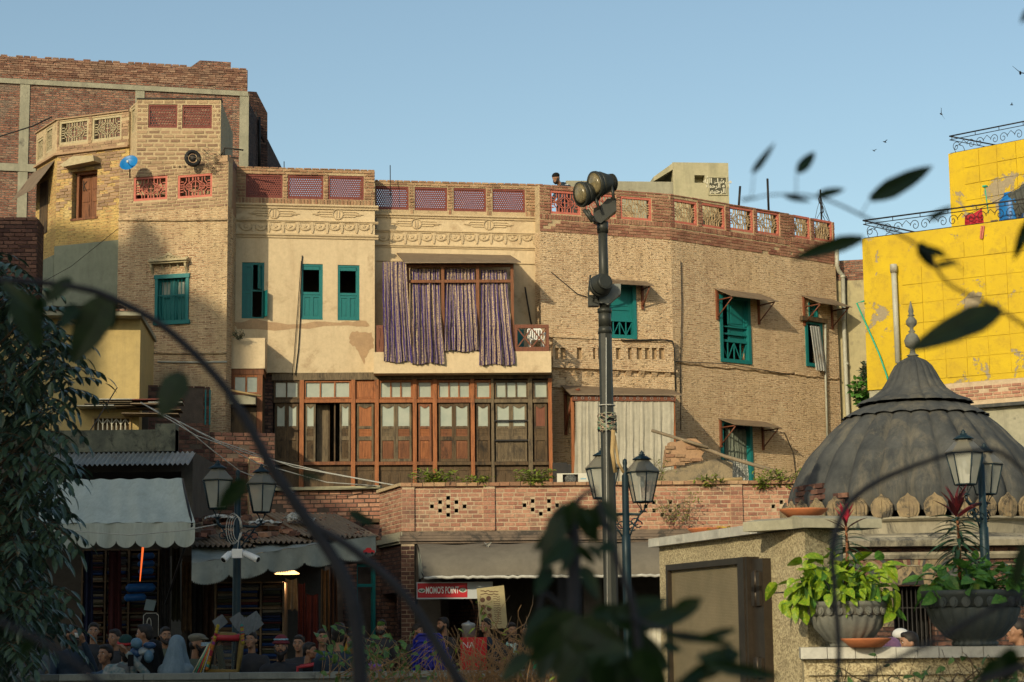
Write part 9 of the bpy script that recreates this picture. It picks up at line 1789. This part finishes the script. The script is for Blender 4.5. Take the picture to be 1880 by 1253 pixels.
for k, (x, Y, lab) in enumerate(((789, 30.0, 'tall stack of cobalt blue chairs by the brick pier, left of the twigs'), (800, 29.3, 'cobalt blue chair lower in front of the blue stack'))):
 p = P(x, 1200, Y); z = .3 if 0 else 0
 chair((p.x, p.y, .42 - k * .25), R(180), bluep, lab, 'blue plastic chairs', s=1.0)
 if k == 0: [chair((p.x, p.y, .42 - q * .1), R(180), bluep, lb + ' cobalt blue chair in the stack by the brick pier', 'blue plastic chairs', s=1.0) for q, lb in ((1, 'second from top'), (2, 'third from top'), (3, 'fourth from top'), (4, 'lowest'))]
p = P(860, 1150, 32.6); t = thing('steel_drum_stand', 'red counter carrying a steel food steamer drum at the stall', 'food stand', (p.x, p.y, .3)); m = MB(); z = P(860, 1148, 32.6).z - .3; m.lathe([(.11, z - .2), (.11, z - .02), (.12, z), (.1, z + .03), (.02, z + .05), (.02, z + .07), (0, z + .07)], 18); add(m, 'steamer', M['tin_grey'], t); m = MB(); m.box(-.13, .3, -.2, .12, 0, z - .2); cn = add(m, 'red_counter', flat('counter_red', (.42, .02, .02)), t); small_text(cn, 'NA', .14, WM[t.name] @ Matrix.Translation((.0, -.124, z - .33)), c_white, 'lettering', .001)
p = P(1030, 1160, 31.5); t = thing('green_counter', 'green fronted stall counter with pink strip behind the dark stem', 'counter', (p.x, p.y, .3)); z = P(1030, 1151, 31.5).z - .3; m = MB(); m.box(-.45, .35, -.4, 0, 0, z); add(m, 'counter_body', flat('counter_green', (.03, .22, .1), .5), t); m = MB(); m.box(-.44, .34, 0, .006, z - .18, z - .14); add(m, 'pink_strip', flat('pink_strip', (.5, .04, .2)), t); m = MB(); m.box(-.46, .36, -.42, .02, z, z + .02); add(m, 'top', M['marble'], t)
p = P(405, 1200, 23.7); t = thing('decorated_rickshaw', 'rickshaw hood with painted window frame, tassels and coloured piping', 'rickshaw', (p.x, p.y, 0)); Q = lambda x, y, dy=0: tuple(P(x, y, 23.7 + dy) - Vector((p.x, p.y, 0)))
paint = mk('painted_mustard_trim', (.2, .13, .03), (.12, .08, .02), 12, .6); m = MB(); m.tube([Q(378, 1234), Q(388, 1190), Q(396, 1170), (Q(405, 1166)), Q(430, 1167), Q(444, 1172), Q(441, 1200), Q(436, 1234), Q(378, 1234)], .035, 8); add(m, 'window_frame', paint, t)
m = MB(); m.tube([Q(392, 1176), Q(400, 1170), Q(440, 1171)], .045, 8); add(m, 'red_trim', redp, t); m = MB(); m.tube([Q(384, 1230, .02), Q(394, 1186, .02), Q(402, 1176, .02), Q(436, 1178, .02), Q(432, 1230, .02)], .014, 6); add(m, 'inner_trim', M['black'], t)
s_ = N('rickshaw_window_film'); film = s_.fin((.05, .06, .06), .15, None, 0, .6, 0, .35); m = MB(); m.poly([Q(384, 1232, .05), Q(434, 1232, .05), Q(440, 1175, .05), Q(400, 1172, .05)]); add(m, 'window_film', film, t)
for k, c in enumerate(((.5, .45, .3), (.1, .35, .2), (.45, .05, .05), (.5, .3, .03), (.4, .42, .4))): m = MB(); m.tube([Q(354 + k * 4.5, 1236, -.05), Q(383 + k * 1.5, 1182, -.02)], .008, 5); add(m, 'coloured_cord', flat('cord%d' % k, c), t)
r_ = random.Random(8)
for x0, y0, x1, y1 in ((380, 1228, 400, 1150), (446, 1180, 444, 1150)):
 for k in range(16):
  s_ = k / 15; c = Vector(Q(x0 + (x1 - x0) * s_, y0 + (y1 - y0) * s_, -.04)); m = MB(); ell(m, c, (.022, .02, .026), 6, 5); add(m, 'pom_pom', [flat('pom%d%d' % (k, x0), q) for q in (r_.choice([(.25, .02, .03), (.35, .12, .02), (.03, .17, .15), (.3, .22, .02), (.2, .03, .15)]),)][0], t)
m = MB(); a0 = Vector(Q(370, 1245)); 
m.box(Q(352, 1240)[0], Q(446, 1240)[0], -1.4, -.05, .35, P(400, 1240, 23.7).z); add(m, 'rickshaw_body', paint, t); m = MB(); m.tube([Q(396, 1170), Q(400, 1160, .7), Q(400, 1166, 1.3)], .02, 5); m.tube([Q(444, 1172), Q(442, 1160, .7), Q(440, 1166, 1.3)], .02, 5); add(m, 'hood_bow', M['iron'], t)
for sx in (-.32, .32):
 m = MB(); m.tube([(sx, .6 + .26 * math.cos(a), .28 + .26 * math.sin(a)) for a in [i * .449 for i in range(15)]], .045, 6, caps=False); w = add(m, 'wheel', M['black'], t); m = MB(); [m.tube([(sx, .6, .28), (sx, .6 + .25 * math.cos(a), .28 + .25 * math.sin(a))], .008, 4) for a in [i * .785 for i in range(8)]]; add(m, 'spoke', M['tin_grey'], w)
m = MB(); r2 = random.Random(5)
for k in range(8): a = Vector(Q(r2.uniform(398, 470), r2.uniform(1150, 1168), .4)); m.poly([tuple(a), tuple(a + Vector((.12, .02, .1))), tuple(a + Vector((.05, .0, .2))), tuple(a + Vector((-.08, .05, .12)))])
add(m, 'plastic_bundle', c_grey, t)
def shape_box(px, py, w, h, Y, mat, label, name, cat, tilt=0, dep=.06):
 c = P(px, py, Y); ww, hh = w * Y / 3600, h * Y / 3600; m = MB(); m.prism([(-ww / 2, -hh / 2), (ww / 2, -hh / 2), (ww / 2 + tilt * hh, hh / 2), (-ww / 2 + tilt * hh, hh / 2)], -dep, 0); return single(m, name, mat, label, cat, tuple(c))
shape_box(377, 1183, 16, 7, 24.1, mk('white_blue_packet', (.35, .45, .5), (.1, .2, .3), 30), 'white and blue packet held up beside the rickshaw', 'packet', 'packet', .1)
c = P(258, 1192, 24.2); t = thing('carrier_bags', 'blue and white striped carrier bags bunched beside the phone man', 'bag', tuple(c)); r2 = random.Random(3)
for k in range(7): m = MB(); ell(m, (r2.uniform(-.12, .14), r2.uniform(-.05, .08), r2.uniform(-.12, .1)), (r2.uniform(.05, .1), .06, r2.uniform(.04, .08)), 8, 6); add(m, 'bag', mk('bag%d' % k, r2.choice([(.03, .08, .18), (.35, .4, .42), (.02, .05, .12), (.1, .2, .28)]), None, 20, .35, .6, 18, .02), t)
for x, y, w, h, mt, lab, tl in ((1072, 1237, 12, 26, blue, 'slanting blue panel at the foot of the floodlight pole', -.4), (1098, 1243, 14, 16, flat('orange_red_tarp', (.6, .06, .02)), 'small orange red tarp at the foot of the floodlight pole', -.7)): shape_box(x, y, w, h, 22.8, mt, lab, 'panel', 'panel', tl)
WP = Wall(1160, 19.6, 1222, 19.2, 1200); t = thing('white_paint_chipped_gate', 'white chipped vertical board gate between pole and pier', 'gate', tuple(WP.w(0, 0, 0)), WP.rz); wb = mk('chipped_white_boards', (.55, .52, .42), (.46, .43, .34), 6, .7, .4, stain=(.06, .05, .045), sscale=9, samt=.6)
n = 9; zt1, zt0 = WP.uz(1190, 1147)[1], 0
for k in range(n): m = MB(); a = WP.uz(1182, 1200)[0] + k * .036; m.box(a, a + .032, 0, .02 + .004 * (k % 2), .1, zt1 - .03 * (k % 3 == 1)); add(m, 'board', wb, t, WP.M)
for y in (1150, 1198, 1226): m = MB(); z = WP.uz(1190, y)[1]; m.box(WP.uz(1180, y)[0], WP.uz(1180, y)[0] + .36, .025, .035, z - .012, z); add(m, 'rail', M['iron'], t, WP.M)
# ================================================================ added shade blockers beside and behind the camera (unseen, shaped by the wanted shadows)
def backdrop(name, label, x0, x1, y0, y1, h, mat, extra=None):
 t = thing(name, label, 'building', ((x0 + x1) / 2, (y0 + y1) / 2, 0)); m = MB(); hx, hy = (x1 - x0) / 2, (y1 - y0) / 2; m.box(-hx, hx, -hy, hy, 0, h); add(m, 'wall', mat, t)
 m = MB()
 for i in range(int((x1 - x0) / 3)):
  for j in range(int(h / 3.4)):
   x = -hx + 1.0 + i * 3; z = .9 + j * 3.4
   for s_ in (1, -1): m.box(x, x + 1.1, s_ * hy - .04, s_ * hy + .04, z, z + 1.6)
 add(m, 'window', M['wood_dk'], t); m = MB(); m.box(-hx - .1, hx + .1, -hy - .1, hy + .1, h, h + .25); add(m, 'cornice', M['cream_trim'], t)
 return t
def gable(name, label, pts, y0, y1, mat):
 cx = (pts[0][0] + pts[1][0]) / 2; t = thing(name, label, 'building', (cx, (y0 + y1) / 2, 0)); m = MB(); h = (y1 - y0) / 2; m.prism([(x - cx, z) for x, z in pts], -h, h); add(m, 'wall', mat, t)
 m = MB()
 for k in range(5): m.box(-6 + k * 3, -5 + k * 3, h, h + .04, 3, 6); m.box(-6 + k * 3, -5 + k * 3, h, h + .04, 10, 13)
 add(m, 'window', M['wood_dk'], t); return t
gable('shop_shade_blocker', 'unseen cream block with stepped top, added to shade the shop row', [(-25.1, 0), (-14.1, 0), (-14.1, 14.6), (-16.9, 14.6), (-17.1, 15.4), (-18.5, 17.5), (-21.5, 19.3), (-25.1, 19.3)], 3, 8, M['cream'])  # unseen blocker, top stepped so its shadow covers awnings and shops
backdrop('crowd_shade_blocker', 'unseen lower cream block, added to shade the people at left', -14, -10.1, 3, 8, 9.2, M['cream'])  # added block that keeps the sun off the seated people at left
backdrop('tree_shade_blocker', 'unseen small cream block, added to shade the left tree', -10, -8.2, 3, 6, 9.0, M['cream'])  # added block, sized to put the left tree in shadow
gable('turret_shade_blocker', 'unseen tall brick block with turret outline, shaped to shade the corner house', [(-50, 0), (-25.2, 0), (-25.2, 25.1), (-26, 25.6), (-26.85, 25.7), (-26.85, 26.8), (-27.2, 27.4), (-27.6, 26.8), (-27.8, 26.7), (-28.3, 27.4), (-30.3, 28.2), (-50, 28.3)], 5.4, 6.4, M['brick_tan'])  # unseen blocker, outline traced back from the shadow edge on the corner house
backdrop('branch_shade_blocker', 'unseen cream block behind the camera, added to shade the foreground branches', -4.6, -1.6, -4.4, -3.2, 5.4, M['cream'])  # added block that keeps the near branches and leaves unlit
backdrop('planter_shade_blocker', 'unseen slim cream block behind the camera, added to shade the right planter', -6.2, -4.7, -4.4, -3.2, 9.5, M['cream'])  # added block placed to shadow the right planter but miss the left one
